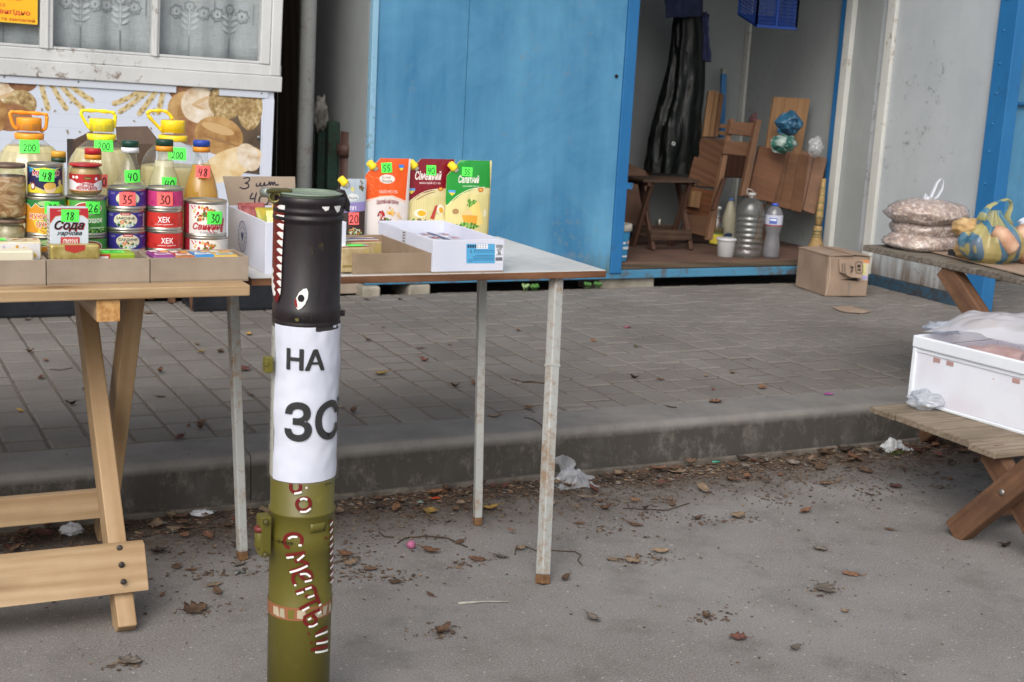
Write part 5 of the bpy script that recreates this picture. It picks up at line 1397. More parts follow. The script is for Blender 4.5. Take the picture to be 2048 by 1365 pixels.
# --- five litre bottles
def big_bottle(label, u, vcap, y, r_px, capc, tagpx, hs, colr, fill, lean=0.0):
    pz = aty(u, vcap, y); x = pz.x; h = pz.z-ZT; r = r_px/pxm_at((x, y, ZT+h*.4)); k = h/0.36
    o = thing('oil_jug', label, 'bottle', (x, y, ZT), 'big five litre oil bottles at the back of the pine table')
    pr_ = [(r*.7, 0), (r*.95, .008), (r, .03), (r, h*.40), (r, h*.52), (r*1.0, h*.60), (r*.97, h*.66), (r*.89, h*.715), (r*.77, h*.76), (r*.62, h*.80), (r*.46, h*.832), (r*.40, h*.845), (r*.36, h*.86), (r*.36, h*.96)]
    flute = lambda a, z, rr: 1+0.018*math.cos(18*a+z*30)*(1 if h*.3 < z < h*.8 else 0)
    prd = []
    for (a, b), (c, d) in zip(pr_, pr_[1:]):
        for t in range(3): prd.append((a+(c-a)*t/3, b+(d-b)*t/3))
    prd.append(pr_[-1])
    MB().lathe(prd, (x, y, ZT), 96, cap1=False, mod=flute).build('jug', PET, o)
    q = [(a*.965, b+.003) for a, b in prd if b < h*fill]; q.append((q[-1][0]*.95, h*fill))
    MB().lathe(q, (x, y, ZT), 64, mod=flute).build('oil', colr, o)
    rc = 25.0/pxm_at((x, y, ZT+h))*.96
    CAPM = ink(capc, .35)
    MB().lathe([(rc, h*.91), (rc, h-.003), (rc*.95, h), (rc*.4, h)], (x, y, ZT), 32, mod=lambda a, z, rr: 1+.01*math.cos(40*a)).build('cap', CAPM, o)
    MB().lathe([(rc*1.10, h*.845), (rc*1.16, h*.85), (rc*1.2, h*.886), (rc*1.05, h*.89)], (x, y, ZT), 32).build('neck_ring', CAPM, o)
    L = [aty(a, b, y) for a, b in hs]
    pts = []
    for i in range(len(L)-1):
        for t in range(6): pts.append(L[i].lerp(L[i+1], t/6))
    pts.append(L[-1])
    for _ in range(3): pts = [pts[0]]+[(pts[i-1]+pts[i]*2+pts[i+1])/4 for i in range(1, len(pts)-1)]+[pts[-1]]
    nn = len(pts)
    mb = MB(); mb.tube(pts, [.0052+.0011*math.sin(i*1.25) if .25 < i/nn < .75 else .005 for i in range(nn)], 10, flat=.8)
    mb.build('handle', CAPM, o)
    az = to_cam((x, y)); pu, pv, w, hh, a = tagpx
    s = aty(pu, pv, y-r*.75); rr = r*.8
    zz = s.z-ZT; d = (s.x-x)*(-math.sin(az))+(s.y-y)*math.cos(az)
    def rad(zq):
        for (a_, b_), (c_, d_) in zip(pr_, pr_[1:]):
            if b_ <= zq <= d_: return a_+(c_-a_)*(zq-b_)/max(d_-b_, 1e-6)
        return rr
    def fn(a_, b_, h_):
        rq = rad(b_)*1.02+h_
        ph = az+a_/rq
        return Vector((x+rq*math.cos(ph), y+rq*math.sin(ph), ZT+b_))
    decal('price_tag', o, shift(tag_shapes('200', w, hh, TAGG, hh*.5), d, zz, a), fn, step=.008, stepv=.008, base=.002, lift=.0003, rough=.6)
    return o
YBG = YC+.27
OILA = liq('jug_oil', '#fbf2c4', .8)
big_bottle('big oil bottle with an orange cap and raised orange handle, leftmost', 58, 236, YBG, 66, '#f7a02c', (59, 294, .045, .028, .02), [(36, 259), (26, 252), (19, 227), (24, 224), (58, 226), (92, 229), (94, 234), (92, 258), (80, 262)], OILA, .80)
big_bottle('big oil bottle with a lemon yellow cap and raised handle, in the middle', 203, 238, YBG, 66, '#fbe62e', (208, 291, .045, .028, -.05), [(182, 258), (176, 254), (161, 228), (165, 221), (195, 222), (226, 225), (231, 231), (229, 255), (218, 260)], OILA, .78)
big_bottle('big oil bottle with a yellow cap and a handle bent to the left', 346, 241, YBG, 64, '#fbd428', (355, 308, .044, .028, -.05), [(328, 266), (322, 260), (296, 232), (295, 224), (305, 222), (330, 222), (340, 230), (345, 238)], OILA, .66)
# --- dark open carton behind
YBX = YBG+.20
q0, q1 = aty(150, 345, YBX), aty(312, 345, YBX); zx = aty(230, 287, YBX).z
ob = thing('open_carton', 'dark brown open carton with raised flaps behind the big oil bottles', 'box', ((q0.x+q1.x)/2, YBX+.06, ZT))
DCARD = plain('dark_card', '#4a3b32', '#5f4d41', 10, 0.85); DCIN = plain('dark_card_inside', '#2b211b', '#3a2e26', 10, 0.9)
MB().box2((q0.x, YBX, ZT), (q1.x, YBX+.003, zx)).build('front_wall', DCARD, ob)
MB().box2((q0.x, YBX+.117, ZT), (q1.x, YBX+.12, zx)).build('back_wall', DCIN, ob)
for xx in (q0.x, q1.x-.003): MB().box2((xx, YBX+.0035, ZT), (xx+.003, YBX+.1165, zx)).build('side_wall', DCIN, ob)
f0, f1, f2, f3 = [aty(u, v, YBX+.05) for u, v in ((233, 256), (297, 255), (316, 288), (228, 292))]
f2.y = f3.y = YBX+.005; f0.y = f1.y = YBX+.06
MB().prism([f0, f1, f2, f3], (0, .002, .002)).build('flap', DCARD, ob)
f0, f1, f2, f3 = [aty(u, v, YBX+.02) for u, v in ((146, 282), (186, 262), (188, 300), (144, 312))]
MB().prism([f0, f1, f2, f3], (0, .002, .002)).build('flap', DCARD, ob)
# --- baking soda box
YSD = YTR+TRAYD-.062
c0, c1_, ct = aty(100, 460, YSD), aty(177, 460, YSD), aty(138, 417, YSD)
ws, hs_ = c1_.x-c0.x, ct.z-(ZT+.0035)
sb = thing('soda_box', 'white and red baking soda box Сода харчова with a green tag 18', 'box', ((c0.x+c1_.x)/2, YSD+.02, ZT+.0035))
SODAW = plain('soda_card', '#c9d3dd', '#d3dce4', 8, 0.5)
MB().box2((c0.x, YSD, ZT+.0035), (c1_.x, YSD+.04, ct.z)).build('box', SODAW, sb, bevel=0.001)
m_ = ws/2; SR = '#b72f35'
sz = lambda v: aty(138, v, YSD).z-(ZT+.0035)
sh = [('p', [(0, hs_), (ws, hs_), (ws, sz(440)), (ws*.86, sz(432)), (ws*.5, sz(428.5)), (ws*.14, sz(434)), (0, sz(449))], '#d8a56a'),
      ('p', [(0, hs_), (ws, hs_), (ws, sz(439)), (ws*.86, sz(431)), (ws*.5, sz(427)), (ws*.14, sz(433)), (0, sz(447))], SR),
      ('t', 'натуральна якість', m_, sz(421.5), sz(420)-sz(423), '#f2dcdc', {'wid': ws*.6}),
      ('t', 'Сода', m_*1.02, sz(451), sz(443)-sz(459), '#b02a38', {'bold': .04, 'shear': .3, 'wid': ws*.80}), ('t', 'Сода', m_, sz(450.5), sz(443)-sz(458.5), '#17201f', {'bold': .03, 'shear': .3, 'wid': ws*.78}),
      ('t', 'харчова', m_, sz(466.5), sz(462)-sz(470), '#17201f', {'bold': .02, 'shear': .3, 'wid': ws*.66}),
      ('p', rect_pts(ws*.27, sz(490), ws*.76, sz(474.5)), SR), ('p', rect_pts(ws*.29, sz(489), ws*.74, sz(475.5)), '#c94a4a'), ('t', 'ЯМУНА', ws*.515, sz(482.5), sz(479)-sz(486.5), '#f3f0ea', {'bold': .02, 'shear': .25, 'wid': ws*.40})]
decal('front_print', sb, sh, planar((c0.x, YSD, ZT+.0035), (1, 0, 0), (0, 0, 1)), rough=.4, lift=.00015)
sh = [('p', rect_pts(.001, hs_*.05, .039, hs_*.93), '#d8d6d2')]+[('p', rect_pts(.006, hs_*(.1+k*.055), .034, hs_*(.115+k*.055)), '#6a5a58') for k in range(14)]
decal('side_print', sb, sh, planar((c0.x, YSD+.04, ZT+.0035), (0, -1, 0), (0, 0, 1)), rough=.5)
price(sb, planar((c0.x, YSD, ZT+.0035), (1, 0, 0), (0, 0, 1)), '18', .036, .026, TAGG, (ws*.52, sz(431.5)), -.02)
# --- butter and packs in the trays
GOLD = plain('gold_foil', '#a08a45', '#c9b977', 30, 0.3, 0.25, 60, metal=0.35)
def pack(name, label, u0, u1, vtop, y, d, mt, shapes=None, cat='packet', zb=None, top=None, group=None, bev=.004):
    a, b = aty(u0, vtop, y), aty(u1, vtop, y); zb = zb if zb is not None else ZT+.0035
    o = thing(name, label, cat, ((a.x+b.x)/2, y+d/2, zb), group)
    MB().box2((a.x, y, zb), (b.x, y+d, a.z)).build('wrapper', mt, o, bevel=bev)
    if shapes: decal('front_print', o, shapes(b.x-a.x, a.z-zb), planar((a.x, y-.0002, zb), (1, 0, 0), (0, 0, 1)), rough=.35)
    if top: decal('top_print', o, top(b.x-a.x, d), planar((a.x, y, a.z+.0002), (1, 0, 0), (0, 1, 0)), rough=.35)
    return o
def goldpr(w, h):
    q = random.Random(5)
    s = [('p', [(w*.28, h), (w*.7, h), (w*.69, h*.86), (w*.48, h*.78), (w*.29, h*.86)], '#b23a30')]
    for k in range(26):
        a, b = q.uniform(.03, .95)*w, h*(.42+.12*q.random())
        s.append(('s', [(a, b), (a+.004*q.uniform(-1, 1), b+.008*q.random()), (a+.006*q.uniform(-1, 1), b+.014*q.random())], .0011, '#7d3b20'))
    s += [('s', [(0, h*.44), (w*.3, h*.40), (w*.6, h*.46), (w, h*.42)], .002, '#7d3b20'), ('t', 'СЕЛЯНСЬКЕ', w*.5, h*.2, h*.16, '#5a2418', {'bold': .02, 'wid': w*.74})]
    return s
YBU = YTR+.006
pack('butter_pack', 'gold foil butter pack with a red tab in front of the soda box', 101, 200, 491, YBU+.002, .03, GOLD, goldpr, 'butter')
pack('yeast_pack', 'flat bright green packet beside the gold butter', 193, 271, 508, YBU+.02, .06, ink('#8fae2e', .4), lambda w, h: [('p', rect_pts(0, h*.75, w*.35, h*.98), '#c24a3a'), ('p', rect_pts(w*.05, h*.82, w*.3, h*.9), '#f2efe6')], top=lambda w, d: [('p', rect_pts(w*.2, d*.1, w*.75, d*.7), TAGG), ('h', '30', w*.35, d*.2, d*.4, '#24402a', .0016), ('p', rect_pts(0, d*.75, w, d), '#dfe6b4')])
pack('butter_pack', 'white paper wrapped butter block nearest the left tray front', -40, 68, 503, YBU, .04, plain('butter_paper', '#d6cfb4', '#e2dcc6', 8, 0.5), None, 'butter')
pack('butter_pack', 'yellow flowered butter pack with a dark red corner behind the white block', -60, 83, 485, YBU+.05, .06, plain('flower_foil', '#cbb45a', '#ded9cc', 40, 0.35), lambda w, h: [('p', rect_pts(w*.02, h*.5, w*.98, h*.96), '#d9d7d8')]+blobs(w*.5, h*.72, w*.46, h*.2, 40, ['#d8b23a', '#e9d9a0', '#b9b4c4', '#c99a2a'], (.003, .006), 6)+[('p', rect_pts(w*.80, h*.1, w*.99, h*.48), '#6a1626'), ('t', '60 г', w*.895, h*.3, h*.14, '#f0e9e4', {'wid': w*.12})], 'butter',
     top=lambda w, d: [('p', rect_pts(w*.0, d*.1, w, d*.9), '#d8cdb0')]+blobs(w*.5, d*.5, w*.45, d*.35, 30, ['#b8452f', '#d8b23a', '#f0ead8'], (.003, .007), 8)+[('p', rect_pts(w*.3, d*.2, w*.52, d*.8), TAGG)])
for lab, u0, u1, y, v_, cc, c2_ in (('purple seasoning packet lying flat at the left of the right tray', 307, 352, .03, 512, '#8a3a86', '#d8c0d6'), ('red and white seasoning packet in the middle of the right tray', 350, 392, .03, 513, '#b8382c', '#f0e6d8'), ('bright blue seasoning packet in the right tray', 388, 432, .05, 511, '#2f86c4', '#dfe9f0'), ('yellow and blue seasoning packet at the right of its tray', 430, 478, .04, 512, '#d9b14a', '#a9c9dc')):
    pack('seasoning_packet', lab, u0, u1, v_, YTR+y, .08, ink(cc, .35), None, group='seasoning packets in the right tray', top=lambda w, d, c2_=c2_, cc=cc: [('p', [(w*.1, d*.1), (w*.9, d*.2), (w*.8, d*.6), (w*.2, d*.5)], c2_), ('p', rect_pts(w*.55, d*.55, w*.9, d*.9), '#e0a040'), ('p', rect_pts(w*.08, d*.62, w*.42, d*.92), '#e6e2da'), ('p', rect_pts(w*.28, d*.3, w*.72, d*.42), cc)]+([('p', rect_pts(-w*.1, d*.05, w*.75, d*.5), TAGG), ('h', '7', 0, 0, 0.0001, '#24402a', .0001)] if False else []))
p = aty(365, 508, YTR+.05); tg_ = MB(); tg_.box((p.x, p.y, p.z-.0045), (.04, .035, .0008), Matrix.Rotation(-.1, 3, 'X'))
o = tg_.build('price_tag', ink(TAGG, .6)); settag(o, 'loose bright green price tag lying on the seasoning packets', 'price tag')

# ================================================================== GOODS ON THE LAMINATE TABLE
def Z5(x, y): return 540+x/4.096, 280+y/4.096
WCARD = plain('white_card', '#ccd0e0', '#d6d9e6', 6, 0.55, 0.08, 60); WIN = plain('brown_card_inside', '#8b7a66', '#9d8c78', 10, 0.85)
# white carton with a blue round seal
fl = atz(530, 549, ZT); fr2 = aty(690, 546, fl.y); ztp = aty(530, 445, fl.y).z
bk_ = atx(456, 421, fl.x); dep = min(max(bk_.y-fl.y, .15), .42)
wb = thing('white_carton', 'white carton with a blue heart seal, full of soup packets', 'box', ((fl.x+fr2.x)/2, fl.y+dep/2, ZT))
t = .004
MB().box2((fl.x, fl.y, ZT), (fr2.x, fl.y+t, ztp)).build('front_wall', WCARD, wb, bevel=.001)
MB().box2((fl.x, fl.y+dep-t, ZT), (fr2.x, fl.y+dep, ztp)).build('back_wall', WCARD, wb, bevel=.001)
MB().box2((fl.x, fl.y+t+.0004, ZT), (fl.x+t, fl.y+dep-t-.0004, ztp)).build('side_wall', WCARD, wb, bevel=.001)
MB().box2((fr2.x-t, fl.y+t+.0004, ZT), (fr2.x, fl.y+dep-t-.0004, ztp)).build('side_wall', WCARD, wb, bevel=.001)
MB().box2((fl.x+t, fl.y+t, ZT), (fr2.x-t, fl.y+dep-t, ZT+t)).build('bottom', WIN, wb)
sc_ = atx(485, 473, fl.x); NV = '#2b3f7a'
rz_, ry_ = .034, .034
cu, cv = fl.y+dep-sc_.y, sc_.z-ZT
def ring(r, w): 
    k = 40; return [('s', [(cu+r*math.cos(2*math.pi*i/k), cv+r*math.sin(2*math.pi*i/k)) for i in range(k+1)], w, NV)]
sh = ring(.036, .0022)+ring(.022, .0012)+[('p', [(cu, cv-.013), (cu+.010, cv+.002), (cu+.009, cv+.010), (cu+.003, cv+.010), (cu, cv+.006), (cu-.003, cv+.010), (cu-.009, cv+.010), (cu-.010, cv+.002)], NV)]
for i in range(16):
    a = 2*math.pi*i/16; sh.append(('p', ell_pts(cu+.029*math.cos(a), cv+.029*math.sin(a), .0014, .0030, 6, a+1.57), NV))
decal('round_seal', wb, sh, planar((fl.x-.0002, fl.y+dep, ZT), (0, -1, 0), (0, 0, 1)), rough=.5)
# soup packets
def sachet(label, dx, dy, up, w, h, lean, rz, c1_s, c2_s, group):
    p = Vector((fl.x+dx, fl.y+dy, ztp+up))
    M = rotz(rz) @ rot('X', lean)
    mb = MB()
    mb.grid(8, 10, lambda a, b: p+M @ Vector(((a-.5)*w, -.006*math.sin(math.pi*a)*math.sin(math.pi*b), (b-1)*h)))
    o = mb.build('soup_packet', plain('packet_'+c1_s[1:], c1_s, c2_s, 35, .35), solid=.002)
    settag(o, label, 'packet', group)
    return o
gk = 'packets in the white carton'
sachet('yellow soup packet with green herbs near the carton left rim', .055, dep*.45, .016, .08, .09, -.55, .12, '#c9a53a', '#7f9a3c', gk)
sachet('golden packet with a red badge sticking up in the white carton', .085, dep*.36, .026, .07, .09, -.5, -.2, '#d7a52e', '#d3c27a', gk)
sachet('dark red packet leaning at the back of the white carton', .045, dep*.86, .012, .07, .09, -.3, .1, '#8a3a3c', '#b8736c', gk)
sachet('pale yellow paper sheet at the front of the white carton', .028, dep*.12, .022, .035, .09, -.3, .1, '#e0d884', '#e6df98', gk)
# cardboard price card: 3 шт 40
YCD = fl.y+dep+.012
cq = [aty(u, v, YCD) for u, v in ((461, 424), (592, 424), (590, 354), (446, 353))]
pc = MB().prism(cq, (0, .003, 0)).build('price_card', plain('price_card_board', '#a3917f', '#b0a08e', 12, .8))
settag(pc, 'cardboard card handwritten with a price, behind the white carton', 'price card')
def cw_(pts): return [(aty(u, v, YCD).x-cq[3].x, aty(u, v, YCD).z-cq[0].z) for u, v in pts]
INKB = '#3c3540'
S4 = lambda pts: cw_([(280+x/4.55, 300+y/4.55) for x, y in pts])
strokesC = [[(940, 262), (975, 252), (998, 262), (985, 290), (955, 305), (985, 312), (985, 340), (945, 355), (905, 340)],
            [(1062, 305), (1058, 330), (1085, 325), (1095, 300), (1098, 328), (1120, 325), (1132, 298), (1135, 325), (1160, 318)], [(1165, 322), (1178, 290), (1185, 322), (1200, 292), (1210, 322), (1222, 292), (1235, 320), (1262, 315)],
            [(1025, 390), (1000, 442), (1050, 440)], [(1060, 388), (1045, 440), (1040, 495)], [(1120, 412), (1090, 430), (1082, 470), (1110, 498), (1150, 495), (1172, 455), (1155, 420), (1120, 412)]]
decal('pencil_writing', pc, [('s', S4(s), .0034, INKB) for s in strokesC], planar((cq[3].x, YCD, cq[0].z), (1, 0, 0), (0, 0, 1)), rough=.6)
# cardboard tray with gold packs
l0 = atz(706, 550, ZT); r0 = aty(861, 549, l0.y)
l0z = aty(706, 508, l0.y).z
bkx = atx(766, 474, r0.x); dT = min(max(bkx.y-l0.y, .12), .35)
CARD2 = plain('brown_card', '#87745f', '#998570', 10, 0.8, 0.15, 80)
tray('cardboard_tray', 'brown cardboard tray of gold cheese packs between the two white boxes', l0.x, r0.x, l0.y, l0.y+dT, ZT, l0z-ZT, mats=(CARD2, CARDI), t=.0035)
def cheesepr(w, h): return [('p', rect_pts(w*.05, h*.2, w*.95, h*.3), '#8a7a4a'), ('p', [(w*.7, h*.1), (w*.95, h*.1), (w*.95, h*.9), (w*.8, h*.9)], '#b09b62')]
def cheesetop(w, d): return [('p', rect_pts(0, d*.05, w, d*.95), '#d8d2c0'), ('p', [(0, d*.1), (w*.5, d*.3), (w, d*.2), (w, d*.05), (0, 0)], '#a33c36'), ('p', [(0, d*.5), (w*.4, d*.9), (w, d*.7), (w, d*.5), (w*.4, d*.6)], '#3c4d8a')]
CHS = plain('cheese_foil', '#a08c62', '#c4b088', 30, .4, .15, 60)
pack('cheese_pack', 'gold cheese pack with a green tag, front left of its brown tray', 683, 742, 495, l0.y+.01, .045, CHS, cheesepr, 'cheese', top=lambda w, d: cheesetop(w, d)+[('p', rect_pts(w*.3, d*.15, w*.85, d*.85), TAGG)])
pack('cheese_pack', 'gold cheese pack, taller one behind in the brown tray', 692, 765, 484, l0.y+.075, .07, CHS, cheesepr, 'cheese', top=cheesetop)
# flat white box with a blue sticker
a0_ = atz(865, 548, ZT); a1_ = aty(1006, 543, a0_.y); az_ = aty(936, 480, a0_.y).z
bl_ = atx(757, 448, a0_.x); dW = min(max(bl_.y-a0_.y, .15), .45)
WB2 = (WCARD, WIN)
wbx = tray('white_tray_box', 'flat white box of small packs with a light blue sticker', a0_.x, a1_.x, a0_.y, a0_.y+dW, ZT, az_-ZT, mats=WB2, cat='box', t=.004)
hW = az_-ZT
def wpx(x, y): u, v = Z5(x, y); q = aty(u, v, a0_.y); return (q.x-a0_.x, q.z-ZT)
def wr(x0, y0, x1, y1): return [wpx(x0, y1), wpx(x1, y1), wpx(x1, y0), wpx(x0, y0)]
SKY = '#58a9d8'
sh = [('p', wr(1608, 852, 1905, 1008), '#dfe2ea'), ('p', wr(1608, 852, 1842, 1012), SKY), ('p', wr(1690, 855, 1785, 893), '#e6e8ee')]
for k in range(4):
    sh.append(('p', wr(1618+k*19, 862, 1632+k*19, 885), '#22324a')); sh.append(('p', wr(1698+k*21, 862, 1706+k*21, 868), '#4a5a70')); sh.append(('p', wr(1698+k*21, 878, 1706+k*21, 884), '#4a5a70'))
sh += [('t', '· 2 1', *wpx(1648, 912), .008, '#22324a', {'wid': .018})]
for k in range(7):
    if k != 2: sh.append(('p', wr(1660 if k > 3 else 1680, 905+k*13, 1836, 909+k*13), '#3c6f98'))
sh += [('s', [wpx(1640+14*math.cos(t), 990+9*math.sin(t)) for t in [i*.6 for i in range(12)]], .0008, '#2a4a70')]
for k in range(14): sh.append(('p', wr(1850+k*4, 858, 1852+k*4, 885), '#4a4a55')); sh.append(('p', wr(1846+k*4, 962, 1849+k*4, 990), '#5a5a64'))
sh += [('t', '6,000', *wpx(1876, 897), .006, '#33343c', {'wid': .012}), ('t', '36', *wpx(1876, 924), .008, '#33343c', {'wid': .008, 'bold': .02}), ('p', wr(1850, 940, 1902, 943), '#55565e')]
decal('sticker', wbx, sh, planar((a0_.x, a0_.y, ZT), (1, 0, 0), (0, 0, 1)), rough=.4, lift=.0001)
su = a0_.y+dW-atx(808, 474, a0_.x).y
sv = atx(808, 474, a0_.x).z-ZT
sh = [('p', rect_pts(su-.012, sv-.016, su+.012, sv+.016), '#c9cad0')]+[('p', rect_pts(su-.008, sv-.012+k*.007, su+.008, sv-.009+k*.007), '#55565e') for k in range(4)]
decal('side_label', wbx, sh, planar((a0_.x, a0_.y+dW, ZT), (0, -1, 0), (0, 0, 1)), rough=.5)
gq = 'small packs inside the flat white box'
zi = ZT+hW*.62
for i in range(3):
    for j in range(5):
        xx = a0_.x+.012+i*(a1_.x-a0_.x-.02)/3; yy = a0_.y+.03+j*(dW-.05)/5
        if yy+.05 > a0_.y+dW: continue
        o = MB().box2((xx, yy, ZT+.0045), (xx+(a1_.x-a0_.x-.03)/3, yy+(dW-.05)/5-.004, zi+rnd.uniform(-.002, .002))).build('small_pack', plain('white_blue_pack', '#c9c9d0', '#d8d8de', 8, .4), bevel=.002)
        settag(o, 'small white and navy pack, %s column, %s row, in flat box' % (['left', 'middle', 'right'][i], ['first', 'second', 'third', 'fourth', 'last'][j]), 'packet', gq)
        w2, d2 = (a1_.x-a0_.x-.03)/3, (dW-.05)/5-.004
        decal('top_print', o, [('p', [(0, 0), (w2*.28, 0), (w2*.2, d2), (0, d2)], '#3e4570'), ('p', rect_pts(w2*.55, d2*.2, w2*.95, d2*.4), '#b23a3a'), ('p', rect_pts(w2*.55, d2*.55, w2*.9, d2*.75), '#8a93b8')], planar((xx, yy, zi+.0025), (1, 0, 0), (0, 1, 0)))
# small brown card corner bits behind
# --- mayonnaise pouches
def pouch(label, px, ybase, capdir, shapes, base, group, thick=.05, cut=.30, cutz=.78, tagp=None, back='#b9b4a8'):
    """px: (u_left, u_right, v_top, v_bottom) of the pouch front"""
    u0, u1, vt, vb = px
    y = ybase
    x0, x1 = aty(u0, (vt+vb)/2, y).x, aty(u1, (vt+vb)/2, y).x
    zt2 = aty((u0+u1)/2, vt, y).z; W, Hh = x1-x0, zt2-ZT
    o = thing('sauce_pouch', label, 'pouch', ((x0+x1)/2, y, ZT), group)
    def left(b): return 0 if b < cutz else cut*(b-cutz)/(1-cutz)
    def bulge(a, b):
        k = max(0.0, 1-(2*a-1)**2)**.55
        return thick*.5*k*(max(0, 1-b)**.75*.9+.05*math.sin(b*9+a*3)*(1-b)+.13*abs(nz((a*3.2+ybase*9, b*4+x0*7, 0), 1.1, 17))*(1-abs(2*a-1))+.05*nz((a*8, b*9+x0*5, 0), 1.1, 27)*(1-abs(2*a-1)))
    def P(a, b, sgn):
        aa = left(b)+(1-left(b))*a
        return Vector((x0+W*aa, y-sgn*bulge(aa, b), ZT+Hh*b))
    mb = MB(); mb.grid(20, 24, lambda a, b: P(a, b, 1)); mb.grid(20, 24, lambda a, b: P(1-a, b, -1))
    mb.build('pouch', base if not isinstance(base, str) else ink(base, .32), o)
    fn = lambda a, b, h: Vector((x0+a, y-bulge(min(max(a/W, 0), 1), min(max(b/Hh, 0), 1))-h, ZT+b))
    def loc(u, v): q = aty(u, v, y-thick*.2); return (q.x-x0, q.z-ZT)
    clip = [((0, 0), (-1, 0)), ((W, 0), (1, 0)), ((0, Hh), (0, 1)), ((0, .001), (0, -1)), ((0, Hh*cutz), (-(1-cutz)*Hh, cut*W))]
    sh = shapes(W, Hh, loc)
    decal('front_print', o, sh, fn, step=W/18, stepv=Hh/22, lift=.00012, base=.0008, rough=.22, clip=clip)
    # cap on the cut corner
    m0 = Vector((x0+W*cut*.5, y-.003, ZT+Hh*(cutz+(1-cutz)*.5))); d = Vector((-(1-cutz)*Hh, 0, cut*W)).normalized(); m0 = m0-d*.009
    mb = MB(); mb.lathe([(.0075, -.004), (.0075, .008)], m0, 16, axis=d)
    mb.build('spout', ink('#d8d4c8', .4), o)
    mb = MB(); mb.lathe([(.0118, .005), (.0118, .012), (.0105, .014), (.0105, .026), (.009, .0275)], m0, 18, axis=d, mod=lambda a, z, r: 1+.02*math.cos(20*a))
    mb.build('cap', ink('#f6d42a', .35), o)
    if tagp:
        txt, w, h2, col, pu, pv, a = tagp
        c_ = loc(pu, pv); decal('price_tag', o, shift(tag_shapes(txt, w, h2, col), c_[0], c_[1], a), fn, step=W/18, stepv=Hh/22, base=.0024, lift=.0003, rough=.6)
    return o
def Lz(loc, pts): return [loc(*Z5(x, y)) for x, y in pts]
YP1 = atz(735, 471, ZT).y; YP4 = atz(976, 468, ZT).y
def sh_orange(W, H, loc):
    L = lambda p: Lz(loc, p)
    s = [('p', rect_pts(0, 0, W, H), '#dcd3d0'), ('p', L([(770, 150), (1150, 150), (1110, 500), (1000, 455), (900, 460), (775, 500)]), '#e2581f')]
    s += [('s', L([(775, 520), (880, 470), (990, 462), (1110, 515)]), .0022, '#e9b48a')]
    s += [('p', ell_pts(*L([(960, 322)])[0], .024, .013, 20), '#e8ddd2'), ('t', 'Руський', *L([(955, 308)])[0], .007, '#3a2a24', {'shear': .2, 'wid': .026}), ('t', 'Вишель', *L([(960, 338)])[0], .008, '#3a2a24', {'shear': .15, 'wid': .032})]
    for k in range(26):
        a, b = rnd.uniform(785, 900), rnd.uniform(160, 440); s.append(('s', L([(a, b), (a+15, b-10), (a+25, b+12)]), .0008, '#f08a54'))
    s += [('t', 'МАЙОНЕЗ 72%', *L([(968, 425)])[0], .0085, '#f6ddcf', {'wid': .055}), ('t', 'Європейський преміум', *L([(960, 500)])[0], .0125, '#8a2a34', {'bold': .01, 'wid': .066, 'arc': -.004})]
    for (cx_, cy_, w, h, n_, cols, sd) in ((900, 610, .010, .009, 16, ['#a3242c', '#c23a3a', '#7a1a22'], 1), (985, 585, .012, .011, 18, ['#e0a83a', '#e9bd5c', '#c98a2a'], 2), (935, 665, .020, .011, 40, ['#8a4a2c', '#6a3420', '#a8623a', '#5a2a1a'], 3), (950, 660, .004, .005, 8, ['#4f8a3a', '#2f6a2c'], 4), (1045, 640, .008, .014, 14, ['#dcb98a', '#e6d2b0', '#e0c08a'], 5)):
        c_ = L([(cx_, cy_)])[0]; s += blobs(c_[0], c_[1], w, h, n_, cols, (.002, .0042), sd)
    s += [('p', L([(1058, 205), (1105, 205), (1100, 232), (1062, 232)]), '#3f7fd0'), ('p', L([(1062, 232), (1100, 232), (1085, 255), (1070, 250)]), '#e9cf3a')]
    return s
def sh_maroon(W, H, loc):
    L = lambda p: Lz(loc, p)
    s = [('p', rect_pts(0, 0, W, H), '#d9cf9a')]
    for k in range(22): s.append(('p', rect_pts(W*k/22, 0, W*(k+.5)/22, H*.5), '#d3c689'))
    s += [('p', L([(1105, 150), (1520, 150), (1520, 395), (1380, 400), (1240, 440), (1110, 530)]), '#7d1726'), ('s', L([(1112, 535), (1200, 460), (1290, 415), (1420, 398)]), .002, '#e3d9b8'), ('s', L([(1200, 490), (1280, 445), (1350, 425)]), .0016, '#8a2a30')]
    s += [('t', 'Сімейний', *L([(1300, 295)])[0], .022, '#efe7e2', {'bold': .02, 'shear': .25, 'wid': .082}), ('t', 'МАЙОНЕЗНИЙ СОУС 45%', *L([(1310, 355)])[0], .005, '#e9cfcf', {'bold': .01, 'wid': .066})]
    s += [('p', L([(1132, 398), (1190, 398), (1188, 418), (1134, 418)]), '#5fa0d8'), ('p', L([(1134, 418), (1188, 418), (1160, 446)]), '#e3c94a'), ('p', ell_pts(*L([(1395, 402)])[0], .009, .006, 16), '#c0392b'), ('p', ell_pts(*L([(1395, 402)])[0], .006, .004, 12), '#e0b04a')]
    s += [('p', ell_pts(*L([(1225, 600)])[0], .019, .012, 22), '#ece3cf'), ('p', ell_pts(*L([(1235, 600)])[0], .013, .0085, 20), '#e2a91e'), ('p', ell_pts(*L([(1390, 570)])[0], .012, .015, 20, .4), '#eee6d4'), ('p', ell_pts(*L([(1395, 575)])[0], .007, .009, 16, .4), '#e0a83a'), ('p', L([(1300, 640), (1345, 540), (1370, 530), (1330, 650)]), '#b8433a'), ('p', L([(1325, 690), (1350, 610), (1415, 610), (1425, 690)]), '#e6dca8')]
    c_ = L([(1215, 660)])[0]; s += blobs(c_[0], c_[1], .024, .006, 26, ['#4f8f36', '#6fae48', '#37702b', '#7a2f4a'], (.002, .004), 3)
    return s
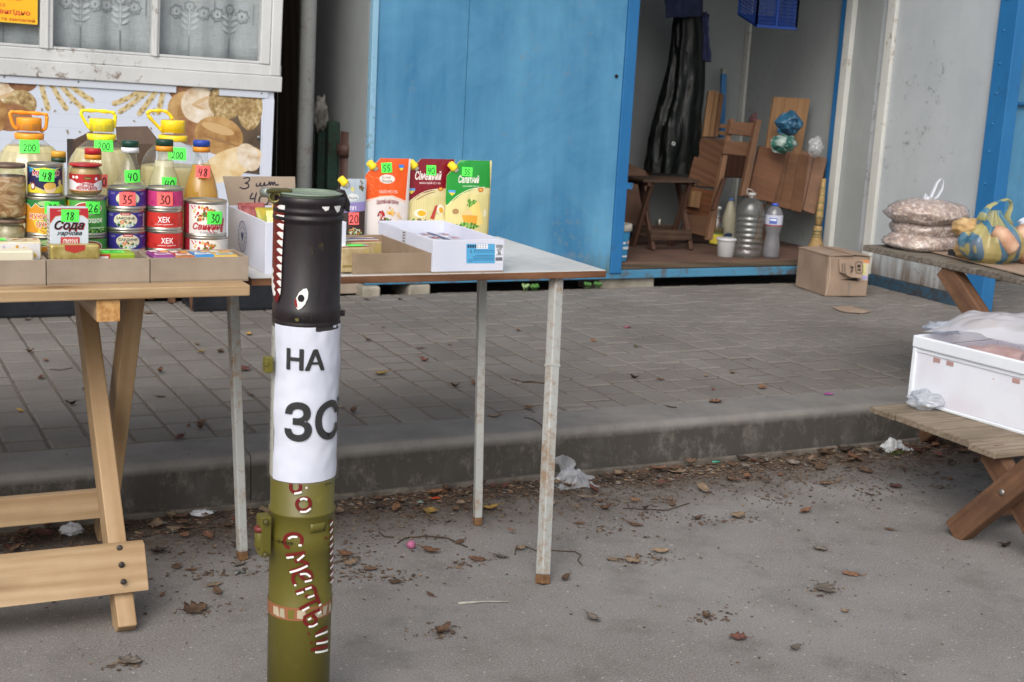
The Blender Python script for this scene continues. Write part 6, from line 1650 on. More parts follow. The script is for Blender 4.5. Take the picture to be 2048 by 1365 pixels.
def sh_green(W, H, loc):
    L = lambda p: Lz(loc, p)
    s = [('p', rect_pts(0, 0, W, H), '#dcd298')]
    for k in range(24): s.append(('p', rect_pts(W*k/24, 0, W*(k+.5)/24, H*.55), '#d6ca88'))
    s += [('p', L([(1430, 165), (1810, 165), (1810, 395), (1700, 390), (1570, 440), (1450, 540)]), '#259038'), ('s', L([(1452, 545), (1530, 462), (1640, 405), (1760, 388)]), .002, '#eee6c0'), ('p', L([(1545, 170), (1620, 165), (1585, 190)]), '#55b060')]
    s += [('t', 'Салатний', *L([(1630, 325)])[0], .019, '#f0ece4', {'bold': .02, 'shear': .2, 'wid': .066}), ('t', 'МАЙОНЕЗНИЙ СОУС 30%', *L([(1645, 380)])[0], .0042, '#d8ecd4', {'wid': .054})]
    s += [('p', L([(1468, 412), (1520, 415), (1518, 435), (1470, 432)]), '#5fa0d8'), ('p', L([(1470, 432), (1518, 435), (1492, 460)]), '#e3c94a'), ('p', ell_pts(*L([(1725, 410)])[0], .009, .006, 16), '#c0392b'), ('p', ell_pts(*L([(1725, 410)])[0], .006, .004, 12), '#e0b04a')]
    c_ = L([(1650, 520)])[0]; s += blobs(c_[0], c_[1], .018, .012, 22, ['#5f9a3c', '#7fb454', '#4a7f32'], (.003, .006), 4)
    s += [('p', L([(1620, 560), (1690, 505), (1710, 520), (1735, 690), (1690, 700)]), '#e9cf7a'), ('p', L([(1560, 610), (1690, 620), (1680, 695), (1580, 690)]), '#e2a23a'), ('p', L([(1560, 585), (1640, 575), (1650, 612), (1560, 615)]), '#ecc58a'), ('p', ell_pts(*L([(1515, 585)])[0], .010, .008, 14), '#a8845a'), ('p', ell_pts(*L([(1755, 600)])[0], .005, .012, 14), '#e3dcc0')]
    c_ = L([(1600, 700)])[0]; s += blobs(c_[0], c_[1], .036, .008, 60, ['#4f8f36', '#6fae48', '#37702b', '#8fc060'], (.0025, .005), 5)
    return s
def sh_grey(W, H, loc):
    L = lambda p: Lz(loc, p)
    s = [('p', rect_pts(0, 0, W, H), '#a9b4bd'), ('p', L([(575, 530), (785, 520), (785, 790), (575, 790)]), '#3a2c2a'), ('p', L([(570, 520), (790, 505), (790, 580), (570, 600)]), '#8a7fb4'), ('t', 'ЦЛП', *L([(660, 560)])[0], .009, '#efeaf2', {'wid': .03, 'bold': .02})]
    s += [('p', ell_pts(*L([(680, 470)])[0], .017, .010, 16), '#d0d4d6'), ('t', 'Вишель', *L([(680, 475)])[0], .008, '#4a3f3a', {'shear': .2, 'wid': .026}), ('p', ell_pts(*L([(678, 405)])[0], .005, .007, 12), '#c9c17a')]
    c_ = L([(755, 380)])[0]; s += blobs(c_[0], c_[1], .006, .014, 16, ['#6a4a3a', '#4a5a3a', '#8a6a4a'], (.002, .004), 2)
    c_ = L([(690, 750)])[0]; s += blobs(c_[0], c_[1], .020, .010, 50, ['#4f7a36', '#9ab07a', '#c9c4b0', '#7a3a2c', '#c98a3a'], (.002, .0036), 3)
    return s
gM = 'standing sauce pouches with yellow spout caps'
FOILG = plain('silver_pouch', '#9aa0a6', '#b0b6bb', 20, .3)
pouch('grey and violet sauce pouch with a pink tag 20, smallest and leftmost', (679, 731, 358, 474), YP1-.01, 0, sh_grey, FOILG, gM, .04, .30, .86, ('20', .030, .034, TAGR, 706, 437, 0))
pouch('orange mayonnaise pouch with a green tag 55', (729, 818, 317, 472), YP1+.012, 0, sh_orange, '#d9cfcc', gM, .05, .32, .78, ('55', .032, .028, TAGG, 774, 336, .06))
pouch('maroon Сімейний sauce pouch with a green tag 40', (812, 906, 318, 472), YP1+.035, 0, sh_maroon, '#c9bf94', gM, .05, .28, .80, ('40', .030, .028, TAGG, 863, 341, 0))
pouch('green Салатний sauce pouch with a green tag 35', (891, 980, 321, 470), YP4, 0, sh_green, '#cfc590', gM, .05, .30, .79, ('35', .033, .026, TAGG, 935, 344, -.06))

# ================================================================== UNDER THE TABLES, on the pavement
CRATEM = plain('dark_plastic_crate', '#14171c', '#23272e', 8, 0.4)
def crate(label, x0, x1, y0, h, d=.3, group=None):
    o = thing('plastic_crate', label, 'crate', ((x0+x1)/2, y0+d/2, ZK), group)
    t_ = .008
    MB().box2((x0, y0, ZK+.001), (x1, y0+d, ZK+.01)).build('bottom', CRATEM, o)
    def wall(a, b, nm):
        mb = MB(); a, b = Vector(a), Vector(b); L = (b-a).length; d_ = (b-a).normalized(); nrm = Vector((-d_.y, d_.x, 0))
        M = Matrix((d_, nrm, Vector((0, 0, 1)))).transposed()
        for z, hh in ((ZK+.018, .014), (ZK+h-.012, .022)): mb.box((a+b)/2+Vector((0, 0, z-ZK)), (L, t_*1.4, hh), M)
        k = max(3, int(L/.16)); 
        for i in range(k+1): mb.box(a+d_*(L*i/k)+Vector((0, 0, h/2)), (.012, t_*1.2, h*.95), M)
        mb.box((a+b)/2+Vector((0, 0, h/2)), (L, t_*.4, h*.9), M)
        for i in range(k):
            c = a+d_*(L*(i+.5)/k)+Vector((0, 0, h/2)); ang = math.atan2(h*.8, L/k)
            mb.box(c, (math.hypot(h*.8, L/k)*.9, t_*.8, .006), M @ rot('Y', ang if i % 2 else -ang))
        mb.build(nm, CRATEM, o)
    wall((x0, y0, ZK), (x1, y0, ZK), 'front_wall'); wall((x0, y0+d, ZK), (x1, y0+d, ZK), 'back_wall')
    wall((x0, y0+.01, ZK), (x0, y0+d-.01, ZK), 'side_wall'); wall((x1, y0+.01, ZK), (x1, y0+d-.01, ZK), 'side_wall')
    return o
pA, pB = atz(-120, 634, ZK), atz(146, 631, ZK)
gcr = 'black plastic crates under the tables'
crate('black plastic crate under the left end of the pine table', pA.x, pB.x, pB.y-.02, .17, .20, gcr)
pC, pD = atz(387, 623, ZK), atz(560, 620, ZK)
crate('black plastic crate behind the thin white table leg', pC.x, pD.x+.02, pC.y-.02, .17, .20, gcr)
st_ = thing('folding_stool', 'low wooden stool legs standing under the pine table between the crates', 'stool', (1.3, 5.6, ZK))
for (u, v, u2, v2) in ((343, 606, 341, 560), (389, 622, 375, 560), (300, 600, 310, 560)):
    b_ = atz(u, v, ZK); t2_ = aty(u2, v2, b_.y+.02)
    MB().beam(b_, Vector((t2_.x, t2_.y, ZK+.26)), .03, .02, (0, 1, 0)).build('leg', BRWN, st_, bevel=.002)
MB().box2((b_.x-.06, b_.y-.1, ZK+.262), (b_.x+.32, b_.y+.2, ZK+.282)).build('seat', BRWN, st_, bevel=.003)
b0_, b1_ = atz(668, 589, ZK), atz(716, 587, ZK)
o = MB().box2((b0_.x, b0_.y, ZK+.001), (b1_.x, b0_.y+.14, ZK+.055)).build('flat_carton', CARD, bevel=.002); settag(o, 'small flat carton lying by the concrete lumps under the kiosk', 'box')
# ================================================================== THINGS STORED IN THE BLUE KIOSK
ZF = 0.276
OAK = wood('brown_board', '#553b29', '#7c5a43', 0, 0.6, 0.6, grime='#3b2415', gfac=0.3, wave=.04)
OAKV = wood('brown_board_upright', '#573d2b', '#806048', 2, 0.6, 0.6, grime='#3b2415', gfac=0.3, wave=.04)
OAKL = wood('orange_board', '#755538', '#a07d5b', 2, 0.7, 0.55, wave=.08)
OAKD = wood('dark_board_old', '#2c1a12', '#4d3021', 2, 0.9, 0.7)
def slab(mb, quad, th):
    """quad: four (u, v, y) corners at their real depths -> a board with thickness th behind its face"""
    P_ = [aty(u, v, y) for u, v, y in quad]
    nrm = (P_[1]-P_[0]).cross(P_[2]-P_[0]).normalized()
    if nrm.y < 0: nrm = -nrm
    zax = (P_[0]-P_[3]).normalized(); xax = nrm.cross(zax).normalized(); nn2 = zax.cross(xax)
    mb.frame = Matrix((xax, nn2, zax)).transposed()
    mb.prism(P_, nrm*th); return mb
def board(name, quad, th, mat, parent=None, label=None, cat=None, group=None, bevel=.003):
    o = slab(MB(), quad, th).build(name, mat, parent, bevel=bevel)
    if label: settag(o, label, cat, group)
    return o
YW = 7.1
# big leaning plank panels at the right (table tops)
gbt = 'folded wooden table tops leaning in the blue kiosk'
def tabletop(label, corners, n_, th, mat, yb, yt, dr=0.0):
    """corners px: top-left, top-right, bottom-right, bottom-left; split into n_ planks"""
    c = corners
    r = thing('folded_table_top', label, 'board', aty(c[3][0], c[3][1], yb), gbt)
    for i in range(n_):
        a, b = i/n_, (i+1)/n_-0.012
        L = lambda p, q, t: (p[0]+(q[0]-p[0])*t, p[1]+(q[1]-p[1])*t)
        tl0, tr0 = L(c[0], c[1], a), L(c[0], c[1], b); bl0, br0 = L(c[3], c[2], a), L(c[3], c[2], b)
        slab(MB(), [(*tl0, yt-dr*a), (*tr0, yt-dr*b), (*br0, yb-dr*b), (*bl0, yb-dr*a)], th).build('plank', mat, r, bevel=.003)
    return r
tabletop('two tall light orange planks leaning on the grey wall behind the blue bag', [(1549, 194), (1622, 198), (1600, 330), (1528, 330)], 3, .02, OAKL, 6.29, 6.34)
tabletop('wide brown plank panel with square boards, furthest right by the broom', [(1604, 300), (1655, 318), (1630, 430), (1582, 412)], 2, .02, OAK, 6.22, 6.25, .09)
tabletop('orange brown plank panel in the middle of the leaning panels', [(1560, 300), (1618, 312), (1604, 426), (1536, 408)], 3, .02, OAK, 6.17, 6.21)
tabletop('large plain brown panel in front, left of the orange panel', [(1520, 292), (1575, 305), (1548, 406), (1497, 396)], 1, .02, wood('plain_brown_panel', '#553828', '#77533d', 0, .7, .6, wave=.05), 6.12, 6.17)
# folded chair/stool frames
fr = thing('folded_stool_frame', 'folded brown wooden stool frame leaning in the middle of the blue kiosk', 'stool frame', aty(1500, 480, 6.060))
board('rail', [(1463, 243, 6.140), (1514, 247, 6.140), (1508, 274, 6.130), (1457, 268, 6.130)], .02, OAK, fr)
board('rail', [(1452, 282, 6.130), (1509, 285, 6.130), (1503, 314, 6.120), (1446, 308, 6.120)], .02, OAK, fr)
board('leg', [(1514, 240, 6.120), (1524, 240, 6.120), (1495, 392, 6.000), (1482, 392, 6.000)], .03, OAKV, fr)
board('leg', [(1462, 238, 6.160), (1470, 238, 6.160), (1425, 480, 6.060), (1414, 480, 6.060)], .03, OAKV, fr)
board('leg', [(1447, 356, 6.080), (1455, 356, 6.080), (1432, 420, 6.010), (1424, 420, 6.010)], .025, OAKD, fr)
fr2 = thing('folded_stool_frame', 'upright orange brown slats bundled at the left of the stool frame', 'slats', aty(1420, 270, 6.75))
board('slat', [(1418, 182, 6.80), (1430, 180, 6.80), (1417, 274, 6.72), (1406, 274, 6.72)], .02, OAKL, fr2)
board('slat', [(1431, 183, 6.80), (1441, 184, 6.80), (1429, 274, 6.72), (1418, 274, 6.72)], .02, OAKL, fr2)
board('slat', [(1442, 186, 6.78), (1449, 190, 6.78), (1436, 274, 6.70), (1430, 274, 6.70)], .03, OAKV, fr2)
board('cross_slat', [(1438, 248, 6.74), (1462, 250, 6.74), (1461, 258, 6.74), (1437, 256, 6.74)], .02, OAKL, fr2)
board('cross_slat', [(1436, 262, 6.74), (1462, 264, 6.74), (1460, 272, 6.74), (1434, 270, 6.74)], .02, OAKL, fr2)
board('brown_board', [(1398, 276, 6.68), (1460, 280, 6.68), (1447, 378, 6.62), (1376, 370, 6.62)], .02, wood('wide_brown_board', '#513727', '#79563f', 0, .7, .6), None, 'wide brown board standing behind the folded stool frame', 'board')
board('dark_board', [(1448, 308, 6.63), (1502, 314, 6.63), (1494, 356, 6.6), (1440, 354, 6.6)], .02, OAKD, None, 'dark brown square board between the stool frame rails', 'board')
board('brown_board', [(1372, 372, 6.60), (1430, 382, 6.60), (1424, 440, 6.56), (1370, 425, 6.56)], .02, wood('low_brown_board', '#4d2e1d', '#74492d', 0, .8, .6), None, 'low brown board right of the small stool, with a pale block on it', 'board')
board('pale_block', [(1385, 382, 6.54), (1404, 384, 6.54), (1399, 417, 6.53), (1380, 414, 6.53)], .03, OAKL, None, 'pale orange wood block behind the small stool', 'wood block')
board('brown_board', [(1372, 428, 6.48), (1445, 436, 6.48), (1430, 478, 6.44), (1364, 462, 6.44)], .02, OAK, None, 'lowest brown board lying against the pile behind the oil bottle', 'board')
board('wood_strip', [(1524, 408, 6.46), (1533, 408, 6.46), (1520, 485, 6.42), (1510, 485, 6.42)], .02, OAKL, None, 'orange wooden strip standing between the clear bottles', 'wood strip')
board('wood_strip', [(1528, 440, 6.44), (1540, 440, 6.44), (1534, 490, 6.42), (1523, 490, 6.42)], .02, OAK, None, 'short brown strip behind the small water bottle', 'wood strip')
# small stool in front
stl = thing('wooden_stool', 'small dark wooden stool with crossed legs inside the blue kiosk doorway', 'stool', atz(1330, 495, ZF))
ysf = atz(1307, 502, ZF).y
zs_ = aty(1330, 362, ysf).z
tl_a, tr_a = aty(1292, 362, ysf-.01), aty(1398, 366, ysf-.01)
dps = .22
STW = wood('dark_stool_wood', '#2e211a', '#5d483a', 0, 1, .7, grime='#241a14'); STV = wood('dark_stool_leg', '#332219', '#60463a', 2, 1, .7)
for i in range(3):
    MB().box2((tl_a.x-.02, ysf-.02+i*dps/3+.001, zs_-.008), (tr_a.x+.002, ysf-.02+(i+1)*dps/3-.001, zs_+.008)).build('seat_plank', STW, stl, bevel=.002)
for u, v, u2 in ((1306, 503, 1285), (1381, 503, 1368)):
    b_ = aty(u, v, ysf); t_ = aty(u2, 368, ysf+.17)
    MB().beam(Vector((b_.x, ysf, ZF+.001)), Vector((b_.x-.01, ysf+.17, zs_-.009)), .03, .022, (1, 0, 0)).build('leg', STV, stl, bevel=.002)
    MB().beam(Vector((b_.x-.026, ysf+.17, ZF+.001)), Vector((b_.x-.034, ysf+.01, zs_-.009)), .03, .022, (1, 0, 0)).build('leg', STV, stl, bevel=.002)
l_, r_ = aty(1304, 460, ysf+.02), aty(1379, 478, ysf+.02)
MB().box2((l_.x-.015, ysf-.002, r_.z-.005), (r_.x, ysf+.014, l_.z)).build('rail', STW, stl, bevel=.002)
MB().box2((l_.x-.02, ysf+.16, r_.z+.0), (r_.x-.02, ysf+.176, l_.z+.005)).build('rail', STW, stl, bevel=.002)
for xx in (tl_a.x+.01, tr_a.x-.03): MB().box2((xx, ysf-.016, zs_-.03), (xx+.022, ysf+dps-.03, zs_-.0085)).build('bearer', STV, stl, bevel=.002)
# cardboard sheet at the left
board('carton_sheet', [(1235, 318, 6.78), (1303, 346, 6.78), (1296, 450, 6.6), (1235, 452, 6.6)], .004, plain('old_brown_card', '#5e4638', '#76594a', 8, .85), None, 'brown cardboard sheet leaning behind the door edge', 'cardboard')
# black tarp bundle and hanging cloths
n = NT('black_tarp'); g = n.coord(); 
n.set(n.ramp(n.noise(g, 9, 4), [(.4, lin('#070a09')), (.7, lin('#121a17'))]), .38, 0, .3); n.bump(n.noise(n.coord((1, 1, .3)), 9, 3, .5, 1.5), .5, .03)
TARP = n.mat
yT = 6.75
rows = [(20, 1352, 1400), (70, 1348, 1405), (130, 1342, 1404), (190, 1328, 1402), (250, 1310, 1396), (310, 1302, 1394), (345, 1296, 1390)]
mb = MB()
vs, fs = [], []; NS = 100
prof_ = []
for i in range(len(rows)-1):
    for t in range(9):
        k = t/9; prof_.append(tuple(rows[i][j]+(rows[i+1][j]-rows[i][j])*k for j in range(3)))
prof_.append(rows[-1])
for v, ua, ub in prof_:
    pa, pb = aty(ua, v, yT), aty(ub, v, yT); c = (pa+pb)/2; rx = (pb.x-pa.x)/2
    for k in range(NS):
        a = 2*math.pi*k/NS
        f = 1+.10*nz((math.cos(a)*2, math.sin(a)*2, c.z*3), 1.6, 5)+.07*math.sin(9*a+c.z*3+2*nz((0, 0, c.z*4), 1, 3))+.10*abs(nz((math.cos(a)*3, math.sin(a)*3, c.z*4), 1.3, 8))+.03*nz((math.cos(a)*6, math.sin(a)*6, c.z*8), 1.5, 18)
        vs.append((c.x+rx*f*math.cos(a), yT+rx*.7*f*math.sin(a), c.z))
for i in range(len(prof_)-1):
    for k in range(NS): fs.append((i*NS+k, i*NS+(k+1) % NS, (i+1)*NS+(k+1) % NS, (i+1)*NS+k))
mb.add(vs, fs, 0, True)
tp = thing('black_tarp_bundle', 'tall bundle of shiny black tarpaulin hanging in the blue kiosk', 'tarpaulin', aty(1345, 345, yT))
mb.build('tarpaulin', TARP, tp)
p = aty(1347, 288, yT-.16); e_ = MB(); e_.tube([(p.x+.009*math.cos(t), p.y, p.z+.009*math.sin(t)) for t in [2*math.pi*i/14 for i in range(14)]], .0035, 8, closed=True)
e_.build('eyelet', ink('#b9bdb9', .3), tp)
NAVY = plain('navy_cloth', '#1b2140', '#28304f', 20, .9, .4, 40); NAV2 = plain('blue_grey_cloth', '#272c4e', '#3a4068', 16, .9, .4, 40)
def cloth(name, label, quad, y, mat, amp=.02, nu=16, nv=20, fr=14):
    P_ = [aty(u, v, y) for u, v in quad]
    mb = MB(); mb.grid(nu, nv, lambda a, b: (P_[3].lerp(P_[2], a)).lerp(P_[0].lerp(P_[1], a), b)+Vector((0, amp*math.sin(a*fr+b*2)+amp*nz((a*4, b*4, 0), 1, 2), .01*nz((a*5, b*5, 3), 1, 4))))
    return settag(mb.build(name, mat, solid=.006), label, 'cloth')
cloth('hanging_cloth', 'dark navy cloth hanging over the top of the black bundle', [(1331, -60), (1412, -60), (1408, 33), (1333, 36)], 6.62, NAVY)
cloth('hanging_cloth', 'long blue grey cloth hanging along the right of the black bundle', [(1398, 20), (1418, 28), (1392, 340), (1380, 335)], 6.78, NAV2, .012)
cloth('hanging_cloth', 'short navy sleeve of cloth sticking out right of the bundle', [(1402, 34), (1415, 36), (1423, 125), (1404, 122)], 6.70, NAV2, .015)
# blue rod
p0, p1 = aty(1447, 148, 7.0), aty(1443, 275, 6.95)
rd = thing('blue_rod', 'blue metal rod with a pale end standing in the kiosk corner', 'rod', p1)
MB().beam(p1, p0, .03, .03).build('rod', BLUE2, rd, bevel=.003)
MB().beam(p0, p0+Vector((0, 0, .03)), .034, .034).build('end_piece', plain('pale_end', '#8f948c', None, 5, .6), rd, bevel=.002)
# blue plastic basket hanging upside at the top
BSK = plain('blue_basket', '#15306e', '#1d3d84', 8, .4)
y0b, y1b = 6.0, 6.2
A_, B_ = aty(1512, 52, y0b), aty(1592, 56, y0b); C_ = aty(1626, 26, y1b)
bs = thing('plastic_basket', 'blue plastic lattice basket hung high on the right inner wall', 'basket', (A_.x, y0b, A_.z))
zb_top = A_.z+.30
def lattice(o, du, dv, nu, nv, name, th=.004):
    mb = MB(); o, du, dv = Vector(o), Vector(du), Vector(dv)
    for i in range(nu+1):
        w = th*(2.2 if i in (0, nu) else 1); mb.beam(o+du*(i/nu), o+du*(i/nu)+dv, w, w)
    for j in range(nv+1):
        w = th*(2.2 if j in (0, nv) else 1); mb.beam(o+dv*(j/nv), o+dv*(j/nv)+du, w, w)
    mb.build(name, BSK, bs)
wB = B_.x-A_.x; dB = .19
lattice((A_.x, y0b, A_.z), (wB, 0, 0), (0, .0, .26), 16, 14, 'front_lattice')
lattice((A_.x, y0b, A_.z), (wB, 0, 0), (.02, dB, .06), 16, 10, 'bottom_lattice')
lattice((A_.x+wB, y0b, A_.z), (.02, dB, .06), (0, 0, .24), 10, 14, 'side_lattice')
lattice((A_.x, y0b, A_.z), (.02, dB, .06), (0, 0, .24), 10, 14, 'side_lattice')
mb = MB(); mb.beam((A_.x+wB*.48, y0b-.004, A_.z), (A_.x+wB*.48, y0b-.004, A_.z+.26), .012, .01); mb.beam((A_.x, y0b-.004, A_.z), (A_.x+wB, y0b-.004, A_.z), .012, .014); mb.build('frame_bar', BSK, bs)
# bottles standing on the kiosk floor
def floor_bottle(name, label, u, vb, vt, r_px, prof, body, fillm=None, fill=0, capc='#2f4fa8', caps=(.9, 1.0, .4), seg=28, cat='bottle', mod=None):
    b_ = atz(u, vb, ZF); y = b_.y+.0; x = b_.x
    h = aty(u, vt, y).z-ZF; r = r_px/pxm_at((x, y, ZF+h/2)); b_.y += r*.6
    o = thing(name, label, cat, (x, b_.y, ZF+.0005))
    pr_ = [(r*a, h*c) for a, c in prof]
    MB().lathe(pr_, (x, b_.y, ZF+.0005), seg, cap1=False, mod=mod).build('bottle', body, o)
    if fillm:
        q = [(a*.94, c+.002) for a, c in pr_ if c < h*fill]; q.append((q[-1][0], h*fill))
        MB().lathe(q, (x, b_.y, ZF+.0005), seg).build('contents', fillm, o)
    if capc: MB().lathe([(r*caps[2], h*caps[0]), (r*caps[2], h*caps[1])], (x, b_.y, ZF+.0005), 20).build('cap', ink(capc, .4), o)
    return o, x, b_.y, r, h
DULL = film('dull_clear_plastic', '#f2f4f2', .07, .1, .5)
oilp = [(.6, 0), (.95, .01), (1, .03), (1, .42), (.97, .5), (.75, .62), (.5, .75), (.36, .85), (.34, .93)]
o, x, y, r, h = floor_bottle('oil_bottle', 'oil bottle with a white cap standing behind the milk bottle in the kiosk', 1436, 492, 415, 14, oilp, PET, liq('dark_oil', '#8a7a22', .6), .45, '#c9cccb', (.93, 1, .42))
decal('label', o, [('p', rect_pts(-r*1.2, h*.06, r*1.2, h*.34), '#c9b640'), ('p', rect_pts(-r*1.2, h*.30, r*1.2, h*.34), '#4f6a2c')], cylmap((x, y, ZF), r*1.01, to_cam((x, y))), step=r*.2)
milkp = [(.7, 0), (.98, .01), (1, .04), (1, .35), (.95, .5), (.78, .68), (.55, .82), (.36, .91), (.34, .94)]
o, x, y, r, h = floor_bottle('milk_bottle', 'cream coloured milk bottle with a blue cap in the kiosk', 1461, 478, 398, 14.5, milkp, plain('cream_bottle', '#b9b39a', '#c4bea6', 6, .35), None, 0, '#5f7fc0', (.94, 1, .36))
decal('label', o, [('p', [(-r*.6, h*.05), (r*.5, h*.06), (r*.6, h*.13), (0, h*.16), (-r*.5, h*.12)], '#2a3f66')], cylmap((x, y, ZF), r*1.01, to_cam((x, y))), step=r*.2)
o, x, y, r, h = floor_bottle('white_pail', 'small white lidded plastic pail in front of the milk bottle', 1457, 515, 476, 19, [(.82, 0), (.86, .02), (.97, .84)], plain('white_pail_plastic', '#a9a9a9', '#b5b5b5', 5, .35), None, 0, None, cat='pail')
MB().lathe([(r*1.02, h*.82), (r*1.06, h*.84), (r*1.06, h*.93), (r*.98, h*.96), (r*.3, h*.95)], (x, y, ZF), 28).build('lid', plain('white_pail_lid', '#b9b9ba', None, 5, .35), o)
rib = [(.7, 0), (.95, .01)]
for k in range(7):
    z = .06+k*.085; rib += [(1.0, z), (1.0, z+.05), (.94, z+.065), (.94, z+.075)]
rib += [(1, .68), (.96, .76), (.8, .84), (.5, .90), (.26, .93), (.24, .985)]
o, x, y, r, h = floor_bottle('water_bottle', 'big empty clear ribbed water bottle, widest bottle on the kiosk floor', 1503, 517, 388, 29, rib, DULL, None, 0, '#a9aaa6', (.955, 1, .28))
mb = MB(); mb.tube([(x-.02, y, ZF+h*.955), (x-.035, y, ZF+h*1.0), (x-.03, y, ZF+h*1.06), (x-.005, y, ZF+h*1.05), (x+.015, y, ZF+h*1.0)], .0022, 6); mb.build('handle', ink('#b9b4b0', .5), o)
hour = [(.6, 0), (.9, .01), (.95, .04), (.98, .14), (.92, .26), (.78, .40), (.80, .46), (.98, .56), (1, .66), (1, .78), (.88, .86), (.55, .93), (.34, .955), (.32, .965)]
o, x, y, r, h = floor_bottle('water_bottle', 'waisted clear bottle with a blue cap and pale label in the kiosk', 1547, 517, 409, 17.5, hour, film('frosted_bottle', '#d3d3d8', .32, .2, .5), None, 0, '#3558c0', (.962, 1, .38))
decal('label', o, [('p', rect_pts(-r*3, h*.60, r*3, h*.80), '#b9bccb'), ('p', rect_pts(-r*3, h*.60, r*3, h*.625), '#8f4a4f'), ('p', rect_pts(-r*.5, h*.64, r*.4, h*.75), '#4f63a8'), ('p', rect_pts(-r*.4, h*.70, r*.3, h*.73), '#dfe2ee')], cylmap((x, y, ZF), r*1.01, to_cam((x, y))), step=r*.2)
o, x, y, r, h = floor_bottle('paint_bucket', 'blue plastic bucket with a dusty white lid, half behind the door edge', 1240, 523, 448, 26, [(.80, 0), (.82, .02), (.97, .88)], plain('bucket_blue', '#2f84b4', '#3d94c2', 6, .4), None, 0, None, cat='bucket')
MB().lathe([(r*1.0, h*.80), (r*1.08, h*.82), (r*1.08, h*.96), (r*1.0, h*.99), (r*.95, h*.96), (r*.1, h*.955)], (x, y, ZF), 28).build('lid', plain('dusty_lid', '#9a968c', '#b5b1a6', 14, .7), o)
az = to_cam((x, y))+.5
decal('label', o, [('p', rect_pts(-r*.4, h*.47, r*.25, h*.53), '#d5dbe0'), ('p', rect_pts(r*.4, h*.47, r*.75, h*.55), '#c9a08a'), ('p', rect_pts(-r*.3, h*.33, r*.7, h*.40), '#c9cfd4'), ('p', rect_pts(-r*.2, h*.12, r*.5, h*.17), '#c9cfd4')], cylmap((x, y, ZF), r*.93, az), step=r*.2)
# plastic scraps on the floor near the stool
o = rag('plastic_scrap', tuple(atz(1283, 478, ZF)+Vector((0, 0.1, .03))), (.05, .04, .045), 11, .6, 22, 14, 6).build('plastic_wrap', film('crumpled_film', '#8f8f98', .45, .2, .6)); settag(o, 'crumpled clear film beside the left stool leg', 'plastic film')
o, x, y, r, h = floor_bottle('tin_can', 'small silver can under the stool seat', 1319, 470, 440, 7, [(.9, 0), (1, .03), (1, .95), (.9, 1)], TIN, None, 0, None, cat='can')
# bags hanging over the panels
def bag(name, label, c, rad, seed, mat, amp=.4, cat='bag', fr=5, nu=40, nv=26, sx=2.2):
    mb = MB(); mb.blob(c, rad, lambda d: 1+amp*nz(d, sx, seed)+amp*.30*(abs(nz(d, fr*.7, seed+3))-.3)+amp*.08*nz(d, fr*1.6, seed+7), nu, nv)
    return settag(mb.build(name, mat), label, cat)
def drape(name, label, u, v, y, w, h, dep, seed, mat):
    c = aty(u, v, y)
    def P(a, b):
        x, z = (a-.5), (b-.5); r2_ = min(1, (x*x+z*z)*4)
        an = math.atan2(z, x); ed = 1+.22*nz((math.cos(an)*1.6, math.sin(an)*1.6, 0), 1, seed)+.08*nz((math.cos(an)*5, math.sin(an)*5, 0), 1, seed+1)
        sx_, sz_ = x*w*ed*(1.15-.3*abs(z)*2), z*h*ed*(1.15-.3*abs(x)*2)
        fold = .5*abs(nz((a*3.2+b*1.1, b*1.6, 0), 1.2, seed+2))+.25*abs(nz((a*7, b*4, 0), 1.1, seed+3))
        return Vector((c.x+sx_, y-dep*((1-r2_)**.6*.75+fold*(1-.6*r2_)), c.z+sz_-.01*fold))
    mb = MB(); mb.grid(44, 40, P); return settag(mb.build(name, mat), label, 'bag')
drape('plastic_bag', 'crumpled dark blue plastic bag hung over the tall orange planks', 1577, 247, 6.22, .165, .125, .07, 21, plain('blue_bag_film', '#1f4660', '#33637f', 14, .28, .3, 30, bdist=.006))
GRB = plain('green_printed_bag', '#21564c', '#93a19b', 18, .35, .3, 30, lo=.44, hi=.56, bdist=.006)
drape('plastic_bag', 'green and white crumpled plastic bag below the dark blue bag', 1566, 288, 6.10, .165, .10, .06, 33, GRB)
drape('plastic_bag', 'small crumpled whitish clear bag at the right end of the leaning panels', 1630, 293, 6.13, .085, .105, .05, 44, film('white_bag_film', '#eceef2', .5, .2, .5))
p = aty(1518, 247, 6.95); bag('pink_cloth', 'faded pink cloth bundle behind the stool frame', tuple(p), (.07, .04, .07), 51, plain('faded_pink', '#6e4a4c', '#8a6466', 10, .9), .3, 'cloth')
# broom
bt0, bt1 = aty(1648, 358, 6.10), atz(1631, 492, ZF)
bt1 = Vector((aty(1631, 494, 6.06).x, 6.06, ZF+.001))
STRAW = wood('broom_straw', '#7a623c', '#a98f60', 2, 2.2, .7)
br = thing('straw_broom', 'straw broom bound with green wire standing on its bristles by the door frame', 'broom', bt1)
axb = (bt0-bt1); Lb = axb.length
mb = MB(); mb.lathe([(.017, Lb*.38), (.021, Lb*.5), (.018, Lb*.7), (.014, Lb*.9), (.012, Lb*1.0)], bt1, 16, axis=axb, mod=lambda a, z, r: 1+.06*math.cos(9*a)); mb.build('handle', STRAW, br)
mb = MB(); mb.lathe([(.060, .0), (.052, Lb*.05), (.034, Lb*.15), (.026, Lb*.24), (.022, Lb*.37)], bt1, 40, axis=axb, mod=lambda a, z, r: 1+.10*math.cos(17*a)*(r/.04)); mb.build('bristles', STRAW, br)
mb = MB()
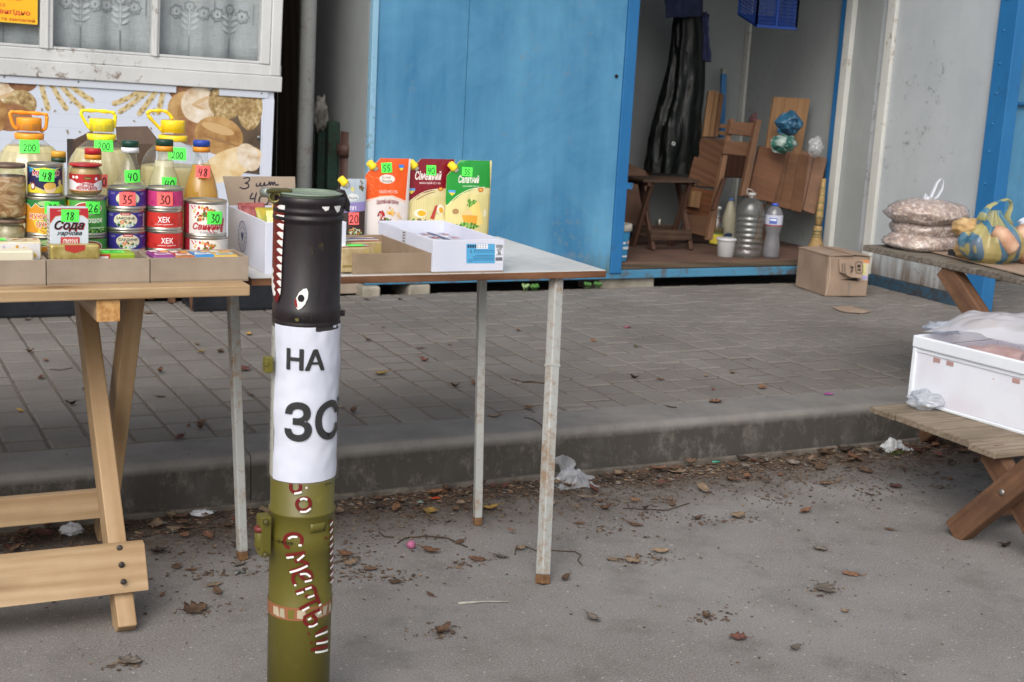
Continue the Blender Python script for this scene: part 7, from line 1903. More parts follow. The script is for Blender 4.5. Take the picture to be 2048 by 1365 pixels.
for k, tt in enumerate((.22, .26, .30, .48, .58, .68, .78, .88)):
    rr = .0285 if tt < .35 else .0215-.006*(tt-.48)/.4
    c = bt1+axb*tt; d = axb.normalized(); x_ = d.cross(Vector((0, 1, 0))).normalized(); y_ = d.cross(x_)
    mb.tube([c+x_*(rr*math.cos(a))+y_*(rr*math.sin(a)) for a in [2*math.pi*i/16 for i in range(16)]], .0022, 6, closed=True)
mb.build('binding_wire', plain('green_wire', '#2f4a36', '#4a6a4a', 30, .5), br, kind='stuff')

# ================================================================== CARTON on the pavement by the kiosk step
ca = atz(1650, 594, ZK); cb_ = atz(1733, 594, ZK); cc_ = atz(1574, 573, ZK)
hC_ = aty(1645, 512, ca.y).z-ZK
ux = Vector((cb_.x-ca.x, cb_.y-ca.y, 0)); uy = Vector((cc_.x-ca.x, cc_.y-ca.y, 0))
# square the box
lenx, leny = ux.length, uy.length*.98
ux.normalize(); uy = Vector((-ux.y, ux.x, 0))
BX = plain('brown_carton', '#8a7564', '#9d8876', 7, .8, .12, 70); BXI = plain('brown_carton_dark', '#6f5c4c', '#7d6a58', 9, .85)
bxo = thing('carton_box', 'closed brown cardboard carton standing on the pavement by the kiosk step', 'box', ca+ux*lenx/2+uy*leny/2)
def Bp(a, b, c): return ca+ux*a+uy*b+Vector((0, 0, c))
z1_ = hC_
mb = MB()
mb.prism([Bp(0, 0, .001), Bp(lenx, 0, .001), Bp(lenx, leny, .001), Bp(0, leny, .001)], (0, 0, z1_-.004))
mb.build('carton', BX, bxo, bevel=.006, seg=3)
MB().prism([Bp(-.003, -.002, z1_-.0025), Bp(lenx*.55, -.012, z1_+.004), Bp(lenx*.55, leny+.001, z1_+.002), Bp(-.003, leny+.001, z1_-.0025)], (0, 0, .003)).build('flap', BX, bxo)
MB().prism([Bp(lenx*.5, -.004, z1_+.008), Bp(lenx+.004, -.010, z1_-.002), Bp(lenx+.003, leny, z1_-.002), Bp(lenx*.5, leny, z1_+.006)], (0, 0, .003)).build('flap', BX, bxo)
MB().prism([Bp(lenx*.22, -.004, z1_*.93), Bp(lenx*.80, -.004, z1_*.90), Bp(lenx*.76, -.030, z1_*.48), Bp(lenx*.50, -.024, z1_*.50), Bp(lenx*.26, -.012, z1_*.62)], (0, -.003, 0)).build('torn_flap', BX, bxo)
sh = [('p', [(lenx*.30, z1_*.42), (lenx*.78, z1_*.38), (lenx*.70, z1_*.46), (lenx*.5, z1_*.44)], '#2b2018'), ('p', rect_pts(lenx*.52, .01, lenx*.58, z1_*.36), '#83776a'), ('s', [(lenx*.03, z1_*.95), (lenx*.06, z1_*.5), (0.004, z1_*.05)], .004, '#b9a58f')]
decal('front_print', bxo, sh, planar(Bp(0, -.0005, 0), ux, (0, 0, 1)), rough=.8)
fp = planar(Bp(lenx*.22, -.030, z1_*.5), ux, (0, .055, 1))
def fpl(a, b, h):                    # print on the torn flap's outer side
    t = min(max(b/(z1_*.44), 0), 1); y0f = -.030+.023*t
    return Bp(lenx*.24+a, y0f-.0042-h, z1_*.49+b)
sh = []
for k in (0, 1):
    xx = .012+k*.014; sh += [('s', [(xx, z1_*.12), (xx, z1_*.34)], .003, '#2b241f')]
sh += [('s', [(.006, z1_*.09), (.034, z1_*.10)], .003, '#2b241f')]
sh += [('s', [(.058, z1_*.12), (.066, z1_*.2), (.058, z1_*.3)], .003, '#2b241f'), ('s', [(.064, z1_*.14), (.074, z1_*.2)], .003, '#2b241f'), ('p', ell_pts(.07, z1_*.25, .006, .006, 8), '#2b241f')]
sh += [('s', [(.092, z1_*.12), (.128, z1_*.13), (.126, z1_*.36), (.09, z1_*.35), (.092, z1_*.12)], .003, '#2b241f'), ('p', rect_pts(.099, z1_*.25, .118, z1_*.31), '#2b241f'), ('p', rect_pts(.100, z1_*.17, .108, z1_*.22), '#2b241f'), ('p', rect_pts(.111, z1_*.17, .119, z1_*.22), '#2b241f')]
decal('stamped_marks', bxo, sh, fpl, rough=.8, kind='stuff')
decal('sticker', bxo, [('p', [(lenx*.80, z1_*.42), (lenx*.97, z1_*.40), (lenx*.98, z1_*.90), (lenx*.76, z1_*.92)], '#c9c0ae'), ('p', [(lenx*.77, z1_*.84), (lenx*.98, z1_*.82), (lenx*.98, z1_*.90), (lenx*.76, z1_*.92)], '#c98a5a'), ('p', [(lenx*.80, z1_*.55), (lenx*.9, z1_*.55), (lenx*.9, z1_*.8), (lenx*.79, z1_*.8)], '#d8cf8a'), ('p', rect_pts(lenx*.84, z1_*.43, lenx*.96, z1_*.51), '#a79fd0')], planar(Bp(0, -.0008, 0), ux, (0, 0, 1)), rough=.4)
# torn scrap of card on the pavement
sc_pts = [atz(u, v, ZK+.004) for u, v in ((1664, 615), (1700, 614), (1741, 624), (1728, 627), (1690, 625), (1676, 621))]
o = MB().prism(sc_pts, (0, 0, .003)).build('card_scrap', BX); settag(o, 'flat torn scrap of brown card lying on the pavement below the carton', 'cardboard')

# ================================================================== FOOD ON THE GREY PLANK TABLE
n = NT('nut_pieces'); g = n.coord()
vo = n.new('ShaderNodeTexVoronoi'); vo.inputs['Scale'].default_value = 95; n.link(n.coord((1, .8, 1)), vo.inputs['Vector'])
sepc = n.new('ShaderNodeSeparateColor'); n.link(vo.outputs['Color'], sepc.inputs[0])
c = n.ramp(sepc.outputs[0], [(.0, lin('#94725f')), (.3, lin('#b8977f')), (.55, lin('#cfb29c')), (.78, lin('#e0ccba')), (1, lin('#efe2d5'))])
c = n.mix(n.ramp(vo.outputs['Distance'], [(.25, W0), (.6, (.45, .45, .45, 1))]), c, lin('#5a443a'))
n.set(c, .45, 0, .4)
bmp = n.math('MULTIPLY', vo.outputs['Distance'], -1.0); n.bump(bmp, .9, .006)
NUT = n.mat
BAGF = film('bag_film', '#f6f4f4', .26, .2, .3)
gnb = 'bags of brown nut pieces stacked on the grey plank table'
def nutbag(label, uc, vb, vt, u0, u1, y, seed, tie=False):
    a, b = aty(u0, (vb+vt)/2, y), aty(u1, (vb+vt)/2, y)
    zb, zt3 = aty(uc, vb, y).z, aty(uc, vt, y).z
    c = ((a.x+b.x)/2, y, (zb+zt3)/2); rad = ((b.x-a.x)/2*1.0, (b.x-a.x)/2*.85, (zt3-zb)/2*1.14)
    o = thing('nut_bag', label, 'bag', (c[0], c[1], zb), gnb)
    def sh_(d):
        k = 1.0/max(abs(d.x)**3+abs(d.y)**3, .001)**(1/3.) if abs(d.z) < .2 else 1
        return 1+.10*nz(d, 1.6, seed)+.05*nz(d, 5, seed+2)+.02*nz(d, 14, seed)
    mb = MB(); mb.blob(c, rad, sh_, 48, 26); mb.build('contents', NUT, o)
    mb = MB(); mb.blob(c, (rad[0]*1.03, rad[1]*1.03, rad[2]*1.07), lambda d: sh_(d)+.03*abs(nz(d, 9, seed+5))+.015*nz(d, 22, seed), 64, 34); fl_ = mb.build('film', BAGF, o)
    if tie:
        k0 = Vector(aty(1857, 404, y-.01)); TIE = film('tie_film', '#f2f5fb', .75, .25, .4)
        mb = MB()
        L1 = [aty(u, v, y-.01) for u, v in ((1852, 414), (1858, 402), (1866, 385), (1874, 366), (1881, 358), (1886, 362), (1884, 378), (1876, 392), (1862, 404), (1855, 412))]
        L2 = [aty(u, v, y-.012) for u, v in ((1852, 408), (1849, 398), (1851, 388), (1856, 396), (1858, 404))]
        mb.tube(L1, [.012, .010, .008, .007, .006, .006, .007, .008, .010, .012], 8, flat=.4); mb.tube(L2, [.012, .008, .004, .006, .010], 8, flat=.5)
        mb.lathe([(.045, -.018), (.022, .004), (.012, .014), (.014, .022)], k0+Vector((-.008, 0, -.004)), 18, mod=lambda a, z, r: 1+.18*math.cos(7*a))
        mb.build('tied_handles', TIE, o)
YN = atz(1845, 503, ZU).y+.055
zb0 = aty(1845, 500, YN).z
nutbag('bag of nut pieces lying flat on the planks, bottom of three', 1845, 504, 462, 1784, 1906, YN, 61)
nutbag('bag of nut pieces in the middle of the stack of three', 1850, 477, 433, 1797, 1908, YN+.005, 72)
nutbag('top bag of nut pieces with its white film handles tied upward', 1853, 450, 402, 1788, 1917, YN, 83, True)
# card sheet under the striped bag
sh_c = [atz(u, v, ZU+.004) for u, v in ((1852, 502), (1925, 500), (2120, 520), (2120, 570))]
o = MB().prism(sh_c, (0, 0, .004)).build('card_sheet', plain('corrugated_card', '#8f7a68', '#a08b78', 10, .85), None); settag(o, 'flat corrugated card sheet under the striped bag', 'cardboard')
dk = [aty(1912, 500, YN-.06)]
# striped bag with its food
YS = atz(1975, 534, ZU).y+.05
n = NT('striped_bag'); g = n.coord((1, 1, 1))
sx = n.new('ShaderNodeSeparateXYZ'); n.link(g, sx.inputs[0])
wob_ = n.math('MULTIPLY', n.noise(g, 7, 3), .02)
ph = n.math('SINE', n.math('MULTIPLY', n.math('ADD', n.math('ADD', sx.outputs[0], n.math('MULTIPLY', sx.outputs[2], .35)), wob_), 92))
c = n.ramp(ph, [(.42, lin('#d2cb86')), (.55, lin('#4791b8'))])
tr = n.new('ShaderNodeBsdfTransparent'); df = n.new('ShaderNodeBsdfDiffuse'); tl2_ = n.new('ShaderNodeBsdfTranslucent'); gl = n.new('ShaderNodeBsdfGlossy'); gl.inputs['Roughness'].default_value = .3
m1, m2, m3 = [n.new('ShaderNodeMixShader') for _ in range(3)]
n.link(c, df.inputs[0]); n.link(c, tl2_.inputs[0]); m1.inputs[0].default_value = .4; n.link(df.outputs[0], m1.inputs[1]); n.link(tl2_.outputs[0], m1.inputs[2])
m2.inputs[0].default_value = .62; n.link(tr.outputs[0], m2.inputs[1]); n.link(m1.outputs[0], m2.inputs[2])
m3.inputs[0].default_value = .05; n.link(m2.outputs[0], m3.inputs[1]); n.link(gl.outputs[0], m3.inputs[2]); n.link(m3.outputs[0], n.out.inputs['Surface'])
STRIPE = n.mat
sbg = thing('striped_bag', 'yellow and blue striped plastic bag with a loop handle on the grey table', 'bag', (3.1, YS, ZU))
bc = aty(1985, 490, YS)
rX = (aty(2036, 490, YS).x-aty(1938, 490, YS).x)/2; zt4 = aty(1985, 432, YS).z
cB = Vector((bc.x, YS, (ZU+.008+zt4)/2)); rB = (rX, .085, (zt4-ZU-.008)/2)
def sack(i, j):
    a = 2*math.pi*i; t = j
    pr_ = [.55, .86, .98, 1.0, .96, .86, .70, .48, .30, .20]
    k = t*(len(pr_)-1); q_ = min(int(k), len(pr_)-2); r_ = pr_[q_]+(pr_[q_+1]-pr_[q_])*(k-q_)
    w_ = 1+.10*math.sin(7*a+3*t+.6)*(.3+t)+.07*math.sin(13*a-4*t)*(.2+t)+.10*nz((math.cos(a)*1.3, math.sin(a)*1.3, t*2), 1.0, 91)
    return Vector((cB.x+rB[0]*1.02*r_*w_*math.cos(a)-.012*t, cB.y+rB[1]*1.1*r_*w_*math.sin(a), ZU+.007+(zt4-ZU+.012)*t))
mb = MB(); mb.grid(96, 34, sack)
H1 = [aty(u, v, YS-.02) for u, v in ((1962, 440), (1968, 425), (1980, 412), (1998, 403), (2014, 399), (2022, 404), (2021, 418), (2014, 434), (2018, 448))]
mb.tube(H1, [.022, .018, .013, .011, .010, .010, .011, .014, .020], 10, flat=.35)
mb.build('bag_film', STRIPE, sbg)
n = NT('pale_skin'); g = n.coord()
n.set(n.ramp(n.noise(g, 14, 5, .6), [(.35, lin('#a9795f')), (.65, lin('#cfae92'))]), .5); n.bump(n.noise(g, 130, 4, .7), .6, .003)
SKIN = n.mat
mb = MB(); mb.blob((cB.x-.004, cB.y+.005, ZU+.055), (rB[0]*.8, rB[1]*.8, .045), lambda d: 1+.12*nz(d, 2, 95), 30, 18); mb.build('contents', SKIN, sbg)
n = NT('tan_skin'); g = n.coord()
n.set(n.ramp(n.noise(g, 12, 5, .6), [(.35, lin('#a88450')), (.65, lin('#cdb083'))]), .5); n.bump(n.noise(g, 60, 4, .7), .4, .003)
TAN = n.mat
gpf = 'pieces of pale tan food around the striped bag'
p = aty(1932, 455, YS+.06); bag('food_piece', 'rounded tan food piece peeking out left of the striped bag', tuple(p+Vector((.01, 0, -.002))), (0.053, 0.058, 0.035), 101, TAN, .18, 'food')
p = aty(1935, 486, YS+.07); bag('food_piece', 'lower tan food piece left of the striped bag on the card', (p.x+.012, p.y, ZU+.04), (0.047, 0.058, 0.037), 102, TAN, .2, 'food')
p = aty(2018, 487, YS-.075)
mb = MB(); A_1, A_2 = aty(2004, 470, YS-.07), aty(2026, 499, YS-.10)
mb.tube([A_1+Vector((-.02, .02, .014)), A_1, (A_1+A_2)/2, A_2-Vector((.0, 0, .0)), A_2+Vector((.006, -.003, -.006))], [.021, .028, .028, .026, .014], 16)
o = mb.build('food_piece', SKIN); settag(o, 'pinkish bumpy sausage shaped food piece lying across the striped bag', 'food')
p = aty(2060, 478, YS-.03); bag('food_piece', 'large pale pinkish bumpy food piece at the right edge', (p.x, p.y, p.z), (0.076, 0.070, 0.053), 104, SKIN, .12, 'food')
p = aty(2066, 520, YS-.06); bag('food_piece', 'lower pale pinkish food piece at the right edge on the card', (p.x, p.y, ZU+.045), (0.064, 0.058, 0.047), 105, SKIN, .12, 'food')
p = aty(2050, 445, YS+.08)
o = MB().box(p+Vector((.03, 0, 0)), (.11, .01, .055), rot('X', -.5) @ rot('Y', -.35)).build('paper_wrap', plain('printed_paper', '#c3c9d4', '#8f97a8', 60, .5, lo=.5, hi=.62), bevel=.002); settag(o, 'printed white paper wrapping behind the striped bag at the right edge', 'paper')
o = MB().box((aty(1920, 492, YS+.14).x, YS+.14, ZU+.016), (.06, .05, .026)).build('dark_container', plain('black_tray_film', '#191a1c', '#3a3c40', 20, .25), bevel=.004); settag(o, 'small dark plastic container between the nut bags and striped bag', 'container')

# ================================================================== WHITE CRATE ON THE BENCH
p0_, p1_ = atz(1880, 822, ZB), atz(2048, 872, ZB)
dirc = Vector((p1_.x-p0_.x, p1_.y-p0_.y, 0)).normalized()
side = Vector((-dirc.y, dirc.x, 0)); side = side if side.x > 0 else -side
# left long face runs along dirc; its far end starts left of p0_
d = ray(1816, 800); nn_ = Vector((-dirc.y, dirc.x, 0)); t_ = ((p0_-CC).dot(nn_))/d.dot(nn_); pfar = CC+d*t_
far = Vector((pfar.x, pfar.y, ZB))
d = ray(1822, 668); t_ = ((p0_-CC).dot(nn_))/d.dot(nn_); hcr = (CC+d*t_).z-ZB
WPL = plain('white_crate_plastic', '#d6dbe3', '#dfe4ea', 5, .35, .05, 40)
n = NT('frosted_crate'); g = n.coord()
n.set(n.ramp(n.noise(g, 5, 4, .5), [(.4, lin('#dce0e9')), (.62, lin('#d4d2dc'))]), .35); n.bump(n.noise(g, 30, 3), .08, .001)
WPF = n.mat
LC, WCx = .60, .40
cr = thing('white_crate', 'white plastic crate covered with clear film on the low bench', 'crate', far+dirc*LC/2+side*WCx/2)
def Cp(a, b, c): return far+dirc*a+side*b+Vector((0, 0, c))
def cbox(a0, a1, b0, b1, c0, c1, nm, mt, bv=.003):
    mb = MB(); mb.prism([Cp(a0, b0, c0), Cp(a1, b0, c0), Cp(a1, b1, c0), Cp(a0, b1, c0)], (0, 0, c1-c0)); return mb.build(nm, mt, cr, bevel=bv)
zr = hcr-.038
cbox(.004, LC-.004, .004, .009, .012, zr, 'long_wall', WPF); cbox(.004, LC-.004, WCx-.009, WCx-.004, .012, zr, 'long_wall', WPF)
cbox(.004, .009, .0095, WCx-.0095, .012, zr, 'end_wall', WPF); cbox(LC-.009, LC-.004, .0095, WCx-.0095, .012, zr, 'end_wall', WPF)
cbox(0, LC, 0, WCx, .001, .0118, 'base', WPL)
cbox(-.004, LC+.004, -.006, .006, zr+.0005, hcr, 'rim', WPL, .004); cbox(-.004, LC+.004, WCx-.006, WCx+.006, zr+.0005, hcr, 'rim', WPL, .004)
cbox(-.004, .008, .0065, WCx-.0065, zr+.0005, hcr, 'rim', WPL, .004); cbox(LC-.008, LC+.004, .0065, WCx-.0065, zr+.0005, hcr, 'rim', WPL, .004)
cbox(.001, LC-.001, .0005, .0035, zr-.012, zr-.0005, 'rib', WPL, .001)
for a in (.075, .125, .36, .50):
    cbox(a, a+.026, .0025, .0038, zr-.030, zr-.016, 'slot_label', plain('pink_slot', '#b9938f', '#a58582', 30, .5), .0005)
for ang in range(2):
    cbox(-.003+.0, .012, -.003, .012, .012, zr, 'corner_post', WPL, .003) if ang == 0 else cbox(LC-.012, LC+.003, -.003, .012, .012, zr, 'corner_post', WPL, .003)
PNK = plain('raw_meat', '#c9a29c', '#e3cac4', 9, .4, .3, 30, bdist=.004)
for i in range(6):
    a, b = .09+(i % 3)*.19, .11+(i//3)*.17
    c_ = Cp(a, b, hcr-.078)
    settag(bag('meat_piece', '', tuple(c_), (.10, .085, .045), 120+i, PNK, .22, 'meat'), 'pale raw meat under the crate film, %s row, %s from far end' % (['left', 'right'][i//3], ['first', 'second', 'third'][i % 3]), 'meat', 'pale pink pieces of meat in the white crate')
def filmz(a, b):
    e = max(0, math.sin(math.pi*min(max(a*.80+.10, 0), 1)))**.8*max(0, math.sin(math.pi*min(max(b*.84+.10, 0), 1)))**.7
    return hcr-.002+.105*e+.022*nz((a*2.6, b*2.2, 0), 1.3, 14)+.012*abs(nz((a*5+b*2, b*4-a, 0), 1.2, 15))+.004*nz((a*14, b*9, 0), 1.2, 19)
mb = MB(); mb.grid(70, 50, lambda a, b: Cp(.015+(LC-.02)*a, .012+(WCx-.02)*b, filmz(a, b)))
o = mb.build('cover_film', film('cover_film', '#f4f6fb', .62, .22, .3)); settag(o, 'loose clear plastic film heaped over the top of the white crate', 'plastic film')
pz_ = Cp(.02, .10, hcr+.02); o = bag('film_corner', '', tuple(pz_), (.05, .06, .018), 140, film('film_edge', '#e6edf6', .5, .2, .5), .5); settag(o, 'crumpled corner of film sticking out at the far end of the crate', 'plastic film')
pp = atz(1842, 812, ZB); pp2 = aty(1842, 800, pp.y)
mb = MB(); mb.blob((pp.x+.0, pp.y-.02, ZB+.024), (.058, .05, .026), lambda d: 1+.5*nz(d, 1.9, 151)+.22*abs(nz(d, 4, 152))+.05*nz(d, 10, 153), 56, 34)
o = mb.build('plastic_bag', film('clear_bag_film', '#eef2f6', .34, .15, .6)); settag(o, 'crumpled clear bag lying on the bench against the crate corner', 'bag')
# ================================================================== FALLEN LEAVES, LITTER AND SMALL THINGS ON THE GROUND
lr = random.Random(2024)
def leaf_mat(name, c1, c2):
    n = NT(name); v = n.coord()
    c = n.ramp(n.noise(v, 60, 5, .7), [(.35, lin(c1)), (.65, lin(c2))])
    hs = n.new('ShaderNodeHueSaturation'); n.link(c, hs.inputs['Color']); n.link(n.math('ADD', n.math('MULTIPLY', n.obj_random(), .5), .75), hs.inputs['Value'])
    n.set(hs.outputs[0], .75, 0, .3); n.bump(n.noise(v, 160, 3), .4, .001); return n.mat
LM = {'brown': leaf_mat('brown_leaf', '#46362b', '#67503f'), 'rust': leaf_mat('rust_leaf', '#5a4233', '#7d5a44'), 'dark': leaf_mat('dark_leaf', '#2b231e', '#45382e'),
      'tan': leaf_mat('tan_leaf', '#685848', '#87745f'), 'yellow': leaf_mat('yellow_leaf', '#82683a', '#a8894c'), 'grey': leaf_mat('grey_leaf', '#554e47', '#736a61'), 'green': leaf_mat('green_leaf', '#565a36', '#70724a'), 'red': leaf_mat('red_leaf', '#543730', '#70493f')}
def leaf_mesh(L, W, curl, cup, lob, seed):
    mb = MB(); nu, nv = 10, 4
    def P(a, b):
        t = a; s = (b-.5)*2
        w = W/2*(math.sin(math.pi*min(1, t**.8))**.75)*(1+(lob*math.sin(t*19+seed)))
        x = (t-.5)*L
        z = curl*((t-.5)**2*4)*L+cup*abs(s)*w+.0022+.004*nz((t*5, s*2, seed), 1.2, seed)
        return Vector((x+.06*L*s*s, s*w+.05*L*math.sin(t*3+seed), z))
    mb.grid(nu, nv, P)
    mb.tube([P(0, .5), P(0, .5)+Vector((-L*.15, .004, .001)), P(0, .5)+Vector((-L*.32, -.006+.01*math.sin(seed), .002))], .0009, 5)
    return mb
VAR = [(.055, .030, .10, .25, .0, 1), (.06, .036, .22, .5, .0, 2), (.045, .022, .05, .1, .0, 3), (.06, .05, .12, .35, .32, 4), (.05, .028, .35, .8, .1, 5), (.07, .03, .15, .6, .05, 6)]
leaf_cache = {}
def leaf(p, kind, var, size=1.0, rz=0.0, tilt=0.0, label=None, group=None, name='fallen_leaf'):
    k = (kind, var)
    if k not in leaf_cache:
        o = leaf_mesh(*VAR[var]).build('fallen_leaf', LM[kind], origin=(0, 0, 0), solid=0.0006)
        leaf_cache[k] = o
    else:
        o = leaf_cache[k].copy(); COL.objects.link(o)
    o.location = p; o.scale = (size,)*3
    o.rotation_euler = (tilt, tilt*.5*math.sin(rz*3), rz)
    for a in ('label', 'group'):
        if a in o: del o[a]
    settag(o, label, 'leaf', group)
    return o
# singular leaves that the photograph lets one point to
one = [(762, 750, 'yellow', 1, .95, 'yellow curled leaf on the pavers between the painted tube and the thin back table leg'),
       (40, 822, 'yellow', 2, .95, 'long yellow green leaf on the pavers left of the pine legs'),
       (143, 810, 'dark', 4, .75, 'small black curled leaf on the pavers just left of the pine leg'),
       (92, 722, 'rust', 0, .75, 'rust red leaf on the pavers far left below the black crate'),
       (848, 724, 'red', 4, .95, 'dark red folded leaf with a raised tip on the pavers, right of the tube'),
       (841, 697, 'rust', 0, .75, 'flat rust coloured leaf on the pavers just above the folded red one'),
       (910, 774, 'brown', 4, .75, 'brown curled leaf on the pavers just left of the thin back table leg'),
       (1272, 693, 'green', 2, .8, 'olive green slender leaf on the pavers in front of the open kiosk'),
       (1186, 683, 'rust', 0, .85, 'brown leaf with a dark tip on the pavers right of the thick table leg'),
       (497, 671, 'yellow', 1, .8, 'orange brown leaf on the pavers right of the thin left table leg'),
       (1432, 806, 'rust', 3, .95, 'orange torn leaf at the very edge of the pavers above the kerb'),
       (1342, 815, 'brown', 2, .9, 'brown twisted leaf on the kerb edge left of the orange torn leaf'),
       (312, 1056, 'tan', 1, 1.25, 'large tan leaf in the gutter just right of the pine legs'),
       (885, 1268, 'brown', 4, 1.15, 'dark curled leaf alone on the asphalt low in the middle'),
       (1703, 1150, 'rust', 2, 1.15, 'long brown leaf on the asphalt left of the bench foot'),
       (1650, 1180, 'grey', 3, 1.0, 'grey brown torn leaf on the asphalt below the long brown leaf'),
       (1477, 1278, 'red', 3, .75, 'small reddish leaf near the bottom edge of the asphalt'),
       (1412, 1237, 'brown', 4, .7, 'small brown crumpled leaf on the asphalt, lower centre right'),
       (1690, 1225, 'tan', 4, .5, 'tiny tan leaf on the asphalt right of the small brown one'),
       (258, 1325, 'grey', 3, .9, 'flattened grey brown leaf at the bottom left of the asphalt'),
       (427, 1172, 'tan', 0, .75, 'small holed tan leaf on the asphalt right of the pine board'),
       (387, 1222, 'brown', 3, 1.1, 'torn brown leaf on the asphalt beside the painted tube'),
       (1270, 1050, 'rust', 2, 1.15, 'long rust coloured leaf on the asphalt right of the thick table leg'),
       (1160, 1048, 'rust', 0, .6, 'small orange leaf on the asphalt close to the thick table leg'),
       (955, 1120, 'rust', 2, 1.1, 'rust leaf on the asphalt between the two right table legs'),
       (1350, 945, 'tan', 3, 1.2, 'large tan leaf with a raised orange edge in the gutter litter'),
       (1705, 918, 'rust', 1, 1.2, 'big round orange brown leaf standing in the gutter by the white bag'),
       (1690, 905, 'dark', 4, 1.3, 'dark curled leaf behind the round orange one in the gutter'),
       (980, 1020, 'yellow', 1, 1.0, 'yellow leaf with a green base in the gutter beside the thin back leg'),
       (860, 1025, 'yellow', 3, .9, 'yellow orange leaf in the gutter under the laminate table'),
       (1260, 915, 'rust', 4, 1.2, 'bright rust curled leaf in the gutter to the right of the white bag')]
for u, v, kd, va, sz, lab in one:
    q = atz(u, v, ZK+.001)
    if q.y < KF+.01: q = atz(u, v, .002)
    leaf(q, kd, va, sz*.88, lr.uniform(0, 6.28), lr.uniform(-.15, .15), lab)
LMK = [(60, 700, 'at the far left'), (200, 660, 'left of the pine legs'), (330, 790, 'just right of the pine legs'), (430, 700, 'near the thin left table leg'), (520, 760, 'left of the painted tube'), (720, 640, 'just right of the black tube top'), (740, 830, 'right of the paper sign'), (860, 720, 'left of the thin back leg'), (1000, 700, 'between the two right table legs'), (1040, 830, 'near the kerb by the thick leg'), (1280, 750, 'right of the thick leg'), (1450, 760, 'in front of the open kiosk'),
       (700, 1120, 'beside the red lettering'), (860, 1100, 'under the laminate table'), (1000, 1110, 'between the two right legs'), (420, 1160, 'right of the pine rail'), (1220, 1020, 'right of the thick table leg'), (1240, 1130, 'near the thick leg foot'), (1400, 1040, 'in the middle of the road'), (1620, 1000, 'left of the bench'), (1780, 970, 'under the bench end'), (1960, 1000, 'behind the bench foot'), (1600, 1250, 'near the lower right'), (880, 1200, 'in the lower centre')]
NAMES = {'rust': 'rusty', 'brown': 'brown', 'dark': 'blackish', 'tan': 'tan', 'grey': 'grey', 'red': 'dark red', 'yellow': 'yellowish', 'green': 'greenish'}
def where(u, v, lo, hi): return min(LMK[lo:hi], key=lambda t: (t[0]-u)**2+(2*(t[1]-v))**2)[2]
pav_px = [(82, 757, 'rust'), (170, 780, 'brown'), (55, 640, 'grey'), (297, 628, 'brown'), (305, 676, 'brown'), (320, 745, 'rust'), (395, 690, 'brown'), (403, 705, 'yellow'), (440, 705, 'brown'), (378, 852, 'rust'), (400, 858, 'brown'), (358, 878, 'red'), (320, 795, 'brown'), (404, 848, 'rust'), (735, 681, 'brown'), (766, 655, 'tan'), (705, 825, 'brown'), (678, 815, 'tan'), (900, 690, 'tan'),
          (948, 770, 'rust'), (1037, 662, 'rust'), (988, 835, 'tan'), (1058, 817, 'rust'), (1268, 757, 'dark'), (1320, 760, 'brown'), (1412, 752, 'tan'), (1465, 748, 'tan'), (1525, 776, 'rust'), (1497, 720, 'brown'), (1426, 780, 'red'), (733, 600, 'brown'), (800, 600, 'dark'), (838, 598, 'brown'), (490, 740, 'red'), (470, 860, 'rust'), (60, 705, 'brown'), (228, 600, 'brown'), (500, 790, 'brown')]
for u, v, kd in pav_px:
    leaf(atz(u, v, ZK+.001), kd, lr.randrange(6), lr.uniform(.45, .75), lr.uniform(0, 6.28), lr.uniform(-.2, .2), 'small %s leaf on the pavers %s' % (NAMES[kd], where(u, v, 0, 12)), 'dead leaves scattered on the pavers')
road_px = [(1210, 1020, 'rust'), (1320, 1105, 'tan'), (1475, 1035, 'tan'), (1395, 1040, 'brown'), (1610, 1025, 'rust'), (1225, 1120, 'tan'), (1265, 1125, 'tan'), (1185, 1240, 'grey'), (1640, 1100, 'grey'), (700, 1130, 'tan'), (740, 1140, 'brown'), (770, 1155, 'tan'), (790, 1165, 'brown'), (690, 1112, 'rust'), (860, 1105, 'rust'), (920, 1085, 'brown'), (1000, 1115, 'grey'), (1040, 1100, 'tan'), (435, 1185, 'brown'), (385, 1140, 'rust'), (355, 1135, 'brown'), (480, 1130, 'grey'), (1650, 970, 'brown'), (1560, 950, 'rust'), (1730, 945, 'brown'), (1790, 975, 'red'), (1740, 990, 'brown'), (1900, 960, 'rust'), (1960, 985, 'brown'), (1200, 1005, 'brown'), (1100, 1010, 'tan'), (1345, 1010, 'brown'), (1590, 1300, 'grey'), (860, 1190, 'rust'), (1130, 1160, 'brown'), (325, 1190, 'rust'), (1780, 1060, 'brown'), (2010, 1095, 'dark')]
for u, v, kd in road_px:
    leaf(atz(u, v, .002), kd, lr.randrange(6), lr.uniform(.45, .85), lr.uniform(0, 6.28), lr.uniform(-.2, .2), 'small %s leaf scrap on the asphalt %s' % (NAMES[kd], where(u, v, 12, 24)), 'dead leaves scattered on the asphalt')
for k in range(190):
    x = lr.uniform(0.05, 4.2); y = KF-.02-abs(lr.gauss(0, .13))
    if y < 2.9: continue
    kd = lr.choice(['brown', 'brown', 'rust', 'dark', 'tan', 'grey', 'red', 'brown'])
    leaf((x, y, .002+lr.uniform(0, .012)), kd, lr.randrange(6), lr.uniform(.4, .85), lr.uniform(0, 6.28), lr.uniform(-.35, .35), '%s leaf in the kerb drift, %s' % (NAMES[kd], 'behind the pine legs' if x < .8 else 'between pine legs and tube' if x < 1.15 else 'under the laminate table' if x < 1.75 else 'beside the white bag' if x < 2.3 else 'left of the kerb joint' if x < 2.9 else 'by the bench'), 'dead leaves drifted along the kerb')
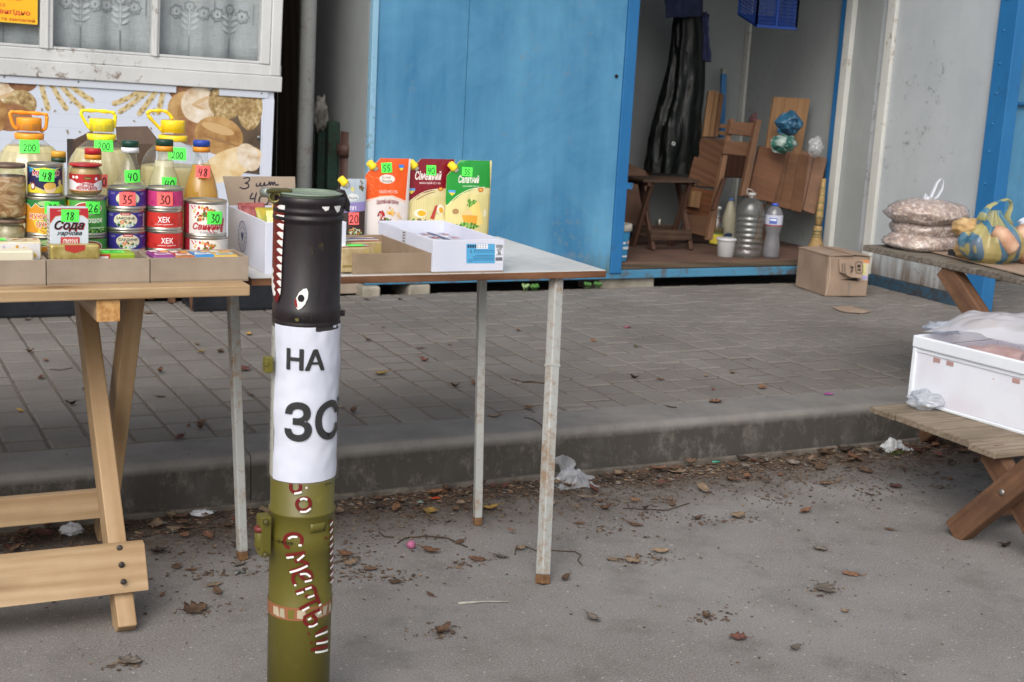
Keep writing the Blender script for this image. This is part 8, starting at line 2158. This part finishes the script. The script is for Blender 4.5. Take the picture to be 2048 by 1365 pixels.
# crumbs of leaf, grit and straw nobody could count
CRM = [plain('leaf_crumb', '#463529', '#6b5443', 200, .9), plain('grit', '#5f5b57', '#827d77', 200, .9), plain('straw_crumb', '#6d5a45', '#937c60', 200, .8), plain('dark_crumb', '#332a23', '#4a3d33', 200, .9)]
mb = MB()
def crumb(x, y, z, s, mi):
    a = lr.uniform(0, 6.28); k = lr.choice((3, 4, 4, 5)); st = lr.choice((1, 1, .35))
    tl_z = lr.uniform(-.4, .4); cz, sz_ = math.cos(a), math.sin(a)
    vs = []
    for i in range(k):
        b = 2*math.pi*i/k+lr.uniform(-.4, .4); rx_, ry_2 = s*lr.uniform(.6, 1.2)*math.cos(b), s*st*lr.uniform(.6, 1.2)*math.sin(b)
        vs.append((x+rx_*cz-ry_2*sz_, y+rx_*sz_+ry_2*cz, z+s*.25+rx_*tl_z*.5))
    mb.add(vs, [tuple(range(k))], mi)
    top = (x, y, z+s*.45); b0 = len(mb.v)
    mb.add(vs+[top], [(i, (i+1) % k, k) for i in range(k)], mi)
for k in range(9000):
    x = lr.uniform(-.1, 5.0); y = KF-.012-abs(lr.gauss(0, .20))*(1.0+.5*nz((x*2.2, 0, 0), 1, 8))
    d = KF-y
    crumb(x, y, .001, lr.uniform(.0022, .0085)*(1.35 if d < .15 else .85), lr.choice((0, 0, 0, 0, 0, 1, 2, 3, 3)))
for k in range(5200):
    x, y = lr.uniform(-.2, 5.0), lr.uniform(1.6, 3.4)
    if nz((x*1.4, y*1.4, 0), 1.0, 31) < -.05 and lr.random() < .6: continue
    crumb(x, y, .0008, lr.uniform(.0012, .0050)*lr.choice((.6, .6, 1)), lr.choice((0, 1, 1, 2, 3, 3)))
for k in range(4200):                  # in the paver joints and loose on the pavers
    x, y = lr.uniform(-.2, 6.0), lr.uniform(3.6, 5.85)
    if lr.random() < .72: x = X0+round((x-X0)/CW)*CW+lr.gauss(0, .005)
    crumb(x, y, ZK-.001, lr.uniform(.0012, .0048), lr.choice((0, 0, 1, 2, 3, 3)))
for u, v in ((545, 1140), (740, 1140), (800, 1160), (1200, 1060), (1290, 1035), (1480, 1040), (1410, 1045), (1250, 1122), (1310, 1120), (1590, 960), (1660, 965), (1740, 980), (700, 1120), (690, 1150), (930, 1130), (1480, 950), (1220, 1010), (600, 1180), (420, 1150), (1340, 1000), (1880, 975), (1560, 1000), (870, 1265), (1420, 1235), (1660, 1180), (250, 1330), (400, 1225)):
    q = atz(u, v, 0); w_c = lr.uniform(.02, .05)
    for _ in range(42): crumb(q.x+lr.gauss(0, w_c), q.y+lr.gauss(0, w_c*.6), .001, lr.uniform(.002, .008), lr.choice((0, 0, 0, 0, 3, 2)))
lit = mb.build('ground_litter', CRM, origin=(0, 0, 0), kind='stuff')
# white plastic bags in the gutter
WBAG = film('white_bag_plastic', '#eef1f6', .62, .2, .5)
q = atz(1152, 974, 0)
def sheet(c, w, d_, hgt, seed, peak=(.5, .5)):
    def P(a, b):
        x, y = (a-.5)*w, (b-.5)*d_
        e = max(0, 1-((a-peak[0])/.55)**2-((b-peak[1])/.55)**2)
        z = hgt*(e**1.1)*(.75+.5*nz((a*3, b*3, 0), 1, seed))+.012*abs(nz((a*6, b*5, 0), 1.1, seed+1))+.004*nz((a*15, b*14, 0), 1, seed+2)
        wob_2 = 1+.25*nz((math.cos(6.28*a), math.sin(6.28*b), 0), 1.4, seed+5)
        return Vector((c.x+x*wob_2+.02*nz((a*3, b*4, 1), 1, seed+7), c.y+y*wob_2, .002+max(z, 0)))
    return P
WBAG = film('white_bag_plastic', '#eef1f6', .42, .2, .35)
mb = MB(); mb.grid(44, 30, sheet(q+Vector((-.004, .02, 0)), .135, .09, .055, 201, (.55, .6)))
mb.grid(16, 18, lambda a, b: Vector((q.x-.035+.062*a-.02*b+.010*math.sin(b*5+a*4), q.y+.045-.01*math.sin(a*6), .03+.062*b*(1-.55*abs(a-.35))+.006*nz((a*5, b*5, 0), 1, 206))))
settag(mb.build('plastic_bag', WBAG), 'crumpled white translucent bag in the gutter beside the thick table leg', 'bag')
q = atz(1797, 905, 0)
mb = MB(); mb.grid(40, 26, sheet(q+Vector((0, .02, 0)), .11, .06, .05, 211, (.45, .5)))
settag(mb.build('plastic_bag', film('dense_white_bag', '#eef0f2', .85, .25, .5)), 'crumpled opaque white bag in the gutter at the bench far foot', 'bag')
q = atz(1783, 905, 0); mb = MB()
for k in range(60): 
    a, b = lr.gauss(0, .018), lr.gauss(0, .012); mb.tube([(q.x+a, q.y+b-.02, 0), (q.x+a+lr.uniform(-.006, .006), q.y+b-.02+lr.uniform(-.006, .006), lr.uniform(.008, .018))], [.0016, .0005], 4)
o = mb.build('moss_tuft', plain('moss', '#3a4a1e', '#5f6a2e', 60, .9)); settag(o, 'small tuft of green moss under the opaque white bag', 'moss')
for lab, u, v, s, sd in (('white crumpled paper scrap in the gutter left of the thin table leg', 402, 1031, (.028, .016, .007), 221), ('white crumpled paper in the litter behind the pine rail', 143, 1068, (.026, .02, .012), 222), ('tiny white paper bit beside the large tan leaf', 348, 1060, (.007, .006, .004), 223)):
    q = atz(u, v, 0); mb = MB(); mb.blob((q.x, q.y, s[2]), s, lambda d: 1+.5*nz(d, 2.5, sd)+.3*abs(nz(d, 7, sd)), 28, 16)
    settag(mb.build('paper_scrap', plain('scrap_paper', '#c3c6cc', '#d5d8dd', 20, .6)), lab, 'paper')
q = atz(822, 1098, 0); mb = MB(); mb.blob((q.x, q.y, .011), (.012, .011, .011), lambda d: 1+.12*nz(d, 2, 5), 18, 12)
settag(mb.build('round_litter', plain('pink_plastic', '#9a4f72', '#b06a8c', 20, .45)), 'small round pink piece of plastic on the asphalt under the laminate table', 'litter')
for lab, u, v, z in (('pink petal on the pavers in front of the open kiosk', 1255, 655, ZK+.002), ('small magenta petal on the pavers near the kerb joint', 1657, 789, ZK+.002)):
    q = atz(u, v, z); mb = MB(); mb.grid(5, 4, lambda a, b: q+Vector(((a-.5)*.032, (b-.5)*.024, .003+.006*nz((a*3, b*3, 0), 1.3, u))))
    settag(mb.build('petal', plain('pink_petal', '#8f4a58' if u < 1500 else '#8a3a78', '#b0707c' if u < 1500 else '#a85a94', 30, .6), solid=.0006), lab, 'petal')
for lab, u, v, c_, sx_2 in (('orange red wrapper bit in the gutter under the laminate table', 872, 1000, '#b8442a', .014), ('teal green plastic bit in the gutter litter right of the white bag', 1430, 926, '#3f9a80', .014), ('greyish green plastic bit in the gutter under the laminate table', 838, 1008, '#7f8f84', .012), ('grey flattened bottle cap on the asphalt by the left table leg', 478, 1148, '#6a6a68', .014)):
    q = atz(u, v, 0); mb = MB(); mb.grid(4, 3, lambda a, b: q+Vector(((a-.5)*sx_2*2, (b-.5)*sx_2*1.2, .004+.010*abs(nz((a*3, b*3, 0), 1.3, u)))))
    settag(mb.build('litter_bit', ink(c_, .5), solid=.001), lab, 'litter')
# twigs
TW = plain('twig_bark', '#2f241d', '#52402f', 60, .9)
def twig(lab, px, z, r=.0014):
    pts = [atz(u, v, z) for u, v in px]
    out = []
    for i in range(len(pts)-1):
        for t in range(4): out.append(pts[i].lerp(pts[i+1], t/4)+Vector((0, 0, r+.002*abs(nz((i, t, 0), .7, z)))))
    out.append(pts[-1]+Vector((0, 0, r)))
    settag(MB().tube(out, r, 6).build('twig', TW), lab, 'twig')
twig('short dark twig on the pavers between the right table legs', [(1022, 760), (1045, 766), (1062, 765), (1095, 770)], ZK, .0026)
twig('dark curved twig on the kerb top just left of the thick table leg', [(1048, 837), (1065, 840), (1080, 850), (1090, 862)], ZK, .0018)
twig('long arching twig on the asphalt under the laminate table', [(795, 1088), (810, 1078), (850, 1074), (895, 1078), (925, 1092), (935, 1096)], .001, .0018)
twig('thin dark wire like twig curling out from the thick table leg', [(1030, 1110), (1032, 1098), (1048, 1094), (1075, 1104), (1100, 1102), (1150, 1105), (1162, 1112), (1155, 1122), (1165, 1132)], .001, .0013)
twig('short twig in the litter left of the thin back leg', [(758, 1065), (768, 1075), (788, 1076)], .001)
twig('thin twig lying in the gutter litter right of the white bag', [(1245, 1018), (1290, 1020), (1335, 1022), (1378, 1008)], .001, .0014)
twig('straight thin twig on the pavers at the far left', [(100, 740), (120, 742), (145, 737)], ZK)
q0_, q1_ = atz(916, 1210, 0), atz(1018, 1206, 0)
o = MB().tube([q0_+Vector((0, 0, .003)), q0_.lerp(q1_, .5)+Vector((0, .004, .004)), q1_+Vector((0, 0, .003))], [.0042, .0018, .0015], 8).build('plastic_stick', plain('pale_stick', '#8d8a80', '#a9a69a', 40, .5)); settag(o, 'thin pale plastic stick lying on the asphalt, lower centre', 'stick')
# weeds growing under the kiosk edge
WEED = [plain('weed_green', '#2f5a22', '#4f7f36', 40, .6), plain('weed_pale', '#5d7a44', '#86a06a', 40, .6)]
for lab, u, v, w_i in (('pale round leaved weed under the kiosk beam, leftmost', 1048, 574, 1), ('small green weed under the kiosk beam in the middle', 1066, 576, 0), ('bright green weed under the kiosk beside the thick table leg', 1172, 571, 0), ('bright green weed just right of the other by the flat block', 1192, 569, 0)):
    q = aty(u, v, YK+.02); mb = MB()
    for k in range(7):
        a = k*.9; r_ = lr.uniform(.012, .022); c_ = Vector((q.x+.014*math.cos(a), YK+.0+.012*math.sin(a), ZK+.012+.012*lr.random()))
        mb.grid(3, 3, lambda i, j: c_+Vector(((i-.5)*r_, (j-.5)*r_*.7, .006*math.sin(i*3)+.01*j)))
        mb.tube([(q.x, YK+.005, ZK-.03), tuple(c_)], .001, 4)
    settag(mb.build('weed', WEED[w_i]), lab, 'weed')
